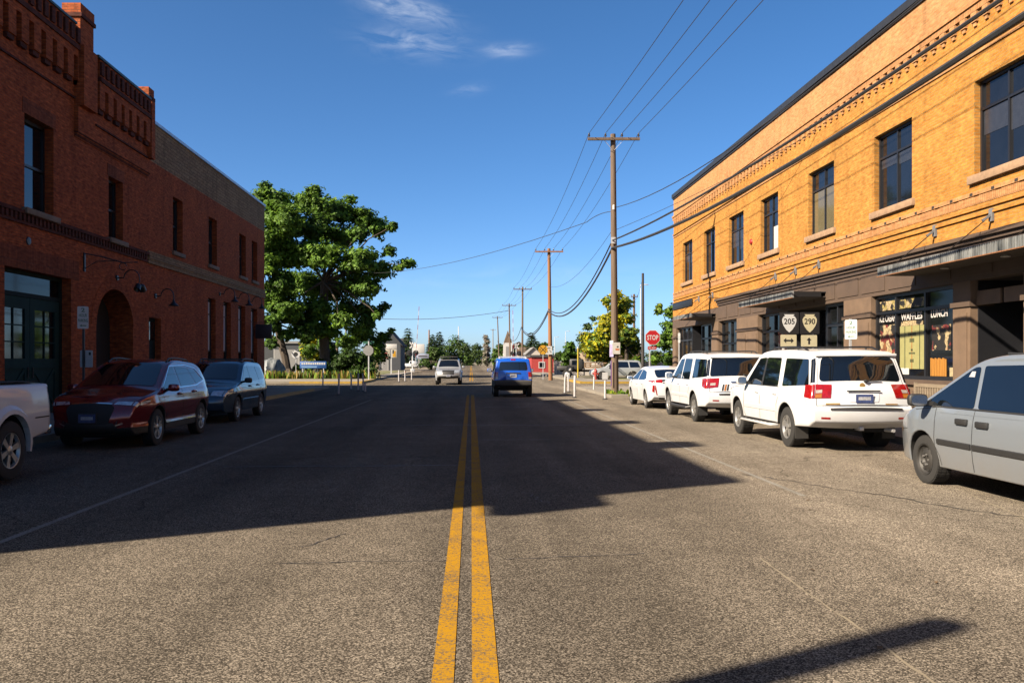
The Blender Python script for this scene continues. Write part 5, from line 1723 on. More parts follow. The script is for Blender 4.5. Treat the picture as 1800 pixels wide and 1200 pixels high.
# --- silver minivan at the right edge
def minivan():
    top = [(-2.30, 0.32), (-2.45, 0.44, .05), (-2.47, 0.80, .06), (-2.40, 1.05, .05), (-2.18, 1.62, .12), (-1.9, 1.70, .15), (-0.8, 1.75, .4), (0.10, 1.73, .4), (0.50, 1.66, .25), (1.62, 1.06, .10), (1.80, 1.0, .10), (2.22, 0.86, .25), (2.40, 0.66, .12), (2.42, 0.40, .08), (2.30, 0.26)]
    c = Car('parked_minivan', 'dusty silver minivan with dark steel wheels and grey side strip at the right edge', 'minivan', (7.1, 10.17, 0.004), 0, top, 2.88, 1.97, 0.325, 0.27,
            [(0.22, 0.945), (0.45, 0.985), (0.66, 1.0), (0.90, 0.985), (1.04, 0.955), (1.08, 0.94), (1.66, 0.76)], P_SILV, arch_r=0.395, tf=0.26, tr=0.1, cf=0.26, cr=0.1)
    c.side_window([(1.42, 1.075), (1.30, 1.16), (0.52, 1.58), (0.40, 1.59), (0.30, 1.075)])
    c.side_window([(0.22, 1.075), (0.32, 1.60), (-0.80, 1.62), (-0.95, 1.075)])
    c.side_window([(-1.05, 1.075), (-0.9, 1.62), (-1.95, 1.56), (-2.15, 1.09)])
    c.end_part('windshield', [(-0.93, 1.09), (0.93, 1.09), (0.90, 1.60), (-0.90, 1.60)], 1, M_CARGL, r=.08)
    c.end_part('rear_window', [(-0.86, 1.1), (0.86, 1.1), (0.84, 1.55), (-0.84, 1.55)], -1, M_CARGL, r=.08)
    for sg in (-1, 1):
        mb = MB(); c.end_fill([(sg * 0.7, 0.8), (sg * 0.99, 0.8), (sg * 0.99, 1.02), (sg * 0.7, 1.02)], -1, 0.01, M_TAIL, mb); mb.build('tail_lamp', c.root, local=True)
        mb = MB(); c.end_fill([(sg * 0.5, 0.66), (sg * 0.98, 0.70), (sg * 0.98, 0.80), (sg * 0.55, 0.78)], 1, 0.01, M_HEAD, mb)
        mb.build('head_lamp', c.root, local=True)
    c.mirror(1.25, 1.14, M_CLAD, (0.16, 0.25, 0.17), 0.09)
    c.handle(0.48, 0.90, M_CLAD, 0.24, 0.075); c.handle(0.05, 0.89, M_CLAD, 0.24, 0.075)
    c.strip([(1.02, 0.61), (0.28, 0.605)], 0.075, 0.022, M_CLAD, 'side_moulding')
    c.strip([(0.24, 0.604), (-1.0, 0.60)], 0.075, 0.022, M_CLAD, 'side_moulding')
    c.seam([(1.12, 1.06), (1.10, 0.55), (1.0, 0.42), (0.98, 0.30)]); c.seam([(0.26, 1.07), (0.26, 0.30)]); c.seam([(-1.0, 1.07), (-1.02, 0.6), (-0.95, 0.34)])
    c.seam([(1.14, 1.05), (1.62, 1.0)], 0.008); c.seam([(1.85, 0.72), (2.12, 0.70)], 0.008); c.seam([(1.02, 0.99), (-1.0, 1.0)], 0.006, m=P_SILV)
    mb = MB(); c.end_fill([(-0.35, 0.6), (0.35, 0.6), (0.4, 0.74), (-0.4, 0.74)], 1, 0.008, M_CLAD, mb); mb.build('grille', c.root, local=True)
    mb = MB(); mb.bar((-0.7, 1.60, 1.10), (0.1, 1.52, 1.13), 0.02, 0.02, M_CLAD); mb.bar((0.1, 1.60, 1.10), (0.75, 1.50, 1.13), 0.02, 0.02, M_CLAD); mb.build('wiper', c.root, local=True)
    for sg in (-1, 1):
        mb = MB(); c.side_fill([(2.10, 0.66), (2.26, 0.67), (2.25, 0.72), (2.10, 0.71)], 0.008, M_AMBER, mb, sides=(sg,)); mb.build('side_marker', c.root, local=True)
        mb = MB(); c.side_fill([(1.50, 1.07), (1.28, 1.075), (1.30, 1.16), (1.38, 1.12)], 0.009, M_CLAD, mb, sides=(sg,)); mb.build('mirror_sail', c.root, local=True)
    c.strip([(1.60, 1.05), (1.34, 1.062), (-2.1, 1.064)], 0.022, 0.008, M_CLAD, 'window_trim')
    # decal high in the front door glass
    mb = MB(); c.side_fill([(0.47, 1.46), (0.60, 1.46), (0.56, 1.53), (0.48, 1.53)], 0.008, M_PLATEW, mb, sides=(-1,)); mb.build('window_sticker', c.root, local=True)
    mb = MB(); mb.tube([(c.w(-1.6, 1.7) * -0.9, -1.6, 1.70), (c.w(0, 1.7) * -0.92, 0.0, 1.75)], 0.015, M_CLAD, 6); mb.tube([(c.w(-1.6, 1.7) * 0.9, -1.6, 1.70), (c.w(0, 1.7) * 0.92, 0.0, 1.75)], 0.015, M_CLAD, 6); mb.build('roof_rail', c.root, local=True)
    c.wheels('steel', 0.215, 0.205, 0.035, M_STEELW)
    c.finish_body()
minivan()

# --- dark red crossover, facing the camera on the left
def red_suv():
    top = [(-2.10, 0.40), (-2.24, 0.50, .04), (-2.27, 0.80, .06), (-2.22, 1.02, .06), (-2.05, 1.18, .05), (-1.72, 1.53, .10), (-1.45, 1.62, .12), (-0.4, 1.685, .4), (0.10, 1.66, .3), (1.18, 1.12, .08), (1.34, 1.07, .06), (1.95, 0.97, .25), (2.20, 0.84, .12), (2.27, 0.62, .10), (2.25, 0.36, .06), (2.12, 0.25)]
    c = Car('parked_crossover', 'dark red crossover SUV facing the camera behind the white pickup', 'suv', (-7.10, 18.25, 0.004), PI, top, 2.71, 1.88, 0.36, 0.28,
            [(0.22, 0.94), (0.42, 0.972), (0.50, 0.952), (0.66, 0.985), (0.84, 1.0), (0.89, 0.992), (1.00, 0.972), (1.09, 0.935), (1.66, 0.73)], P_RED, arch_r=0.43, tf=0.22, tr=0.16, cf=0.20, cr=0.12, zclad=0.42, arch_clad=True)
    c.side_window([(0.98, 1.11), (0.86, 1.18), (0.26, 1.53), (0.05, 1.55), (-0.02, 1.11)])
    c.side_window([(-0.10, 1.11), (-0.04, 1.55), (-0.72, 1.53), (-1.05, 1.15)])
    c.side_window([(-1.12, 1.16), (-0.80, 1.52), (-1.25, 1.46), (-1.62, 1.24)], name='quarter_window')
    c.strip([(0.98, 1.095), (-1.05, 1.125), (-1.66, 1.215)], 0.025, 0.010, M_CHROME, 'window_trim')
    c.strip([(0.95, 1.155), (0.25, 1.56), (-0.7, 1.575), (-1.3, 1.50), (-1.70, 1.25)], 0.022, 0.010, M_CHROME, 'window_trim')
    c.end_part('windshield', [(-0.93, 1.15), (0.93, 1.15), (0.90, 1.59), (-0.90, 1.59)], 1, M_CARGL, r=.08)
    c.end_part('rear_window', [(-0.85, 1.2), (0.85, 1.2), (0.84, 1.5), (-0.84, 1.5)], -1, M_CARGL, r=.08)
    c.end_part('grille', [(-0.56, 0.50), (0.56, 0.50), (0.66, 0.74), (0.55, 0.80), (-0.55, 0.80), (-0.66, 0.74)], 1, M_SEAM, 0.010, r=.05)
    c.end_part('lower_grille', [(-0.86, 0.33), (0.86, 0.33), (0.66, 0.52), (-0.66, 0.52)], 1, M_CLAD, 0.008)
    c.end_part('grille_trim', [(-0.54, 0.80), (0.54, 0.80), (0.54, 0.822), (-0.54, 0.822)], 1, M_CHROME, 0.014)
    c.end_part('bumper_trim', [(-0.7, 0.345), (0.7, 0.345), (0.68, 0.362), (-0.68, 0.362)], 1, M_CHROME, 0.014)
    for sg in (-1, 1):
        mb = MB()
        c.end_fill([(sg * 0.58, 0.80), (sg * 0.99, 0.82), (sg * 0.99, 0.885), (sg * 0.62, 0.865)], 1, 0.012, M_HEAD, mb, step_z=0.03)
        c.side_fill([(2.08, 0.82), (1.78, 0.875), (1.74, 0.91), (2.04, 0.89)], 0.010, M_HEAD, mb, sides=(sg,))
        c.corner_fill(0.82, 0.888, 1, 0.011, M_HEAD, mb, (sg,))
        mb.build('head_lamp', c.root, local=True, sharp=60)
        mb = MB(); c.end_fill([(sg * 0.70, 0.46), (sg * 0.96, 0.48), (sg * 0.96, 0.70), (sg * 0.84, 0.66)], 1, 0.008, M_CLAD, mb); mb.build('fog_lamp_recess', c.root, local=True)
        mb = MB(); c.end_fill([(sg * 0.72, 0.455), (sg * 0.92, 0.49), (sg * 0.91, 0.51), (sg * 0.72, 0.475)], 1, 0.014, M_CHROME, mb); mb.build('fog_lamp', c.root, local=True)
        mb = MB(); c.end_fill([(sg * 0.6, 0.98), (sg * 0.99, 0.95), (sg * 0.99, 1.1), (sg * 0.62, 1.08)], -1, 0.01, M_TAIL, mb); c.side_fill([(-2.2, 0.98), (-1.9, 1.06), (-1.95, 1.1), (-2.18, 1.1)], 0.008, M_TAIL, mb, sides=(sg,)); mb.build('tail_lamp', c.root, local=True)
    c.plate(0.60, 1, M_PLATEB, yoff=0.02, hold=M_CLAD)
    c.mirror(0.80, 1.12, P_RED, (0.17, 0.22, 0.15), 0.05)
    c.handle(0.12, 0.98, P_RED); c.handle(-0.82, 1.0, P_RED)
    mb = MB()
    x = c.w(-1.45, 1.02)
    mb.lathe([(0, 0), (0.085, 0), (0.09, 0.004), (0, 0.006)], frame((c.w(-1.5, 1.02) + 0.001, -1.5, 1.02), (0, 1, 0), (0, 0, 1)), M_SEAM, 16)
    mb.build('fuel_cap', c.root, local=True)
    c.seam([(1.08, 1.10), (1.06, 0.7), (0.92, 0.42)]); c.seam([(-0.06, 1.12), (-0.08, 0.40)]); c.seam([(-1.06, 1.14), (-1.1, 0.95), (-0.95, 0.70), (-0.92, 0.42)])
    c.seam([(1.0, 0.62), (0.4, 0.60), (-0.5, 0.66), (-0.95, 0.74)], 0.012, m=P_RED)
    mb = c.bodymb
    for sg in (-1, 1):
        pass
    c.rails(-1.35, 0.1, 0.88, 0.05, M_BLACK)
    c.wheels('split', 0.225, 0.225, 0.02)
    c.finish_body()
red_suv()

# --- slate blue wagon behind it
def blue_suv():
    top = [(-2.08, 0.40), (-2.22, 0.50, .04), (-2.25, 0.78, .06), (-2.20, 1.05, .05), (-2.12, 1.16, .05), (-1.80, 1.54, .10), (-1.6, 1.61, .10), (-0.4, 1.66, .4), (0.10, 1.63, .3), (1.00, 1.10, .08), (1.14, 1.05, .05), (1.90, 0.93, .25), (2.16, 0.80, .12), (2.24, 0.58, .10), (2.2, 0.36, .06), (2.08, 0.26)]
    c = Car('parked_wagon', 'slate blue compact SUV with black roof rack parked behind the dark red one', 'suv', (-7.32, 24.95, 0.004), PI, top, 2.62, 1.80, 0.345, 0.28,
            [(0.22, 0.94), (0.45, 0.975), (0.70, 0.99), (0.82, 1.0), (0.88, 0.99), (1.05, 0.95), (1.62, 0.775)], P_BLUE, arch_r=0.405, tf=0.2, tr=0.1, cf=0.22, cr=0.09)
    c.side_window([(0.82, 1.09), (0.70, 1.16), (0.16, 1.51), (-0.02, 1.525), (-0.06, 1.09)])
    c.side_window([(-0.13, 1.09), (-0.09, 1.525), (-0.85, 1.515), (-1.02, 1.10)])
    c.side_window([(-1.10, 1.10), (-0.94, 1.51), (-1.55, 1.48), (-1.86, 1.14)], name='quarter_window')
    c.end_part('windshield', [(-0.92, 1.13), (0.92, 1.13), (0.90, 1.56), (-0.90, 1.56)], 1, M_CARGL, r=.07)
    c.end_part('rear_window', [(-0.85, 1.18), (0.85, 1.18), (0.84, 1.5), (-0.84, 1.5)], -1, M_CARGL, r=.07)
    c.end_part('grille', [(-0.42, 0.62), (0.42, 0.62), (0.48, 0.80), (-0.48, 0.80)], 1, M_CLAD, 0.010, r=.04)
    c.end_part('lower_grille', [(-0.6, 0.36), (0.6, 0.36), (0.55, 0.48), (-0.55, 0.48)], 1, M_CLAD, 0.008)
    for sg in (-1, 1):
        mb = MB()
        c.end_fill([(sg * 0.60, 0.70), (sg * 0.99, 0.72), (sg * 0.99, 0.86), (sg * 0.60, 0.83)], 1, 0.012, M_HEAD, mb)
        c.side_fill([(2.06, 0.72), (1.82, 0.80), (1.78, 0.90), (2.04, 0.87)], 0.010, M_HEAD, mb, sides=(sg,))
        c.corner_fill(0.72, 0.86, 1, 0.011, M_HEAD, mb, (sg,))
        mb.build('head_lamp', c.root, local=True, sharp=60)
        mb = MB(); c.end_fill([(sg * 0.7, 0.86), (sg * 0.99, 0.86), (sg * 0.99, 1.1), (sg * 0.72, 1.1)], -1, 0.01, M_TAIL, mb); mb.build('tail_lamp', c.root, local=True)
    c.plate(0.52, 1, M_PLATEW, yoff=0.02)
    c.mirror(0.68, 1.12, M_CLAD, (0.16, 0.21, 0.15), 0.05)
    c.handle(0.08, 0.95, P_BLUE); c.handle(-0.84, 0.96, P_BLUE)
    c.seam([(0.95, 1.08), (0.94, 0.6), (0.84, 0.34)]); c.seam([(-0.09, 1.09), (-0.09, 0.32)]); c.seam([(-1.04, 1.1), (-1.08, 0.9), (-0.92, 0.62), (-0.88, 0.36)])
    c.strip([(0.85, 0.58), (-0.85, 0.58)], 0.06, 0.014, P_BLUE, 'side_moulding')
    c.rails(-1.45, 0.05, 0.88, 0.075, M_BLACK, 0.02, cross=(-1.1, -0.2))
    c.wheels('five', 0.215, 0.215, 0.02)
    c.finish_body()
blue_suv()

# --- bright blue boxy SUV driving away
def xterra():
    top = [(-2.10, 0.50), (-2.20, 0.56, .03), (-2.22, 0.74, .03), (-2.14, 0.78, .02), (-2.12, 1.10, .08), (-2.04, 1.70, .08), (-1.9, 1.76, .1), (-0.9, 1.80, .3), (-0.8, 1.78, .1), (0.25, 1.74, .3), (0.40, 1.70, .1), (0.95, 1.18, .08), (1.10, 1.14, .06), (2.0, 1.04, .2), (2.2, 0.92, .1), (2.24, 0.62, .08), (2.12, 0.46)]
    c = Car('driving_suv', 'bright blue boxy SUV driving away beside the centre line', 'suv', (1.95, 41.6, 0.004), 0, top, 2.70, 1.84, 0.37, 0.46,
            [(0.3, 0.96), (0.62, 0.985), (0.9, 1.0), (1.10, 0.975), (1.76, 0.83)], P_VBLUE, arch_r=0.45, tf=0.12, tr=0.06, cf=0.15, cr=0.05, zclad=0.78, arch_clad=True,
            clad=pm('grey_bumper_plastic', (0.055, 0.052, 0.05), 0.7))
    c.side_window([(0.80, 1.16), (0.30, 1.62), (-0.05, 1.64), (-0.05, 1.16)]); c.side_window([(-0.13, 1.16), (-0.13, 1.64), (-0.95, 1.65), (-1.05, 1.16)]); c.side_window([(-1.2, 1.2), (-1.12, 1.66), (-1.8, 1.66), (-1.9, 1.2)])
    c.end_part('windshield', [(-0.9, 1.22), (0.9, 1.22), (0.88, 1.66), (-0.88, 1.66)], 1, M_CARGL, r=.08)
    c.end_part('rear_window', [(-0.86, 1.24), (0.86, 1.24), (0.85, 1.63), (-0.85, 1.63)], -1, M_CARGL, r=.09)
    c.end_part('brake_light', [(-0.16, 1.68), (0.16, 1.68), (0.16, 1.725), (-0.16, 1.725)], -1, M_TAIL, 0.012)
    for sg in (-1, 1):
        mb = MB()
        c.end_fill([(sg * 0.86, 0.94), (sg * 1.0, 0.94), (sg * 1.0, 1.16), (sg * 0.86, 1.16)], -1, 0.014, M_TAIL, mb)
        c.corner_fill(0.94, 1.16, -1, 0.012, M_TAIL, mb, (sg,))
        c.corner_fill(0.84, 0.93, -1, 0.012, M_TAILW, mb, (sg,))
        c.end_fill([(sg * 0.86, 0.84), (sg * 1.0, 0.84), (sg * 1.0, 0.93), (sg * 0.86, 0.93)], -1, 0.014, M_TAILW, mb)
        mb.build('tail_lamp', c.root, local=True)
        mb = MB(); c.end_fill([(sg * 0.6, 0.8), (sg * 0.95, 0.8), (sg * 0.95, 0.98), (sg * 0.6, 0.98)], 1, 0.01, M_HEAD, mb); mb.build('head_lamp', c.root, local=True)
    c.plate(0.99, -1, M_PLATEW, yoff=0.014)
    mb = MB(); c.end_fill([(-0.42, 1.08), (0.42, 1.08), (0.42, 1.13), (-0.42, 1.13)], -1, 0.022, M_CLAD, mb); mb.build('gate_handle', c.root, local=True)
    c.mirror(0.70, 1.22, P_VBLUE, (0.15, 0.2, 0.17), 0.07); c.handle(0.08, 1.02, M_CLAD)
    c.rails(-1.75, -0.1, 0.80, 0.085, M_GALV, 0.022, cross=(-1.6, -1.0, -0.4))
    mb = MB(); mb.box(-0.6, 0.6, -1.9, -1.6, 0.30, 0.48, M_UNDER); mb.tube([(-1.0 * 0.7, -1.35, 0.37), (0.7, -1.35, 0.37)], 0.06, M_UNDER, 8); mb.build('rear_axle', c.root, local=True)
    c.wheels('six', 0.25, 0.21, 0.0)
    c.finish_body()
xterra()

# --- pickups
def pickup(name, label, loc, rz, P, bed_z=1.18, cap=False, lift=0.0, W=1.85, wb=3.25, R_=0.385, style='six', group=None, detail=True, fz=None):
    L0 = -wb / 2 - 1.15
    top = [(L0 + 0.08, 0.55), (L0 - 0.02, 0.62, .03), (L0, bed_z, .03)]
    if cap:
        top += [(L0 + 0.12, 1.83, .12), (-0.35, 1.87, .1), (-0.3, 1.86)]
    else:
        top += [(-0.50, bed_z, .02), (-0.46, bed_z + 0.04, .02), (-0.34, 1.72, .10)]
    top += [(0.1, 1.78, .2), (0.55, 1.74, .2), (1.15, 1.20, .07), (1.32, 1.15, .05), (wb / 2 + 0.55, 1.05, .2), (wb / 2 + 0.78, 0.92, .1), (wb / 2 + 0.82, 0.58, .08), (wb / 2 + 0.7, 0.48)]
    c = Car(name, label, 'pickup', (loc[0], loc[1], loc[2] + lift), rz, top, wb, W, R_, 0.50, [(0.3, 0.95), (0.6, 0.985), (0.85, 1.0), (1.06, 0.985), (1.2, 0.965), (1.75, 0.80), (1.9, 0.79)], P,
            arch_r=R_ * 1.26, tf=0.14, tr=0.03, cf=0.18, cr=0.03, group=group)
    c.side_window([(0.95, 1.19), (0.5, 1.64), (0.18, 1.66), (0.18, 1.19)]); c.side_window([(0.10, 1.19), (0.10, 1.66), (-0.25, 1.64), (-0.32, 1.19)])
    c.end_part('windshield', [(-0.9, 1.24), (0.9, 1.24), (0.88, 1.70), (-0.88, 1.70)], 1, M_CARGL, r=.08)
    if cap:
        c.side_window([(-0.55, 1.30), (-0.55, 1.70), (L0 + 0.35, 1.66), (L0 + 0.25, 1.30)], name='canopy_window')
        c.end_part('canopy_rear_window', [(-0.8, 1.28), (0.8, 1.28), (0.8, 1.7), (-0.8, 1.7)], -1, M_CARGL, r=.06)
    else:
        mb = MB()
        x = c.w(-1.0, bed_z) - 0.09
        mb.box(-x, x, L0 + 0.09, -0.56, bed_z + 0.030, bed_z + 0.036, M_UNDER); mb.build('bed_cover', c.root, local=True)
        c.end_part('cab_rear_window', [(-0.7, bed_z + 0.12), (0.7, bed_z + 0.12), (0.7, 1.66), (-0.7, 1.66)], -1, M_CARGL)
    for sg in (-1, 1):
        mb = MB(); c.end_fill([(sg * 0.55, 0.84), (sg * 0.97, 0.84), (sg * 0.97, 1.0), (sg * 0.6, 0.98)], 1, 0.01, M_HEAD, mb); mb.build('head_lamp', c.root, local=True)
        mb = MB(); c.end_fill([(sg * 0.84, 0.78), (sg * 1.0, 0.78), (sg * 1.0, 1.1), (sg * 0.84, 1.1)], -1, 0.01, M_TAIL, mb); mb.build('tail_lamp', c.root, local=True)
    mb = MB(); c.end_fill([(-0.52, 0.72), (0.52, 0.72), (0.56, 1.0), (-0.56, 1.0)], 1, 0.012, M_CLAD, mb); mb.build('grille', c.root, local=True)
    mb = MB(); c.end_fill([(-0.95, 0.50), (0.95, 0.50), (0.95, 0.62), (-0.95, 0.62)], 1, 0.02, M_CLAD, mb); mb.build('bumper', c.root, local=True)
    mb = MB(); mb.bbox(-W * 0.44, W * 0.44, L0 - 0.20, L0 - 0.05, 0.52, 0.66, M_CHROME if not cap else M_CLAD, 0.02); mb.build('rear_bumper', c.root, local=True)
    c.plate(0.66, 1, M_PLATEW, yoff=0.03)
    c.mirror(0.90, 1.24, P, (0.14, 0.2, 0.17), 0.07); c.handle(0.30, 1.03, M_CLAD); c.handle(-0.2, 1.03, M_CLAD)
    c.seam([(1.02, 1.15), (1.0, 0.55)]); c.seam([(0.14, 1.17), (0.14, 0.54)]); c.seam([(-0.42, 1.17), (-0.42, 0.54)])
    c.seam([(L0 + 0.06, bed_z - 0.04), (L0 + 0.06, 0.66)]); c.seam([(L0 + 0.05, 0.80), (L0 + 0.5, 0.80)], 0.02)
    if detail:   # flared arches
        for yc in (wb / 2, -wb / 2):
            for sg in (-1, 1):
                mb = MB(); n = 14; ra = R_ * 1.26
                for k in range(n):
                    q = []
                    for kk in (k, k + 1):
                        a = -0.12 + (PI + 0.24) * kk / n
                        for rr, o in ((ra - 0.01, 0.045), (ra + 0.05, 0.045), (ra + 0.11, 0.0)):
                            y, z = yc + rr * math.cos(a), R_ + rr * math.sin(a)
                            q.append((sg * (c.w(y, z) + o), y, z))
                        q.append((sg * (c.w(yc, 0.8) - 0.05), yc + (ra - 0.01) * math.cos(a), R_ + (ra - 0.01) * math.sin(a)))
                    f = [(0, 1, 5, 4), (1, 2, 6, 5), (3, 0, 4, 7)]
                    mb.add(q, [t[::-1] for t in f] if sg < 0 else f, P, True)
                mb.build('fender_flare', c.root, local=True)
    c.wheels(style, 0.27, R_ * 0.60, -0.02)
    c.finish_body()
    return c
pickup('parked_pickup', 'dusty white pickup with only its bed and rear wheel showing at the left edge', (-7.15, 9.93, 0.004), PI, P_WTRK, bed_z=1.28, lift=0.05, wb=3.24, R_=0.40, style='six')
tc_ = pickup('driving_pickup', 'silver pickup with a canopy coming towards the camera past the crossing', (-1.6, 62.4, 0.004), PI, P_TAC, cap=True, wb=3.2, W=1.84)
mb = MB()
mb.bbox(-0.66, 0.66, -0.6, 0.5, 1.93, 2.02, M_CLAD, 0.03)
for x in (-0.55, 0.55):
    mb.box(x - 0.02, x + 0.02, -0.5, -0.46, 1.78, 1.95, M_CLAD); mb.box(x - 0.02, x + 0.02, 0.3, 0.34, 1.74, 1.95, M_CLAD)
mb.build('roof_rack', tc_.root, local=True)
pickup('parked_pickup', 'small white pickup parked side-on far beyond the railway crossing', (-13.0, 186.0, 0.004), R(-90), P_WHITE2, wb=3.3, detail=False)

# vehicles standing on the gravel across the junction on the right
def wagon_far(name, label, cat, loc, rz, P, h, L, wb, W=1.8):
    top = [(-L / 2 + 0.1, 0.4), (-L / 2, 0.5, .05), (-L / 2 + 0.02, 1.0, .06), (-L / 2 + 0.3, h - 0.06, .12), (-L / 2 + 0.6, h, .1), (0.2, h, .3), (0.5, h - 0.05, .2), (1.2, 1.08, .1), (L / 2 - 0.25, 0.95, .2), (L / 2 - 0.02, 0.75, .1), (L / 2, 0.45, .06), (L / 2 - 0.1, 0.32)]
    c = Car(name, label, cat, loc, rz, top, wb, W, 0.35, 0.34, [(0.25, 0.95), (0.7, 1.0), (1.0, 0.98), (h, 0.78)], P, tf=0.2, tr=0.1)
    zh = h - 0.12
    c.side_window([(0.95, 1.08), (0.42, zh), (0.05, zh + 0.01), (0.05, 1.08)]); c.side_window([(-0.03, 1.08), (-0.03, zh + 0.01), (-0.9, zh), (-1.0, 1.08)]); c.side_window([(-1.1, 1.08), (-1.02, zh), (-L / 2 + 0.5, zh - 0.04), (-L / 2 + 0.3, 1.1)], name='quarter_window')
    c.end_part('windshield', [(-0.9, 1.14), (0.9, 1.14), (0.88, zh), (-0.88, zh)], 1, M_CARGL); c.end_part('rear_window', [(-0.85, 1.1), (0.85, 1.1), (0.84, zh), (-0.84, zh)], -1, M_CARGL)
    for sg in (-1, 1):
        mb = MB(); c.end_fill([(sg * 0.6, 0.72), (sg * 0.97, 0.74), (sg * 0.97, 0.88), (sg * 0.6, 0.86)], 1, 0.01, M_HEAD, mb); mb.build('head_lamp', c.root, local=True)
        mb = MB(); c.end_fill([(sg * 0.75, 0.8), (sg * 0.99, 0.8), (sg * 0.99, 1.0), (sg * 0.75, 1.0)], -1, 0.01, M_TAIL, mb); mb.build('tail_lamp', c.root, local=True)
    c.mirror(0.8, 1.12, P, (0.14, 0.2, 0.15), 0.05)
    c.wheels('five', 0.22, 0.21, 0.02)
    c.finish_body()
    return c
P_PSILV = paint('pale_silver_paint', (0.20, 0.215, 0.225), 0.2, 0.35, dirt=0.15)
wagon_far('parked_wagon', 'pale silver SUV parked side-on behind the tall wooden pole across the junction', 'suv', (13.1, 77.0, 0.02), R(90), P_PSILV, 1.72, 4.6, 2.7)
wagon_far('parked_car', 'black car parked across the junction below the stop sign', 'car', (21.3, 83.0, 0.02), R(78), P_DARK, 1.5, 4.5, 2.65)

def flatbed():
    t = thing('flatbed_truck', 'dark flatbed truck with a timber deck and headboard parked behind the flexible posts', 'truck', (11.0, 82.0, 0.06), R(80))
    M_TIMB = pm('deck_timber', (0.30, 0.19, 0.10), 0.85, scale=8, var=0.3)
    b = MB(); b.bbox(-0.95, 0.95, 1.1, 2.7, 0.75, 1.15, M_CLAD, 0.08); b.bbox(-0.85, 0.85, 0.2, 1.5, 0.8, 1.85, M_CLAD, 0.16); b.build('cab', t, local=True)
    b = MB(); b.box(-0.86, 0.86, 0.75, 1.25, 1.25, 1.68, M_CARGL); b.box(-0.7, 0.7, 1.495, 1.51, 1.2, 1.7, M_CARGL); b.build('cab_window', t, local=True)
    b = MB(); b.box(-1.05, 1.05, -2.6, 0.1, 0.98, 1.10, M_TIMB)
    for k in range(6): b.box(-1.06, -0.98, -2.5 + 0.5 * k, -2.42 + 0.5 * k, 1.1, 1.45, M_TIMB); b.box(0.98, 1.06, -2.5 + 0.5 * k, -2.42 + 0.5 * k, 1.1, 1.45, M_TIMB)
    for z in (1.2, 1.38): b.box(-1.08, -1.06, -2.6, 0.1, z, z + 0.1, M_TIMB); b.box(1.06, 1.08, -2.6, 0.1, z, z + 0.1, M_TIMB)
    b.build('deck', t, local=True)
    b = MB(); b.box(-0.4, 0.4, -2.5, 2.4, 0.6, 0.8, M_UNDER); b.build('chassis', t, local=True)
    b = MB(); b.bbox(-0.7, 0.7, -1.7, -0.6, 1.1, 1.5, M_WHITE, 0.1); b.build('load', t, local=True)
    for y in (-1.6, 1.75):
        for sg in (-1, 1):
            b = MB(); Mx = frame((sg * 0.98, y, 0.40), (0, sg, 0), (0, 0, 1))
            b.lathe([(0.22, -0.26), (0.38, -0.26), (0.40, -0.2), (0.40, -0.05), (0.37, 0.0), (0.24, 0.0)], Mx, M_TYRE, 20)
            o = b.build('wheel', t, local=True)
            b = MB(); b.lathe([(0.24, -0.02), (0.2, -0.06), (0.08, -0.03), (0, -0.03)], Mx, M_GALV, 16); b.build('rim', o, local=True)
flatbed()

# ================================================================ poles and wires
def util_pole(X, Y, h, r, m, label, arm=True, lean=(0, 0), arm_w=2.45, ins=4, group=None, arm_z=None):
    t = thing('utility_pole', label, 'utility pole', (X, Y, 0), 0, group)
    b = MB()
    b.tube([(X + lean[0] * k / 6, Y + lean[1] * k / 6, -0.2 + (h + 0.2) * k / 6) for k in range(7)], [r * (1 - 0.30 * k / 6) for k in range(7)], m, 14)
    b.build('shaft', t)
    if arm:
        za = arm_z or h - 0.35
        xa, ya = X + lean[0] * za / h, Y + lean[1] * za / h
        b = MB(); b.box(xa - arm_w / 2, xa + arm_w / 2, ya - r - 0.10, ya - r + 0.02, za - 0.06, za + 0.06, m)
        b.build('cross_arm', t)
        b = MB()
        for sg in (-1, 1):
            b.bar((xa + sg * 0.45, ya - r - 0.03, za - 0.05), (xa + sg * 0.04, ya - r + 0.03, za - 0.5), 0.03, 0.015, M_GALV)
        b.build('arm_brace', t)
        for x in insul(arm_w, ins):
            b = MB()
            b.lathe([(0.015, 0.06), (0.015, 0.12), (0.05, 0.12), (0.055, 0.17), (0.03, 0.2), (0.045, 0.22), (0.03, 0.27), (0, 0.27)], Matrix.Translation((xa + x, ya - r - 0.04, za)), M_INS, 10)
            b.build('insulator', t)
    return t
M_INS = pm('dark_insulator', (0.05, 0.035, 0.03), 0.3)
def insul(w_, n):
    return [(-0.5 + k / (n - 1)) * (w_ - 0.12) for k in range(n)]

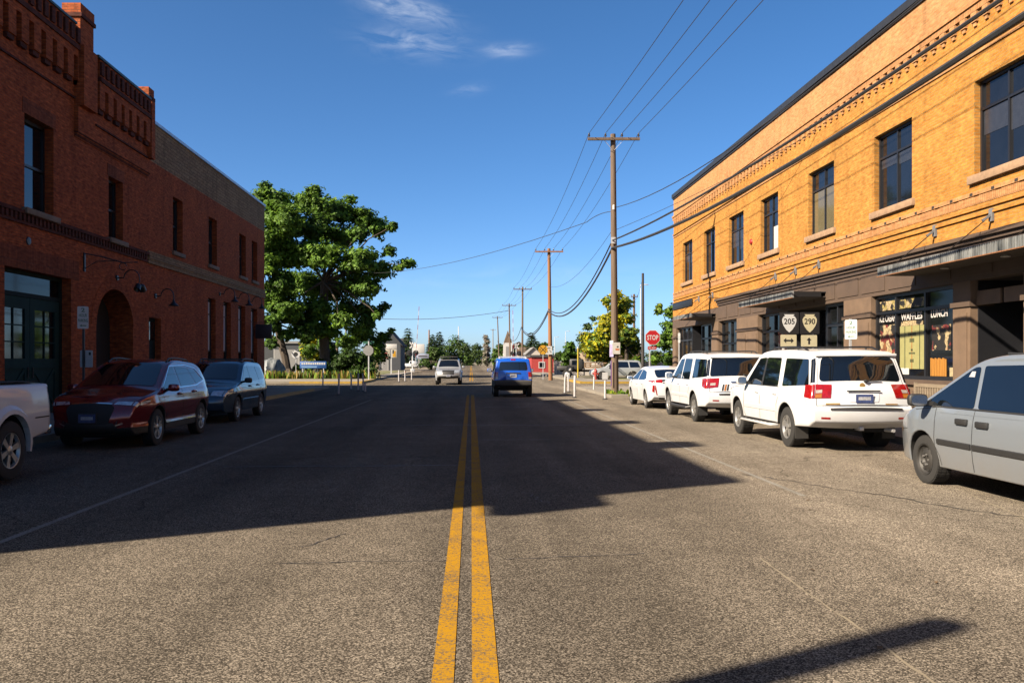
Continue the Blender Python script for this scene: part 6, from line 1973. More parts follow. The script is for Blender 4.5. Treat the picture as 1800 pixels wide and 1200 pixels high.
PX = 6.85
P1 = util_pole(6.82, 40.4, 12.4, 0.175, M_WOODP, 'tall weathered utility pole with posters, at the corner next to the white hatchback', lean=(-0.1, 0.0), arm_z=12.12)
P2 = util_pole(6.95, 74.5, 11.5, 0.19, M_WOODO, 'orange brown utility pole with a white sign, at the far corner of the junction', lean=(-0.15, 0), arm_z=11.2)
P3 = util_pole(6.9, 115, 11.7, 0.15, M_WOODP, 'grey utility pole, third along the row after the orange brown one', lean=(0.05, 0))
P4 = util_pole(6.9, 150, 11.8, 0.16, M_WOODP, 'dark utility pole, fourth along the row, just left of the raised crossing gate', lean=(-0.2, 0))
P5 = util_pole(6.9, 207, 12.6, 0.17, M_WOODP, 'leaning dark utility pole, fifth along the row, above the white church', lean=(-0.5, 0))
P6 = util_pole(7.0, 272, 12.0, 0.17, pm('pale_pole_wood', (0.34, 0.29, 0.22), 0.9), 'pale utility pole, last of the row, beside the bare grey tree', lean=(0.0, 0), arm_w=1.6)
P0 = util_pole(8.25, 3.3, 12.6, 0.17, M_WOODP, 'weathered utility pole in front of the near end of the orange brick building', arm_z=12.2)
P0b = util_pole(-9.35, -1.75, 9.45, 0.215, M_WOODP, 'short utility pole on the pavement before the red brick building', arm=False)
util_pole(15.3, 76, 9.5, 0.15, pm('dark_pole_wood', (0.05, 0.042, 0.04), 0.9), 'slim dark pole without cross arm, behind the stop sign', arm=False)
util_pole(21.2, 111, 10.4, 0.2, M_WOODP, 'old brown pole with a broken top behind the yellow tree', arm_w=0.9, ins=2)
util_pole(-14.9, 95, 12.0, 0.16, M_WOODP, 'utility pole half hidden in the big tree crown', arm=False)
util_pole(-22.0, 150, 9.8, 0.16, M_WOODP, 'utility pole hidden behind the hedge and dark bushes', arm=False)
util_pole(-11.8, 240, 10.5, 0.25, M_WOODO, 'orange wooden pole in front of the far green trees', arm=False)
util_pole(-4.4, 300, 14.0, 0.2, M_GALV, 'thin pale lamp mast rising over the far end of the street', arm=False)

M_WIRE = pm('wire', (0.035, 0.036, 0.040), 0.6)
def catenary(a, b_, sag, n=18):
    a = Vector(a); b_ = Vector(b_)
    return [a + (b_ - a) * (k / n) - Vector((0, 0, sag * 4 * (k / n) * (1 - k / n))) for k in range(n + 1)]
def wire(name, label, spans, r, cat='wire', group=None):
    mb = MB()
    for a, b_, sag in spans:
        mb.tube(catenary(a, b_, sag), r, M_WIRE, 6, cap=False)
    return tag(mb.build(name), label, cat, group)
arms = [(8.25, 3.3, 12.2, .17), (6.72, 40.4, 12.12, .175), (6.80, 74.5, 11.2, .19), (6.95, 115, 11.35, .15), (6.72, 150, 11.45, .16), (6.42, 207, 12.25, .17)]
for i, nm in enumerate(('leftmost', 'second from left', 'third from left', 'rightmost')):
    dx = insul(2.45, 4)[i]
    pts = [(x + dx, y - r - 0.04, z + 0.27) for x, y, z, r in arms]
    wire('power_line', 'thin power line along the pole tops, %s of four on the cross arms' % nm, [(p, q, 0.5 if k else 0.25) for k, (p, q) in enumerate(zip(pts, pts[1:]))], 0.012)
bund = [(8.1, 3.3, 7.35), (6.66, 40.2, 7.35), (6.75, 74.2, 6.2), (6.78, 115, 6.3), (6.6, 150, 6.4), (6.4, 207, 6.6)]
wire('telephone_cable', 'upper of the two thick black cable bundles passing in front of the orange brick building', [(bund[0], bund[1], 0.55)] + [(p, q, 1.5) for p, q in zip(bund[1:], bund[2:])], 0.034, 'cable')
b2 = [(8.0, 3.3, 7.05), (6.66, 40.2, 7.0), (6.75, 74.2, 6.0), (6.78, 115, 6.1)]
wire('telephone_cable', 'lower and thickest black cable bundle passing in front of the orange brick building', [(b2[0], b2[1], 0.80)] + [(p, q, 1.5) for p, q in zip(b2[1:], b2[2:])], 0.052, 'cable')
wire('service_wire', 'wire from the corner pole sloping up along the edge of the orange building roof', [((6.9, 40.4, 8.95), (8.25, 3.3, 9.0), 1.2)], 0.016)
wire('service_wire', 'thin wire from the corner pole meeting the orange building below its coping', [((6.9, 40.4, 7.9), (12.15, 30, 9.75), 0.15)], 0.010)
wire('service_wire', 'long sagging wire crossing the street from the corner pole to the big tree', [((6.7, 40.4, 8.75), (5.9, 43.5, 8.75), -0.12), ((5.9, 43.5, 8.75), (-14.9, 95, 11.7), 1.1)], 0.016)
wire('service_wire', 'low dark wire crossing the street far off above the silver pickup', [((-22, 150, 9.6), (6.8, 150, 10.6), 1.0)], 0.045)
wire('service_wire', 'thin wire from the corner pole to the orange brown pole above the cable bundles', [((6.7, 40.3, 7.9), (6.8, 74.5, 8.2), 0.9)], 0.010)
wire('service_wire', 'thin wire from the slim dark pole to the old brown pole behind the yellow tree', [((15.3, 76, 9.2), (21.2, 111, 9.6), 0.6)], 0.014)
# pole furniture
b = MB()
b.lathe([(0.04, -0.12), (0.06, -0.1), (0.06, 0.1), (0.04, 0.12)], Matrix.Translation((6.72, 40.17, 8.9)), M_WHITE, 10); b.box(6.6, 6.8, 40.14, 40.2, 7.2, 7.5, M_GALV)
b.build('cable_clamp', P1)
M_PAPER = pm('poster_paper', (0.70, 0.68, 0.63), 0.8, var=0.1)
b = MB()
b.box(6.66, 7.02, 40.17, 40.18, 2.0, 2.55, M_PAPER); b.box(6.80, 6.98, 40.166, 40.17, 2.18, 2.26, pm('poster_orange_patch', (0.62, 0.16, 0.03), 0.7)); b.box(6.86, 6.94, 40.166, 40.17, 2.32, 2.38, M_BLACK)
b.build('poster', P1)
b = MB()
M_PUR = pm('poster_lilac', (0.42, 0.36, 0.60), 0.8, var=0.35, scale=7)
b.obox(Matrix.Translation((6.63, 40.27, 2.25)) @ Matrix.Rotation(R(-50), 4, 'Z'), 0.24, 0.008, 0.75, M_PUR); b.obox(Matrix.Translation((6.63, 40.26, 2.56)) @ Matrix.Rotation(R(-50), 4, 'Z'), 0.2, 0.01, 0.16, M_WHITE)
b.build('flyer', P1)
b = MB(); b.box(6.58, 6.62, 40.16, 40.2, 0.5, 1.7, pm('purple_guard', (0.25, 0.12, 0.34), 0.6)); b.build('guard_strip', P1)

# ================================================================ signs and street furniture
M_SGREEN = pm('sign_green', (0.015, 0.14, 0.08), 0.5)
M_SRED = pm('sign_red', (0.55, 0.012, 0.018), 0.4, var=0.05)
M_SWHITE = pm('sign_white', (0.74, 0.75, 0.75), 0.45, var=0.05)
M_SYEL = pm('sign_yellow', (0.72, 0.38, 0.012), 0.45, var=0.05)
M_SBLACK = pm('sign_black', (0.010, 0.010, 0.012), 0.5)
M_SCREAM = pm('sign_cream', (0.66, 0.60, 0.40), 0.5, var=0.08)
def octagon(r):
    return [(r * math.cos(PI / 8 + k * PI / 4), r * math.sin(PI / 8 + k * PI / 4)) for k in range(8)]
def rrect(w_, h, r=0.03):
    return rnd_poly([(-w_ / 2, -h / 2), (w_ / 2, -h / 2), (w_ / 2, h / 2), (-w_ / 2, h / 2)], r)
FY = ((1, 0, 0), (0, 0, 1))      # facing the camera

# stop sign
t = thing('stop_sign', 'red STOP sign on a post behind the white hatchback', 'stop sign', (9.15, 43.0, 0.13))
b = MB(); b.bar((9.0, 43.03, 0.1), (9.0, 43.03, 3.0), 0.06, 0.04, M_GALV); b.build('post', t)
b = MB(); b.prism(octagon(0.405), frame((9.15, 42.99, 2.86), *FY), 0.004, M_SWHITE); b.prism(octagon(0.375), frame((9.15, 42.985, 2.86), *FY), 0.004, M_SRED)
b.prism(octagon(0.405), frame((9.15, 42.999, 2.86), *FY), 0.003, M_GALV); b.build('octagon_plate', t)
b = MB(); text_into(b, 'STOP', frame((9.15, 42.978, 2.86), *FY), 0.56, 0.25, M_SWHITE, 0.02); b.build('lettering', t)
b = MB(); b.prism(rrect(0.44, 0.16), frame((9.12, 42.99, 2.33), *FY), 0.004, M_SRED); text_into(b, 'ALL WAY', frame((9.12, 42.98, 2.33), *FY), 0.36, 0.08, M_SWHITE, 0.02); b.build('all_way_plate', t)

# route markers
t = thing('route_sign', 'secondary route markers 205 and 290 with arrow plates on two posts beside the parked SUVs', 'road sign', (9.65, 25.0, 0.14))
for x in (9.18, 10.05):
    b = MB(); b.bar((x - 0.02, 25.04, 0.1), (x - 0.02, 25.04, 3.05), 0.055, 0.04, M_SWHITE if x < 9.5 else M_GALV); b.build('post', t)
arrowhead = [(-0.155, 0.255), (0.155, 0.255), (0.115, 0.215), (0.165, 0.185), (0.21, 0.11), (0.205, 0.03), (0.165, -0.08), (0.085, -0.20), (0.0, -0.275), (-0.085, -0.20), (-0.165, -0.08), (-0.205, 0.03), (-0.21, 0.11), (-0.165, 0.185), (-0.115, 0.215)]
for x, num in ((9.32, '205'), (9.92, '290')):
    b = MB(); b.prism(rrect(0.57, 0.64), frame((x, 25.0, 2.78), *FY), 0.004, M_SBLACK); b.build('panel', t)
    b = MB(); b.prism(arrowhead, frame((x, 24.994, 2.78), *FY), 0.003, M_SCREAM if num == '290' else M_SWHITE); b.build('shield', t)
    b = MB(); text_into(b, num, frame((x, 24.988, 2.83), *FY), 0.31, 0.17, M_SBLACK, 0.015); b.build('route_number', t)
b = MB(); b.prism(rrect(0.47, 0.36), frame((9.30, 25.0, 2.26), *FY), 0.004, M_SCREAM)
ar = [(-0.15, 0), (-0.075, 0.075), (-0.075, 0.022), (0.075, 0.022), (0.075, 0.075), (0.15, 0), (0.075, -0.075), (0.075, -0.022), (-0.075, -0.022), (-0.075, -0.075)]
b.prism(ar, frame((9.30, 24.994, 2.27), *FY), 0.003, M_SBLACK); b.build('arrow_plate', t)
b = MB(); b.prism(rrect(0.47, 0.36), frame((9.90, 25.0, 2.25), *FY), 0.004, M_SCREAM)
ar = [(0, 0.10), (-0.07, 0.02), (-0.026, 0.02), (-0.026, -0.10), (0.026, -0.10), (0.026, 0.02), (0.07, 0.02)]
b.prism(ar, frame((9.90, 24.994, 2.26), *FY), 0.003, M_SBLACK); b.build('arrow_plate', t)

# parking signs
def parking_sign(X, Y, z0, h, w_, rot, label, tall=2.6, extra=False):
    t = thing('parking_sign', label, 'parking sign', (X, Y, 0.14))
    b = MB(); b.bar((X, Y + 0.035, 0.1), (X, Y + 0.035, tall), 0.05, 0.035, M_GALV if not extra else pm('dark_steel_post', (0.09, 0.09, 0.10), 0.5, metal=0.4)); b.build('post', t)
    b = MB()
    M = Matrix.Translation((X, Y, z0 + h / 2)) @ Matrix.Rotation(rot, 4, 'Z') @ frame((0, 0, 0), *FY)
    b.prism(rrect(w_, h), M, 0.004, M_SWHITE)
    up = M @ Matrix.Translation((0, 0, 0.006))
    for txt, dz, hh, ww, mm in (('2', 0.34, 0.10, 0.10, M_SGREEN), ('HOUR', 0.10, 0.08, 0.72, M_SGREEN), ('PARKING', -0.13, 0.08, 0.85, M_SGREEN)):
        text_into(b, txt, up @ Matrix.Translation((0, dz * h, 0)), ww * w_ if txt != '2' else 0.08, hh * h / 0.55 , mm, 0.02)
    b.prism([(-0.3 * w_, 0), (-0.12 * w_, 0.05 * h), (-0.12 * w_, 0.02 * h), (0.3 * w_, 0.02 * h), (0.3 * w_, -0.02 * h), (-0.12 * w_, -0.02 * h), (-0.12 * w_, -0.05 * h)], up @ Matrix.Translation((0, -0.36 * h, -0.003)), 0.004, M_SGREEN)
    b.build('sign_plate', t)
    if extra:
        b = MB()
        M2 = frame((X + 0.05, Y + 0.07, 1.72), *FY)
        b.prism(rrect(0.30, 0.40), M2, 0.004, M_SWHITE)
        b.prism(rrect(0.05, 0.07, 0.01), M2 @ Matrix.Translation((0.08, 0.12, 0.004)), 0.003, M_SBLACK)
        b.build('notice_plate', t)
    return t
parking_sign(-9.05, 19.9, 2.42, 0.52, 0.24, R(25), 'white and green parking sign on a dark post in front of the arched doorway', 2.95, True)
parking_sign(8.95, 20.1, 2.18, 0.46, 0.30, R(-52), 'green and white parking sign on a steel post beside the cafe window', 2.66)
parking_sign(10.0, 41.0, 2.55, 0.46, 0.30, R(-84), 'parking sign seen edge-on in front of the far shop door', 3.05)

# street sign seen from behind, far left corner
t = thing('stop_sign', 'grey back of a stop sign with green street name blades at the far left corner', 'stop sign', (-8.4, 70.0, 0.14))
b = MB(); b.bar((-8.4, 70, 0.1), (-8.4, 70, 3.45), 0.09, 0.09, M_GALV); b.build('post', t)
b = MB(); b.prism(octagon(0.44), frame((-8.42, 69.93, 2.55), *FY), 0.006, pm('sign_back', (0.40, 0.41, 0.40), 0.5, metal=0.3)); b.prism(octagon(0.44), frame((-8.42, 70.06, 2.55), (-1, 0, 0), (0, 0, 1)), 0.006, M_SRED); b.build('octagon_plate', t)
b = MB(); b.box(-8.85, -7.95, 69.99, 70.01, 3.1, 3.3, M_SGREEN); b.box(-8.41, -8.39, 69.6, 70.5, 3.32, 3.5, M_SGREEN); b.build('street_name_blade', t)

# railway advance sign and white sign on the far right corner
t = thing('warning_sign', 'round yellow railway crossing sign left of the orange brown pole', 'road sign', (6.2, 73.5, 0.14))
b = MB(); b.bar((6.2, 73.54, 0.1), (6.2, 73.54, 2.7), 0.06, 0.05, M_GALV); b.build('post', t)
b = MB(); circ = [(0.40 * math.cos(k * PI / 14), 0.40 * math.sin(k * PI / 14)) for k in range(28)]
Mx = frame((6.2, 73.5, 2.66), *FY)
b.prism(circ, Mx, 0.005, M_SYEL)
b.obox(Mx @ Matrix.Translation((0, 0, 0.007)) @ Matrix.Rotation(R(45), 4, 'Z'), 0.74, 0.06, 0.003, M_SBLACK); b.obox(Mx @ Matrix.Translation((0, 0, 0.010)) @ Matrix.Rotation(R(-45), 4, 'Z'), 0.74, 0.06, 0.003, M_SBLACK)
for x in (-0.24, 0.24): text_into(b, 'R', Mx @ Matrix.Translation((x, 0, 0.008)), 0.12, 0.17, M_SBLACK, 0.02)
b.build('round_plate', t)
b = MB(); M2 = frame((6.76, 74.2, 2.62), *FY)
b.prism(rrect(0.60, 0.72), M2, 0.005, M_SWHITE)
b.obox(M2 @ Matrix.Translation((-0.12, -0.08, 0.007)) @ Matrix.Rotation(R(15), 4, 'Z'), 0.05, 0.30, 0.003, M_SBLACK); b.obox(M2 @ Matrix.Translation((0.13, -0.08, 0.007)) @ Matrix.Rotation(R(35), 4, 'Z'), 0.05, 0.28, 0.003, M_SBLACK)
b.box(6.62, 6.90, 74.19, 74.195, 2.78, 2.84, M_SBLACK)
b.build('white_sign', P2)

# flexible posts
M_FLEX = pm('flexible_post_plastic', (0.72, 0.70, 0.72), 0.6, var=0.1)
def flex(X, Y, h=0.95):
    t = thing('delineator_post', 'x', 'delineator post', (X, Y, 0.0))
    b = MB(); b.tube([(X, Y, 0.03), (X + (rnd() - .5) * 0.03, Y, h * 0.6), (X + (rnd() - .5) * 0.08, Y, h)], [0.05, 0.045, 0.045], M_FLEX, 10); b.build('post', t)
    b = MB(); b.lathe([(0.0, 0.05), (0.06, 0.05), (0.12, 0.015), (0.13, 0.0)], Matrix.Translation((X, Y, 0.008)), M_CLAD, 14); b.build('base', t)
    return t
fl = [(5.85, 37.2, 'topped by a small white plate, beside the wooden corner pole', 1.0), (4.72, 38.9, 'nearest the road centre on the right corner', 1.0), (4.80, 43.7, 'farther left behind the right corner, close to the blue SUV', 0.98), (5.25, 46.0, 'second of the far group on the right corner', 0.95), (5.65, 46.6, 'third of the far group on the right corner', 0.9), (6.65, 46.2, 'nearest the red hydrant on the right corner', 0.85),
      (-6.55, 42.2, 'nearest and tallest on the left corner', 1.05), (-7.0, 49.8, 'just before the round hedge bush on the left corner', 0.98), (-6.35, 48.0, 'left member of the tight cluster on the left corner', 1.0), (-5.95, 47.0, 'front member of the tight cluster on the left corner', 1.0), (-5.62, 45.3, 'rightmost of the tight cluster on the left corner', 0.55), (-9.9, 57.0, 'standing in the sunlit cross street at the left', 1.0),
      (-5.8, 68.6, 'left of three beyond the cross street', 0.95), (-5.4, 69.8, 'middle of three beyond the cross street', 0.95), (-5.15, 74.0, 'right of three beyond the cross street', 0.95)]
for i, (X, Y, lb, h) in enumerate(fl):
    t = flex(X, Y, h)
    t['label'] = 'white flexible post ' + lb
    t['group'] = 'white flexible posts around the junction'
    if i == 0:
        b = MB(); b.box(X - 0.14, X + 0.10, Y - 0.06, Y - 0.05, 0.88, 1.18, M_SWHITE); b.build('plate', t)
    if i == 13:
        b = MB(); b.lathe([(0.047, 0), (0.047, 0.12)], Matrix.Translation((X, Y, 0.72)), pm('orange_band', (0.7, 0.2, 0.05), 0.5), 10); b.build('orange_band', t)

# hydrant
t = thing('fire_hydrant', 'red fire hydrant across the junction beside the silver SUV', 'fire hydrant', (10.45, 71.6, 0.14))
M_HYD = pm('hydrant_red', (0.50, 0.05, 0.03), 0.5)
b = MB(); Mx = Matrix.Translation((10.45, 71.6, 0.14))
b.lathe([(0.20, 0), (0.20, 0.05), (0.13, 0.06), (0.13, 0.62), (0.17, 0.64), (0.17, 0.68), (0.14, 0.78), (0.07, 0.86), (0.04, 0.87), (0.04, 0.94), (0, 0.94)], Mx, M_HYD, 16); b.build('barrel', t)
for d in ((1, 0, 0), (-1, 0, 0), (0, -1, 0)):
    b = MB(); b.lathe([(0.07, 0.0), (0.07, 0.10), (0.085, 0.10), (0.085, 0.15), (0, 0.16)], frame((10.45 + d[0] * .11, 71.6 + d[1] * .11, 0.62), (0, 0, 1), Vector(d).cross((0, 0, 1))), M_HYD, 10); b.build('outlet', t)
# yellow post and tyre on a stand
t = thing('bollard_pole', 'thin yellow marker pole rising before the flatbed truck', 'pole', (9.9, 79.0, 0.06))
b = MB(); b.tube([(9.9, 79, 0), (9.9, 79, 2.9)], 0.07, pm('marker_yellow', (0.62, 0.46, 0.02), 0.5), 10); b.lathe([(0.14, 0), (0.14, 0.05), (0, 0.06)], Matrix.Translation((9.9, 79, 0.05)), M_GALV, 12); b.lathe([(0.09, 0), (0.09, 0.1), (0, 0.12)], Matrix.Translation((9.9, 79, 2.88)), M_GALV, 10); b.build('shaft', t)
t = thing('mounted_tyre', 'black tyre mounted on a thin post behind the right flexible posts', 'tyre', (8.75, 76.0, 0.14))
b = MB(); Mx = frame((8.75, 76, 0.98), *FY)
b.lathe([(0.17, -0.09), (0.30, -0.10), (0.33, 0), (0.30, 0.10), (0.17, 0.09), (0.17, -0.09)], Mx, M_TYRE, 24); b.build('tyre', t)
b = MB(); b.tube([(8.75, 76.02, 0.1), (8.75, 76.02, 0.7)], 0.03, M_GALV, 8); b.lathe([(0, 0), (0.16, 0), (0.15, 0.02), (0, 0.02)], Mx, M_WHITE, 16); b.build('stand', t)

# bench outside the cafe
t = thing('wooden_bench', 'weathered wooden bench against the shop wall between white SUV and minivan', 'bench', (11.3, 21.4, 0.14))
M_BENCH = pm('grey_teak', (0.30, 0.235, 0.16), 0.85, scale=12, var=0.25, stretch=(1, 0.2, 1))
b = MB()
for k in range(5): b.box(10.98 + k * 0.11, 11.07 + k * 0.11, 20.55, 22.25, 0.54, 0.575, M_BENCH)
b.box(11.0, 11.5, 20.6, 20.65, 0.46, 0.538, M_BENCH); b.box(11.0, 11.5, 22.15, 22.2, 0.46, 0.538, M_BENCH); b.build('seat', t)
b = MB()
for k in range(14): b.box(11.56, 11.585, 20.66 + k * 0.115, 20.71 + k * 0.115, 0.60, 1.0, M_BENCH)
b.box(11.55, 11.60, 20.55, 22.25, 1.0, 1.09, M_BENCH); b.box(11.55, 11.60, 20.55, 22.25, 0.56, 0.60, M_BENCH); b.build('backrest', t)
for y in (20.57, 22.23):
    b = MB(); b.box(10.95, 11.62, y - 0.035, y + 0.035, 0.78, 0.82, M_BENCH); b.bar((10.98, y, 0.14), (10.98, y, 0.78), 0.06, 0.06, M_BENCH); b.build('armrest', t)
    for x in (10.99, 11.58):
        b = MB(); b.bar((x, y, 0.12), (x, y, 0.54 if x < 11.2 else 1.12), 0.065, 0.055, M_BENCH); b.build('leg', t)
t = thing('rubbish_bin', 'slim black bin standing under the cafe window behind the bench', 'bin', (12.0, 24.0, 0.14))
b = MB(); b.lathe([(0.10, 0), (0.115, 0.03), (0.115, 0.84), (0.10, 0.86), (0, 0.87)], Matrix.Translation((12.0, 23.75, 0.14)), M_BLACK, 16); b.lathe([(0.118, 0.70), (0.122, 0.71), (0.118, 0.73)], Matrix.Translation((12.0, 23.75, 0.14)), M_GALV, 16); b.build('canister', t)

# ================================================================ trees and plants
L_DK = leafmat('leaf_dark', (0.030, 0.062, 0.010))
L_MD = leafmat('leaf_mid', (0.070, 0.145, 0.015))
L_LT = leafmat('leaf_light', (0.135, 0.240, 0.022))
L_YL = leafmat('leaf_yellow', (0.46, 0.42, 0.012), 0.45)
L_YG = leafmat('leaf_yellowgreen', (0.20, 0.24, 0.02), 0.4)
L_CON = leafmat('needle_dark', (0.022, 0.042, 0.016), 0.15)
L_FAR = leafmat('leaf_far', (0.055, 0.09, 0.022), 0.25)
L_DRY = leafmat('dry_stem', (0.30, 0.21, 0.06), 0.3)

def foliage(mb, blobs, n, size, mats, up=0.35, shell=0.55, squash=0.8):
    """leaf-sized faces spread through each blob, denser towards its skin"""
    tot = sum(b_[3] ** 2 for b_ in blobs)
    for (x, y, z, r) in blobs:
        k = int(n * r * r / tot)
        bias = rnd()
        for _ in range(k):
            u, v = rnd() * 2 - 1, rnd() * 2 * PI
            q = math.sqrt(max(0, 1 - u * u))
            d = Vector((q * math.cos(v), q * math.sin(v), u))
            rr = r * (shell + (1 - shell) * rnd() ** 0.7) * (0.85 + 0.32 * math.sin(d.x * 5 + x) * math.sin(d.y * 5 + y) + 0.2 * math.sin(d.z * 7 + z))
            c = Vector((x, y, z)) + Vector((d.x, d.y, d.z * squash)) * rr
            nr = (d + Vector((rnd() - .5, rnd() - .5, rnd() - .5 + up)) * 1.6).normalized()
            a = nr.cross(Vector((rnd() - .5, rnd() - .5, rnd() - .5))).normalized()
            b2_ = nr.cross(a)
            s_ = size * (0.6 + 0.8 * rnd())
            m = mats[min(len(mats) - 1, int((rnd() * 0.55 + bias * 0.45) * len(mats)))]
            mb.add([c - a * s_ * 0.5, c + b2_ * s_ * 0.32, c + a * s_ * 0.55, c - b2_ * s_ * 0.32], [(0, 1, 2, 3)], m)

def limb(mb, a, b_, r0, r1, m, wob=0.12, n=6):
    a = Vector(a); b_ = Vector(b_); L = (b_ - a).length
    pts = [a + (b_ - a) * (k / n) + Vector(((rnd() - .5), (rnd() - .5), (rnd() - .5) * .4)) * wob * L * (0.0 if k in (0,) else 0.35) + Vector((0, 0, L * 0.08 * math.sin(PI * k / n))) for k in range(n + 1)]
    mb.tube(pts, [r0 + (r1 - r0) * k / n for k in range(n + 1)], m, 8)

def tree(name, label, cat, base, h_fork, blobs, r_trunk, n, size, mats, lean=(0, 0), bark=None, group=None, up=0.35, shell=0.5, trunk_name='trunk'):
    t = thing(name, label, cat, base, 0, group)
    bx, by, bz = base
    fork = (bx + lean[0], by + lean[1], bz + h_fork)
    b = MB()
    limb(b, (bx, by, bz - 0.2), fork, r_trunk, r_trunk * 0.75, bark or M_BARK, 0.05)
    b.lathe([(r_trunk * 1.7, -0.1), (r_trunk * 1.25, 0.25), (r_trunk * 0.98, 0.8)], Matrix.Translation(base), bark or M_BARK, 10)
    b.build(trunk_name, t)
    b = MB()
    for (x, y, z, r) in blobs:
        if rnd() < (0.85 if len(blobs) < 20 else 0.45):
            limb(b, fork, (x, y, z - r * 0.2), r_trunk * 0.24, 0.03, bark or M_BARK, 0.2)
    b.build('branch', t)
    b = MB(); foliage(b, blobs, n, size, mats, up, shell); b.build('crown', t)
    return t

def at(px, py, Y):
    """the point at depth Y that the photograph shows at (px, py)"""
    return ((px - 828) * Y / 1500, Y, CAM_H + (635 - py) * Y / 1500)
def blobs_at(lst, Y, jit=2.0):
    out = []
    for px, py, r in lst:
        x, y, z = at(px, py, Y)
        out.append((x, y + (rnd() - .5) * jit * 2, z, r * Y / 1500))
    return out
random.seed(21)
T1 = blobs_at([(500, 362, 30), (535, 352, 32), (570, 362, 34), (600, 375, 30), (560, 345, 18), (520, 345, 16), (622, 370, 22), (640, 385, 28), (665, 400, 24), (622, 358, 12), (520, 400, 38), (560, 405, 40), (600, 415, 30), (640, 420, 20), (490, 400, 34), (500, 440, 38), (545, 450, 40), (585, 455, 36), (500, 490, 38), (540, 500, 38), (575, 500, 36), (615, 460, 30), (645, 465, 34), (672, 478, 26), (625, 500, 36), (655, 510, 26), (600, 540, 34), (560, 545, 34), (520, 545, 34), (635, 540, 22), (690, 448, 14), (706, 455, 14), (720, 464, 13), (700, 470, 10), (692, 402, 12), (580, 580, 24), (545, 585, 24), (612, 565, 22), (660, 545, 13), (668, 556, 10), (672, 535, 10), (470, 355, 22), (560, 605, 20), (600, 600, 20), (635, 575, 22), (535, 615, 16), (585, 625, 14), (640, 560, 20), (480, 340, 14)], 86, 4.5)
tree('deciduous_tree', 'large broad green tree with a dark straight trunk beyond the junction', 'tree', (-14.8, 86, 0.15), 9.5, T1, 0.55, 62000, 0.36, [L_DK, L_MD, L_MD, L_LT, L_LT], shell=0.35)
T2 = blobs_at([(478, 380, 26), (472, 420, 30), (492, 450, 28), (472, 470, 32), (500, 500, 30), (476, 520, 32), (500, 545, 28), (478, 568, 26), (520, 562, 24), (505, 588, 16), (545, 575, 20), (470, 600, 16), (530, 595, 12), (488, 605, 12)], 83, 2.5)
tree('deciduous_tree', 'green tree with a leaning forked trunk next to the red brick building', 'tree', (-17.9, 84, 0.15), 5.2, T2, 0.42, 24000, 0.35, [L_DK, L_MD, L_MD, L_LT], lean=(-1.3, 0), shell=0.35)
# hedge bushes at the left corner
B1 = blobs_at([(618, 628, 24), (600, 640, 20), (640, 636, 22), (655, 650, 16), (610, 652, 20), (632, 655, 20), (590, 655, 12)], 77, 1.5)
def bush(name, label, base, blobs, n, size, mats, cat='bush', group=None):
    t = thing(name, label, cat, base, 0, group)
    b = MB(); foliage(b, blobs, n, size, mats, 0.3, 0.35); b.build('foliage', t)
    b = MB()
    for (x, y, z, r) in blobs[:5]: limb(b, (base[0] + (rnd() - .5) * .3, base[1] + (rnd() - .5) * .3, base[2] - 0.05), (x, y, z), 0.06, 0.02, M_BARK, 0.15, 4)
    b.build('stem', t)
    return t
bush('round_bush', 'dense dark green rounded bush behind the left flexible posts', (-10.6, 77, 0.15), B1, 5200, 0.26, [L_DK, L_DK, L_DK, L_MD])
B2 = blobs_at([(640, 590, 22), (615, 600, 18), (660, 605, 20), (675, 592, 14), (650, 618, 18), (690, 582, 8), (672, 625, 16), (622, 582, 14)], 92, 2)
tree('small_tree', 'bushy green tree rising behind the dark rounded bush', 'tree', (-10.8, 92, 0.15), 2.0, B2, 0.16, 4200, 0.34, [L_DK, L_MD, L_LT])
B3 = blobs_at([(545, 600, 18), (560, 585, 14), (540, 620, 18), (558, 625, 14), (530, 590, 10), (548, 640, 12)], 95, 1.5)
bush('tall_shrub', 'tall yellow green shrub between the two big tree trunks', (-17.9, 95, 0.15), B3, 3000, 0.30, [L_YG, L_MD, L_YL, L_YG])
B4 = blobs_at([(560, 640, 12), (540, 648, 9), (575, 650, 12), (520, 646, 8)], 84, 1.0)
bush('low_shrub', 'low green shrubs grown together at the foot of the big dark trunk', (-15.6, 84, 0.15), B4, 2600, 0.26, [L_DK, L_MD, L_LT])
# weedy border under the trees
random.seed(5)
def weeds(name, label, spots, mats, hh):
    t = MB()
    for (X, Y) in spots:
        for _ in range(16):
            x, y = X + (rnd() - .5) * 0.9, Y + (rnd() - .5) * 1.2
            h = hh * (0.4 + rnd()); a = rnd() * 2 * PI; w_ = 0.05 + 0.07 * rnd()
            dx, dy = math.cos(a) * w_, math.sin(a) * w_
            bx, by = (rnd() - .5) * .35 * h, (rnd() - .5) * .35 * h
            t.add([(x - dx, y - dy, 0.14), (x + dx, y + dy, 0.14), (x + bx + dx * .4, y + by + dy * .4, 0.14 + h), (x + bx - dx * .4, y + by - dy * .4, 0.14 + h)], [(0, 1, 2, 3)], mats[int(rnd() * len(mats))])
    o = t.build(name)
    return tag(o, label, 'plants', kind='stuff')
weeds('weeds', 'dry and green weeds along the kerb under the trees', [(-19.5 + 0.28 * k + rnd(), 74.3 + rnd() * 1.6) for k in range(38)], [L_DRY, L_YG, L_MD, L_DRY, L_LT], 0.55)
weeds('grass_tuft', 'rough grass at the foot of the corner pole', [(7.3 + rnd() * 2.0, 36.4 + rnd() * 2) for k in range(14)] + [(6.5 + rnd() * .6, 39.6 + rnd() * 1.2) for k in range(4)], [L_YG, L_MD, L_LT], 0.16)

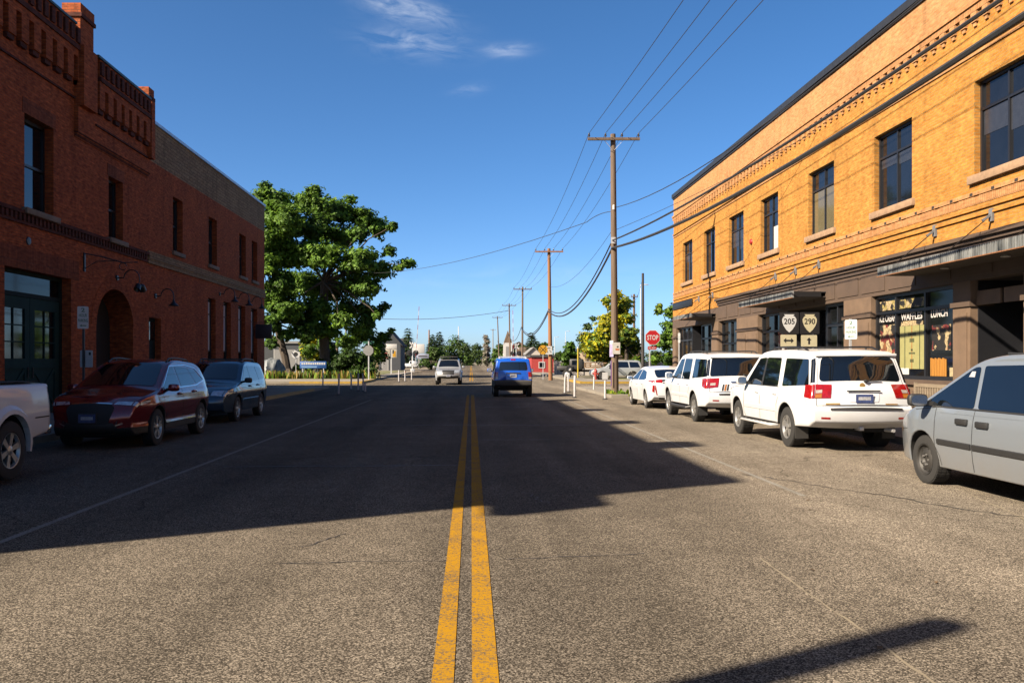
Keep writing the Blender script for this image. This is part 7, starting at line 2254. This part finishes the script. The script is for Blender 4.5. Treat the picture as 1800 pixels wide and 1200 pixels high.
# right hand trees
random.seed(31)
T3 = blobs_at([(1052, 600, 24), (1034, 612, 18), (1075, 565, 26), (1090, 540, 24), (1080, 520, 12), (1060, 575, 18), (1045, 625, 16), (1068, 628, 20), (1100, 560, 14), (1032, 590, 12), (1100, 530, 14), (1062, 530, 10), (1070, 600, 22)], 84, 1.6)
tree('yellowing_tree', 'tree with bright yellow leaves behind the corner pole', 'tree', (13.9, 84, 0.06), 3.0, T3, 0.22, 8600, 0.32, [L_YG, L_MD, L_YL, L_YG, L_YL])
T4 = blobs_at([(1098, 590, 24), (1110, 615, 22), (1085, 610, 20), (1095, 555, 16), (1118, 635, 14), (1080, 580, 18), (1122, 610, 10)], 96, 2.0)
tree('deciduous_tree', 'dark olive green tree behind the yellow one', 'tree', (17.5, 96, 0.06), 3.0, T4, 0.25, 4800, 0.42, [L_DK, L_MD, L_YG, L_DK])
T5 = blobs_at([(1002, 620, 15), (992, 630, 10), (1012, 630, 11), (1002, 608, 10), (996, 640, 8), (1010, 641, 7)], 88, 0.8)
tree('round_tree', 'small round lollipop tree beside the red building', 'tree', (10.2, 88, 0.06), 1.1, T5, 0.09, 3200, 0.26, [L_DK, L_MD, L_MD])
T6 = blobs_at([(1165, 600, 22), (1180, 575, 18), (1172, 630, 18), (1160, 545, 9), (1175, 550, 12), (1190, 600, 24), (1150, 632, 10), (1195, 545, 18), (1166, 536, 7)], 92, 2)
tree('deciduous_tree', 'green tree at the corner of the orange brick building', 'tree', (22.0, 92, 0.06), 3.2, T6, 0.3, 4600, 0.42, [L_DK, L_MD, L_LT, L_YG])
T7 = blobs_at([(1030, 575, 10), (1022, 595, 12), (1040, 560, 7), (1026, 610, 14)], 110, 1.5)
tree('thin_tree', 'sparse grey green tree at the left of the yellow tree', 'tree', (15.0, 110, 0.06), 4.0, T7, 0.16, 900, 0.35, [L_DK, L_FAR], shell=0.2)

# far trees, one by one
random.seed(44)
def conifer(px, py_top, Y, wpx, label):
    X, _, zt = at(px, py_top, Y)
    w_ = wpx * Y / 1500
    t = thing('conifer', label, 'tree', (X, Y, 0))
    b = MB(); b.tube([(X, Y, -0.1), (X, Y, zt * 0.95)], [0.25, 0.04], M_BARK, 8); b.build('trunk', t)
    b = MB()
    n = 14
    for k in range(n):
        f = k / (n - 1)
        z = zt * (0.14 + 0.86 * f); r = w_ / 2 * (1.02 - f) ** 0.8
        for j in range(int(190 * (1.1 - f))):
            a = rnd() * 2 * PI; rr = r * (0.25 + 0.85 * rnd())
            c = Vector((X + rr * math.cos(a), Y + rr * math.sin(a), z - 0.35 * rr + (rnd() - .5) * zt * 0.05))
            d = Vector((math.cos(a), math.sin(a), -0.35)); s_ = 0.45 + 0.6 * rnd()
            e = d.cross(Vector((0, 0, 1))).normalized()
            b.add([c, c + d * s_ * .6 + e * s_ * .3, c + d * s_ * 1.3, c + d * s_ * .6 - e * s_ * .3], [(0, 1, 2, 3)], L_CON)
    b.build('crown', t)
    return t
conifer(717, 578, 215, 32, 'dark pointed conifer behind the grey gabled shed')
conifer(760, 588, 230, 30, 'left of a pair of dark conifers beyond the crossing gate')
conifer(772, 584, 236, 30, 'right of a pair of dark conifers beyond the crossing gate')
conifer(934, 585, 190, 26, 'dark conifer above the white gabled house')
conifer(944, 600, 186, 22, 'short dark conifer beside the round yellow sign')
conifer(822, 605, 330, 20, 'tiny distant conifer near the end of the street')
def far_tree(lst, Y, base_px, label, mats=None, n=4200, size=0.5):
    bl = blobs_at(lst, Y, 2.0)
    X = (base_px - 828) * Y / 1500
    return tree('far_tree', label, 'tree', (X, Y, 0.0), 1.8, bl, 0.2, n, size, mats or [L_FAR, L_MD, L_FAR, L_DK], group='trees beyond the railway crossing')
far_tree([(800, 602, 17), (788, 615, 17), (815, 615, 17), (803, 625, 18), (785, 630, 14), (820, 630, 13), (812, 606, 12), (800, 636, 14)], 235, 800, 'broad light green tree behind the silver pickup')
far_tree([(765, 618, 12), (776, 626, 13), (757, 626, 11), (784, 630, 11), (768, 634, 12), (752, 636, 9), (792, 637, 9)], 205, 768, 'low green tree at the left of the silver pickup')
far_tree([(838, 612, 12), (846, 622, 11), (833, 624, 12), (828, 632, 10), (842, 633, 10)], 300, 840, 'dark green tree over the end of the street', [L_DK, L_FAR])
far_tree([(876, 620, 12), (872, 632, 12), (880, 610, 9), (882, 630, 10)], 240, 876, 'green tree just left of the church')
far_tree([(700, 606, 10), (692, 612, 9)], 230, 697, 'green tree top showing over the grey gabled shed')
far_tree([(750, 638, 8), (762, 639, 8), (740, 641, 6), (772, 640, 8), (782, 641, 8), (756, 645, 7), (770, 646, 7)], 170, 758, 'low clipped hedge bush behind the crossing signals', [L_MD, L_DK], 900, 0.35)
far_tree([(958, 608, 9), (950, 615, 8), (966, 612, 6)], 200, 956, 'green tree behind the round yellow sign')
far_tree([(920, 612, 8), (912, 620, 7)], 215, 918, 'dark tree left of the white gabled house', [L_DK, L_FAR])
far_tree([(985, 625, 8), (975, 630, 7), (1030, 625, 10), (1050, 628, 10), (1120, 632, 10), (1150, 625, 12)], 180, 1000, 'spread of low trees behind the white wall', [L_FAR, L_DK], 1600)
# slim pale poplar
far_tree([(855 + (k % 3 - 1) * 1.6, 592 + 4.4 * k, 5.5 + 0.25 * k) for k in range(11)], 262, 856, 'slim greyish poplar at the far right roadside', [leafmat('leaf_grey', (0.15, 0.13, 0.10), 0.2), leafmat('leaf_greyer', (0.22, 0.19, 0.16), 0.2), L_FAR], 3000, 0.45)
# far wood on the horizon
random.seed(3)
b = MB()
for side in (-1, 1):
    for k in range(60):
        X = side * (14 + k * 9 + rnd() * 6); Y = 420 + rnd() * 60
        r = 4 + rnd() * 4
        foliage(b, [(X, Y, 2.5 + rnd() * 2.5, r)], 130, 1.6, [L_FAR, L_DK, L_FAR, L_MD], 0.3, 0.4, 0.6)
tag(b.build('treeline'), 'far line of trees along the horizon', 'trees', kind='stuff')

# ================================================================ buildings and things across the junction
M_DKWALL = pm('dark_grey_siding', (0.045, 0.055, 0.068), 0.8, var=0.15, scale=2, stretch=(0.3, 0.3, 8))
M_ROOFB = pm('brown_shingle', (0.16, 0.10, 0.06), 0.95, var=0.2, scale=5)
M_TANW = pm('tan_wall', (0.42, 0.32, 0.20), 0.9, var=0.1)
M_REDW = pm('red_wall', (0.50, 0.035, 0.030), 0.7, var=0.12)
M_CWALL = pm('cream_wall', (0.66, 0.60, 0.54), 0.85, var=0.06)
M_GREYW = pm('grey_wall', (0.30, 0.30, 0.30), 0.8, var=0.1)
M_RFDK = pm('dark_shingle', (0.06, 0.06, 0.065), 0.95, var=0.2, scale=5)

def house(name, label, x0, x1, y0, y1, zw, zr, mw, mr, ridge='y', windows=(), door=None, cat='house', chimney=None):
    """walls + gabled roof; ridge along y shows the gable to the camera; windows on the camera side (x0,x1,z0,z1)"""
    t = thing(name, label, cat, ((x0 + x1) / 2, y0, 0))
    b = MB(); b.box(x0, x1, y0, y1, 0, zw, mw)
    xm, ym = (x0 + x1) / 2, (y0 + y1) / 2
    if zr > zw:
        if ridge == 'y':
            for y in (y0, y1): b.add([(x0, y, zw), (x1, y, zw), (xm, y, zr)], [(0, 1, 2) if y == y0 else (2, 1, 0)], mw)
        else:
            for x in (x0, x1): b.add([(x, y0, zw), (x, y1, zw), (x, ym, zr)], [(0, 1, 2) if x == x1 else (2, 1, 0)], mw)
    b.build('wall', t)
    b = MB(); o = 0.35; th = 0.15
    if zr > zw:
        if ridge == 'y':
            s = (zr - zw) / (xm - x0)
            for sg, xe in ((-1, x0 - o), (1, x1 + o)):
                ze = zw - o * s
                v = [(xe, y0 - o, ze + .02), (xe, y1 + o, ze + .02), (xm, y1 + o, zr + .02), (xm, y0 - o, zr + .02)]
                v += [(q[0], q[1], q[2] + th) for q in v]
                b.add(v, [(0, 3, 2, 1), (4, 5, 6, 7), (0, 1, 5, 4), (1, 2, 6, 5), (2, 3, 7, 6), (3, 0, 4, 7)], mr)
        else:
            s = (zr - zw) / (ym - y0)
            for ye in (y0 - o, y1 + o):
                ze = zw - o * s
                v = [(x0 - o, ye, ze + .02), (x1 + o, ye, ze + .02), (x1 + o, ym, zr + .02), (x0 - o, ym, zr + .02)]
                v += [(q[0], q[1], q[2] + th) for q in v]
                b.add(v, [(0, 3, 2, 1), (4, 5, 6, 7), (0, 1, 5, 4), (1, 2, 6, 5), (2, 3, 7, 6), (3, 0, 4, 7)], mr)
    else:
        b.box(x0 - 0.2, x1 + 0.2, y0 - 0.2, y1 + 0.2, zw, zw + 0.3, mr)
    ro = b.build('roof', t)
    if chimney:
        b = MB(); b.box(chimney[0], chimney[0] + 0.7, ym, ym + 0.7, zw, chimney[1], M_BR_LD); b.build('chimney', ro)
    for (a, c, d, e) in windows:
        f = MB()
        for q in ((a, a + .1, d, e), (c - .1, c, d, e), (a + .1, c - .1, d, d + .1), (a + .1, c - .1, e - .1, e)):
            f.box(q[0], q[1], y0 - 0.06, y0, q[2], q[3], M_WHITE)
        o_ = f.build('window', t)
        p = MB(); p.box(a + .08, c - .08, y0 - 0.03, y0 - 0.005, d + .08, e - .08, M_GLASS); p.build('pane', o_)
    if door:
        a, c, e, md = door
        d = MB(); d.box(a, c, y0 - 0.05, y0 - 0.003, 0.05, e, md); d.box(a - 0.08, a, y0 - 0.06, y0, 0.05, e + 0.08, M_WHITE); d.box(c, c + .08, y0 - 0.06, y0, 0.05, e + .08, M_WHITE); d.build('door', t)
    return t
house('gabled_shed', 'dark grey gabled shed behind the left corner trees', -16.2, -12.4, 150, 160, 4.7, 6.9, M_DKWALL, M_RFDK, 'y', door=(-15.6, -14.6, 2.2, M_GREYW), cat='shed')
house('low_garage', 'low grey garage with pale roller door behind the leaning tree trunk', -29, -19.0, 112, 122, 4.0, 4.0, M_DKWALL, M_GREYW, door=(-25.8, -22.6, 3.2, M_GREYW), windows=((-21.8, -20.4, 1.2, 2.4),), cat='garage')
house('bungalow', 'tan bungalow with brown shingle roof behind the crossing signal mast', -24, -16, 200, 208, 2.3, 3.6, M_TANW, M_ROOFB, 'x', windows=((-20.5, -19.0, 1.0, 2.0), (-18.3, -17.2, 1.0, 2.0)))
house('grey_house', 'grey house with dark roof behind the white pickup', -25, -17, 224, 232, 5.0, 7.6, M_CWALL, M_RFDK, 'x', windows=((-21, -19.6, 2.5, 4), (-23.5, -22, 2.5, 4)))
house('red_shop', 'low red building with dark flat roof beside the orange brown pole', 8.5, 11.6, 120, 130, 2.25, 2.25, M_REDW, M_RFDK, windows=((9.5, 10.4, 0.7, 1.6),), cat='building')
house('white_house', 'white gabled house above the red building', 11.7, 14.4, 178, 190, 3.3, 4.5, M_CWALL, M_GREYW, 'y', windows=((12.4, 13.6, 1.3, 2.6),))
house('tan_house', 'tan house with brown roof behind the white gabled house', 11.6, 14.2, 205, 215, 3.4, 5.0, M_TANW, M_ROOFB, 'x', windows=((12, 13.2, 2.4, 3.8),))
house('brown_house', 'brown roofed house behind the round lollipop tree', 20.0, 30.0, 150, 160, 2.6, 4.6, M_TANW, M_ROOFB, 'x', windows=((22, 23.6, 1, 2.2),))
house('far_shop', 'pale far shop front at the left end of the street', -9.4, -5.2, 330, 345, 3.6, 3.6, M_CWALL, M_TANW, windows=((-8.6, -7.4, 1, 2.4),), cat='building')
house('far_cottage', 'tiny tan gabled cottage at the left end of the street', -5.0, -1.2 - 2.4, 300, 310, 3.0, 4.4, M_TANW, M_ROOFB, 'y', windows=((-4.6, -4.0, 1.4, 2.6),))
# retaining wall / white fence on the right
t = thing('white_wall', 'long low white wall behind the red hydrant and parked cars', 'wall', (20, 92, 0))
b = MB(); b.box(9.6, 34, 98, 98.3, 0, 1.55, M_CWALL); b.box(9.5, 34.1, 97.95, 98.35, 1.55, 1.65, M_CWALL); b.build('panel', t)
for k in range(9):
    b = MB(); b.box(9.6 + 3 * k, 9.9 + 3 * k, 97.9, 98.4, 0, 1.72, M_CWALL); b.build('pillar', t)

# church
t = thing('church', 'white church with pointed brown steeple at the far right of the street', 'church', (9.7, 230, 0))
b = MB(); b.box(8.7, 11.0, 228, 230.4, 0, 6.6, M_WHITE); b.box(8.9, 17, 230.4, 246, 0, 4.2, M_WHITE); b.build('wall', t)
b = MB(); b.add([(8.75, 228.0, 6.6), (11.0, 228.0, 6.6), (11.0, 230.4, 6.6), (8.75, 230.4, 6.6), (9.87, 229.2, 10.0)], [(0, 1, 4), (1, 2, 4), (2, 3, 4), (3, 0, 4), (0, 3, 2, 1)], M_ROOFB)
b.build('spire', t)
b = MB(); b.add([(8.5, 230.4, 4.2), (17.4, 230.4, 4.2), (13, 230.4, 7.0), (8.5, 246, 4.2), (17.4, 246, 4.2), (13, 246, 7.0)], [(0, 1, 2), (5, 4, 3), (0, 2, 5, 3), (2, 1, 4, 5), (0, 3, 4, 1)], M_ROOFB); b.build('roof', t)
b = MB(); b.box(9.3, 10.4, 227.95, 228, 3.0, 5.6, M_GREYW); b.build('louvre', t)

# railway crossing equipment
M_GRED = pm('gate_red', (0.45, 0.02, 0.02), 0.5)
def crossing(X, Y, sg, ztop, label, lean):
    t = thing('crossing_gate', label, 'crossing gate', (X, Y, 0))
    b = MB(); b.tube([(X, Y, 0), (X, Y, 4.6)], 0.08, M_GALV, 10); b.bbox(X - 0.3, X + 0.3, Y - 0.3, Y + 0.3, 0, 0.5, M_GALV, 0.03); b.build('mast', t)
    b = MB(); n = 12
    for k in range(n):
        z0 = 1.6 + (ztop - 1.6) * k / n; z1 = 1.6 + (ztop - 1.6) * (k + 1) / n
        x0 = X + sg * 0.45 + lean * k / n; x1 = X + sg * 0.45 + lean * (k + 1) / n
        b.bar((x0, Y - 0.15, z0), (x1, Y - 0.15, z1), 0.20, 0.06, M_GRED if k % 2 else M_WHITE)
    b.bbox(X - 0.1, X + sg * 0.5 + 0.15, Y - 0.3, Y + 0.2, 1.0, 1.7, M_GALV, 0.05)
    b.build('gate_arm', t)
    b = MB()
    for a in (45, -45):
        b.obox(Matrix.Translation((X, Y - 0.12, 4.1)) @ Matrix.Rotation(R(a), 4, 'Y'), 1.25, 0.03, 0.2, M_WHITE)
    b.build('crossbuck', t)
    for dx in (-0.5, 0.5):
        b = MB()
        b.lathe([(0.42, 0.0), (0.42, 0.02), (0.14, 0.03), (0.12, 0.2), (0, 0.2)], frame((X + dx, Y - 0.1, 2.95), *FY), M_SBLACK, 18)
        b.lathe([(0.11, 0.03), (0.09, 0.05), (0, 0.06)], frame((X + dx, Y - 0.1, 2.95), *FY), M_GRED, 12)
        b.build('signal_lamp', t)
    b = MB(); b.bar((X - 0.6, Y, 2.95), (X + 0.6, Y, 2.95), 0.06, 0.06, M_GALV); b.build('lamp_bar', t)
    return t
crossing(-8.9, 130, 1, 10.0, 'raised striped railway gate with signal lamps left of the street', 0.55)
crossing(7.3, 138, -1, 9.9, 'raised striped railway gate among the right hand poles', -0.1)
# rails and crossing planks
b = MB()
M_RAIL = pm('rail_steel', (0.10, 0.075, 0.06), 0.4, metal=0.6)
M_BALL = pm('ballast', (0.20, 0.17, 0.14), 0.95, var=0.3, scale=5)
b.quad((-150, 133.5, 0.012), (150, 133.5, 0.012), (150, 136.8, 0.012), (-150, 136.8, 0.012), M_BALL)
for y in (134.4, 135.9): b.box(-150, 150, y, y + 0.08, 0.012, 0.10, M_RAIL)
tag(b.build('railway_track'), kind='structure')

# pylon sign, price board, blue sign and others on the left
t = thing('pylon_sign', 'white pylon sign with a lower panel beyond the crossing gate', 'sign', (-13.3, 180, 0))
b = MB(); b.bar((-12.4, 180, 0), (-12.4, 180, 2.6), 0.35, 0.35, M_GREYW); b.build('post', t)
b = MB(); b.bbox(-12.2, -9.8, 179.8, 180.2, 3.35, 5.3, M_WHITE, 0.05); b.build('upper_panel', t)
b = MB(); b.bbox(-11.4, -8.9, 179.8, 180.2, 2.3, 3.2, pm('lilac_panel', (0.40, 0.42, 0.55), 0.5), 0.05); b.box(-11.1, -9.2, 179.79, 179.8, 2.6, 2.9, M_DKWALL); b.build('lower_panel', t)
b = MB(); b.bar((-11.0, 180, 0), (-11.0, 180, 3.4), 0.3, 0.3, M_GREYW); b.build('post', t)
t = thing('price_board', 'white and yellow board on a grey post before the dark shed', 'sign', (-9.7, 103, 0.1))
b = MB(); b.bar((-9.65, 103.1, 0), (-9.65, 103.1, 3.2), 0.16, 0.12, M_GALV); b.build('post', t)
M_PB = pm('board_cream', (0.60, 0.56, 0.46), 0.5)
b = MB()
b.bbox(-10.3, -8.95, 103, 103.1, 3.15, 3.75, M_WHITE, 0.02)
b.bbox(-10.5, -9.75, 103, 103.1, 1.95, 3.12, M_PB, 0.02); b.bbox(-9.55, -8.95, 103, 103.1, 2.1, 3.12, M_PB, 0.02)
b.build('panel', t)
b = MB()
b.box(-10.45, -10.1, 102.99, 103, 2.5, 2.7, M_GRED); b.box(-10.45, -10.1, 102.99, 103, 2.05, 2.2, M_GRED); b.box(-9.45, -9.1, 102.99, 103, 2.2, 2.9, M_SYEL); b.box(-9.5, -9.3, 102.985, 102.99, 2.6, 3.05, M_DKWALL)
b.build('panel_print', t)
t = thing('blue_sign', 'blue and white banner sign on short legs under the big tree', 'sign', (-14.4, 77.5, 0.15))
b = MB(); M_BLU = pm('banner_blue', (0.02, 0.13, 0.45), 0.5, var=0.3, scale=2)
b.bbox(-15.55, -13.15, 77.5, 77.58, 1.02, 1.66, M_BLU, 0.01); b.build('panel', t)
b = MB()
random.seed(2)
for k in range(11):
    x = -15.4 + k * 0.2
    b.box(x, x + 0.15, 77.49, 77.5, 1.36, 1.58 - 0.05 * rnd(), M_SWHITE)
b.box(-15.4, -14.0, 77.49, 77.5, 1.10, 1.22, pm('banner_sky', (0.25, 0.45, 0.75), 0.5)); b.build('panel_print', t)
for x in (-15.3, -13.4):
    b = MB(); b.bar((x, 77.55, 0.1), (x, 77.55, 1.02), 0.07, 0.07, M_GALV); b.build('leg', t)
t = thing('round_sign', 'round white sign with dark centre on the trunk of the leaning tree', 'sign', (-16.9, 82.3, 0.15))
b = MB(); b.prism([(0.42 * math.cos(k * PI / 12), 0.42 * math.sin(k * PI / 12)) for k in range(24)], frame((-16.9, 82.3, 2.35), *FY), 0.03, M_SWHITE); b.prism([(0.2 * math.cos(k * PI / 12), 0.2 * math.sin(k * PI / 12)) for k in range(24)], frame((-16.9, 82.265, 2.35), *FY), 0.01, M_SBLACK); b.build('disc', t)
b = MB(); b.bar((-16.9, 82.36, 0.1), (-16.9, 82.36, 2.2), 0.06, 0.06, M_GALV); b.build('post', t)
# tarpaulin-covered boat
t = thing('covered_trailer', 'trailer under a streaky grey tarpaulin beside the leaning tree', 'trailer', (-19.0, 80, 0.15))
b = MB(); M_TARP = pm('grey_tarpaulin', (0.09, 0.12, 0.14), 0.6, scale=2.2, c2=(0.46, 0.48, 0.48), stretch=(2.5, 1, 1))
bm = bmesh.new(); bmesh.ops.create_icosphere(bm, subdivisions=4, radius=1)
for v in bm.verts:
    c = v.co; z = max(c.z, -0.25)
    f = 1 + 0.04 * math.sin(c.x * 14) + 0.03 * math.sin(c.y * 11)
    v.co = Vector((-19.0 + c.x * 1.5 * f, 80.2 + c.y * 1.9 * f, 0.55 + z * 1.35 * f * (1 - 0.25 * c.x * -1 if c.x > 0 else 1 + 0.3 * c.x)))
b.addbm(bm, M_TARP, True); b.build('tarpaulin', t)
for x in (-20.2, -17.8):
    b = MB(); b.lathe([(0.15, -0.1), (0.3, -0.1), (0.3, 0.1), (0.15, 0.1)], frame((x, 80.2, 0.45), (0, 1, 0), (0, 0, 1)), M_TYRE, 16); b.build('wheel', t)
# street lamp masts in the distance on the right
for px, py, Y, lb in ((1126, 500, 120, 'thin pale lamp mast beside the slim dark pole'), (994, 582, 210, 'thin far mast over the round lollipop tree'), (975, 592, 230, 'small far mast right of the orange brown pole')):
    X, _, z = at(px, py, Y)
    t = thing('lamp_mast', lb, 'lamp post', (X, Y, 0))
    b = MB(); b.tube([(X, Y, 0), (X, Y, z)], [0.09, 0.06], M_GALV, 8); b.build('mast', t)
    b = MB(); b.tube([(X, Y, z - 0.1), (X + 0.7, Y, z)], 0.04, M_GALV, 6); b.bbox(X + 0.5, X + 1.1, Y - 0.12, Y + 0.12, z - 0.08, z + 0.05, M_GALV, 0.02); b.build('lamp_head', t)
P_FARB = paint('far_blue_paint', (0.02, 0.06, 0.16), 0.2, 0.3)
for x, y, P, lb in ((-6.6, 262, P_PSILV, 'tiny pale car parked far down the left side of the street'), (-5.9, 225, P_FARB, 'tiny blue car parked far down the street behind the silver pickup'), (-7.0, 244, P_WHITE2, 'tiny white car parked far down the left side before the pale one')):
    wagon_far('parked_car', lb, 'car', (x, y, 0.01), PI, P, 1.5, 4.4, 2.6)
slab('far_left_verge', -60, -8.4, 122.2, 300, -0.1, 0.05, pm('dry_gravel', (0.34, 0.27, 0.18), 0.95, var=0.2, scale=0.3))
slab('far_right_verge', 8.4, 60, 150.2, 300, -0.1, 0.05, MATS['dry_gravel'])
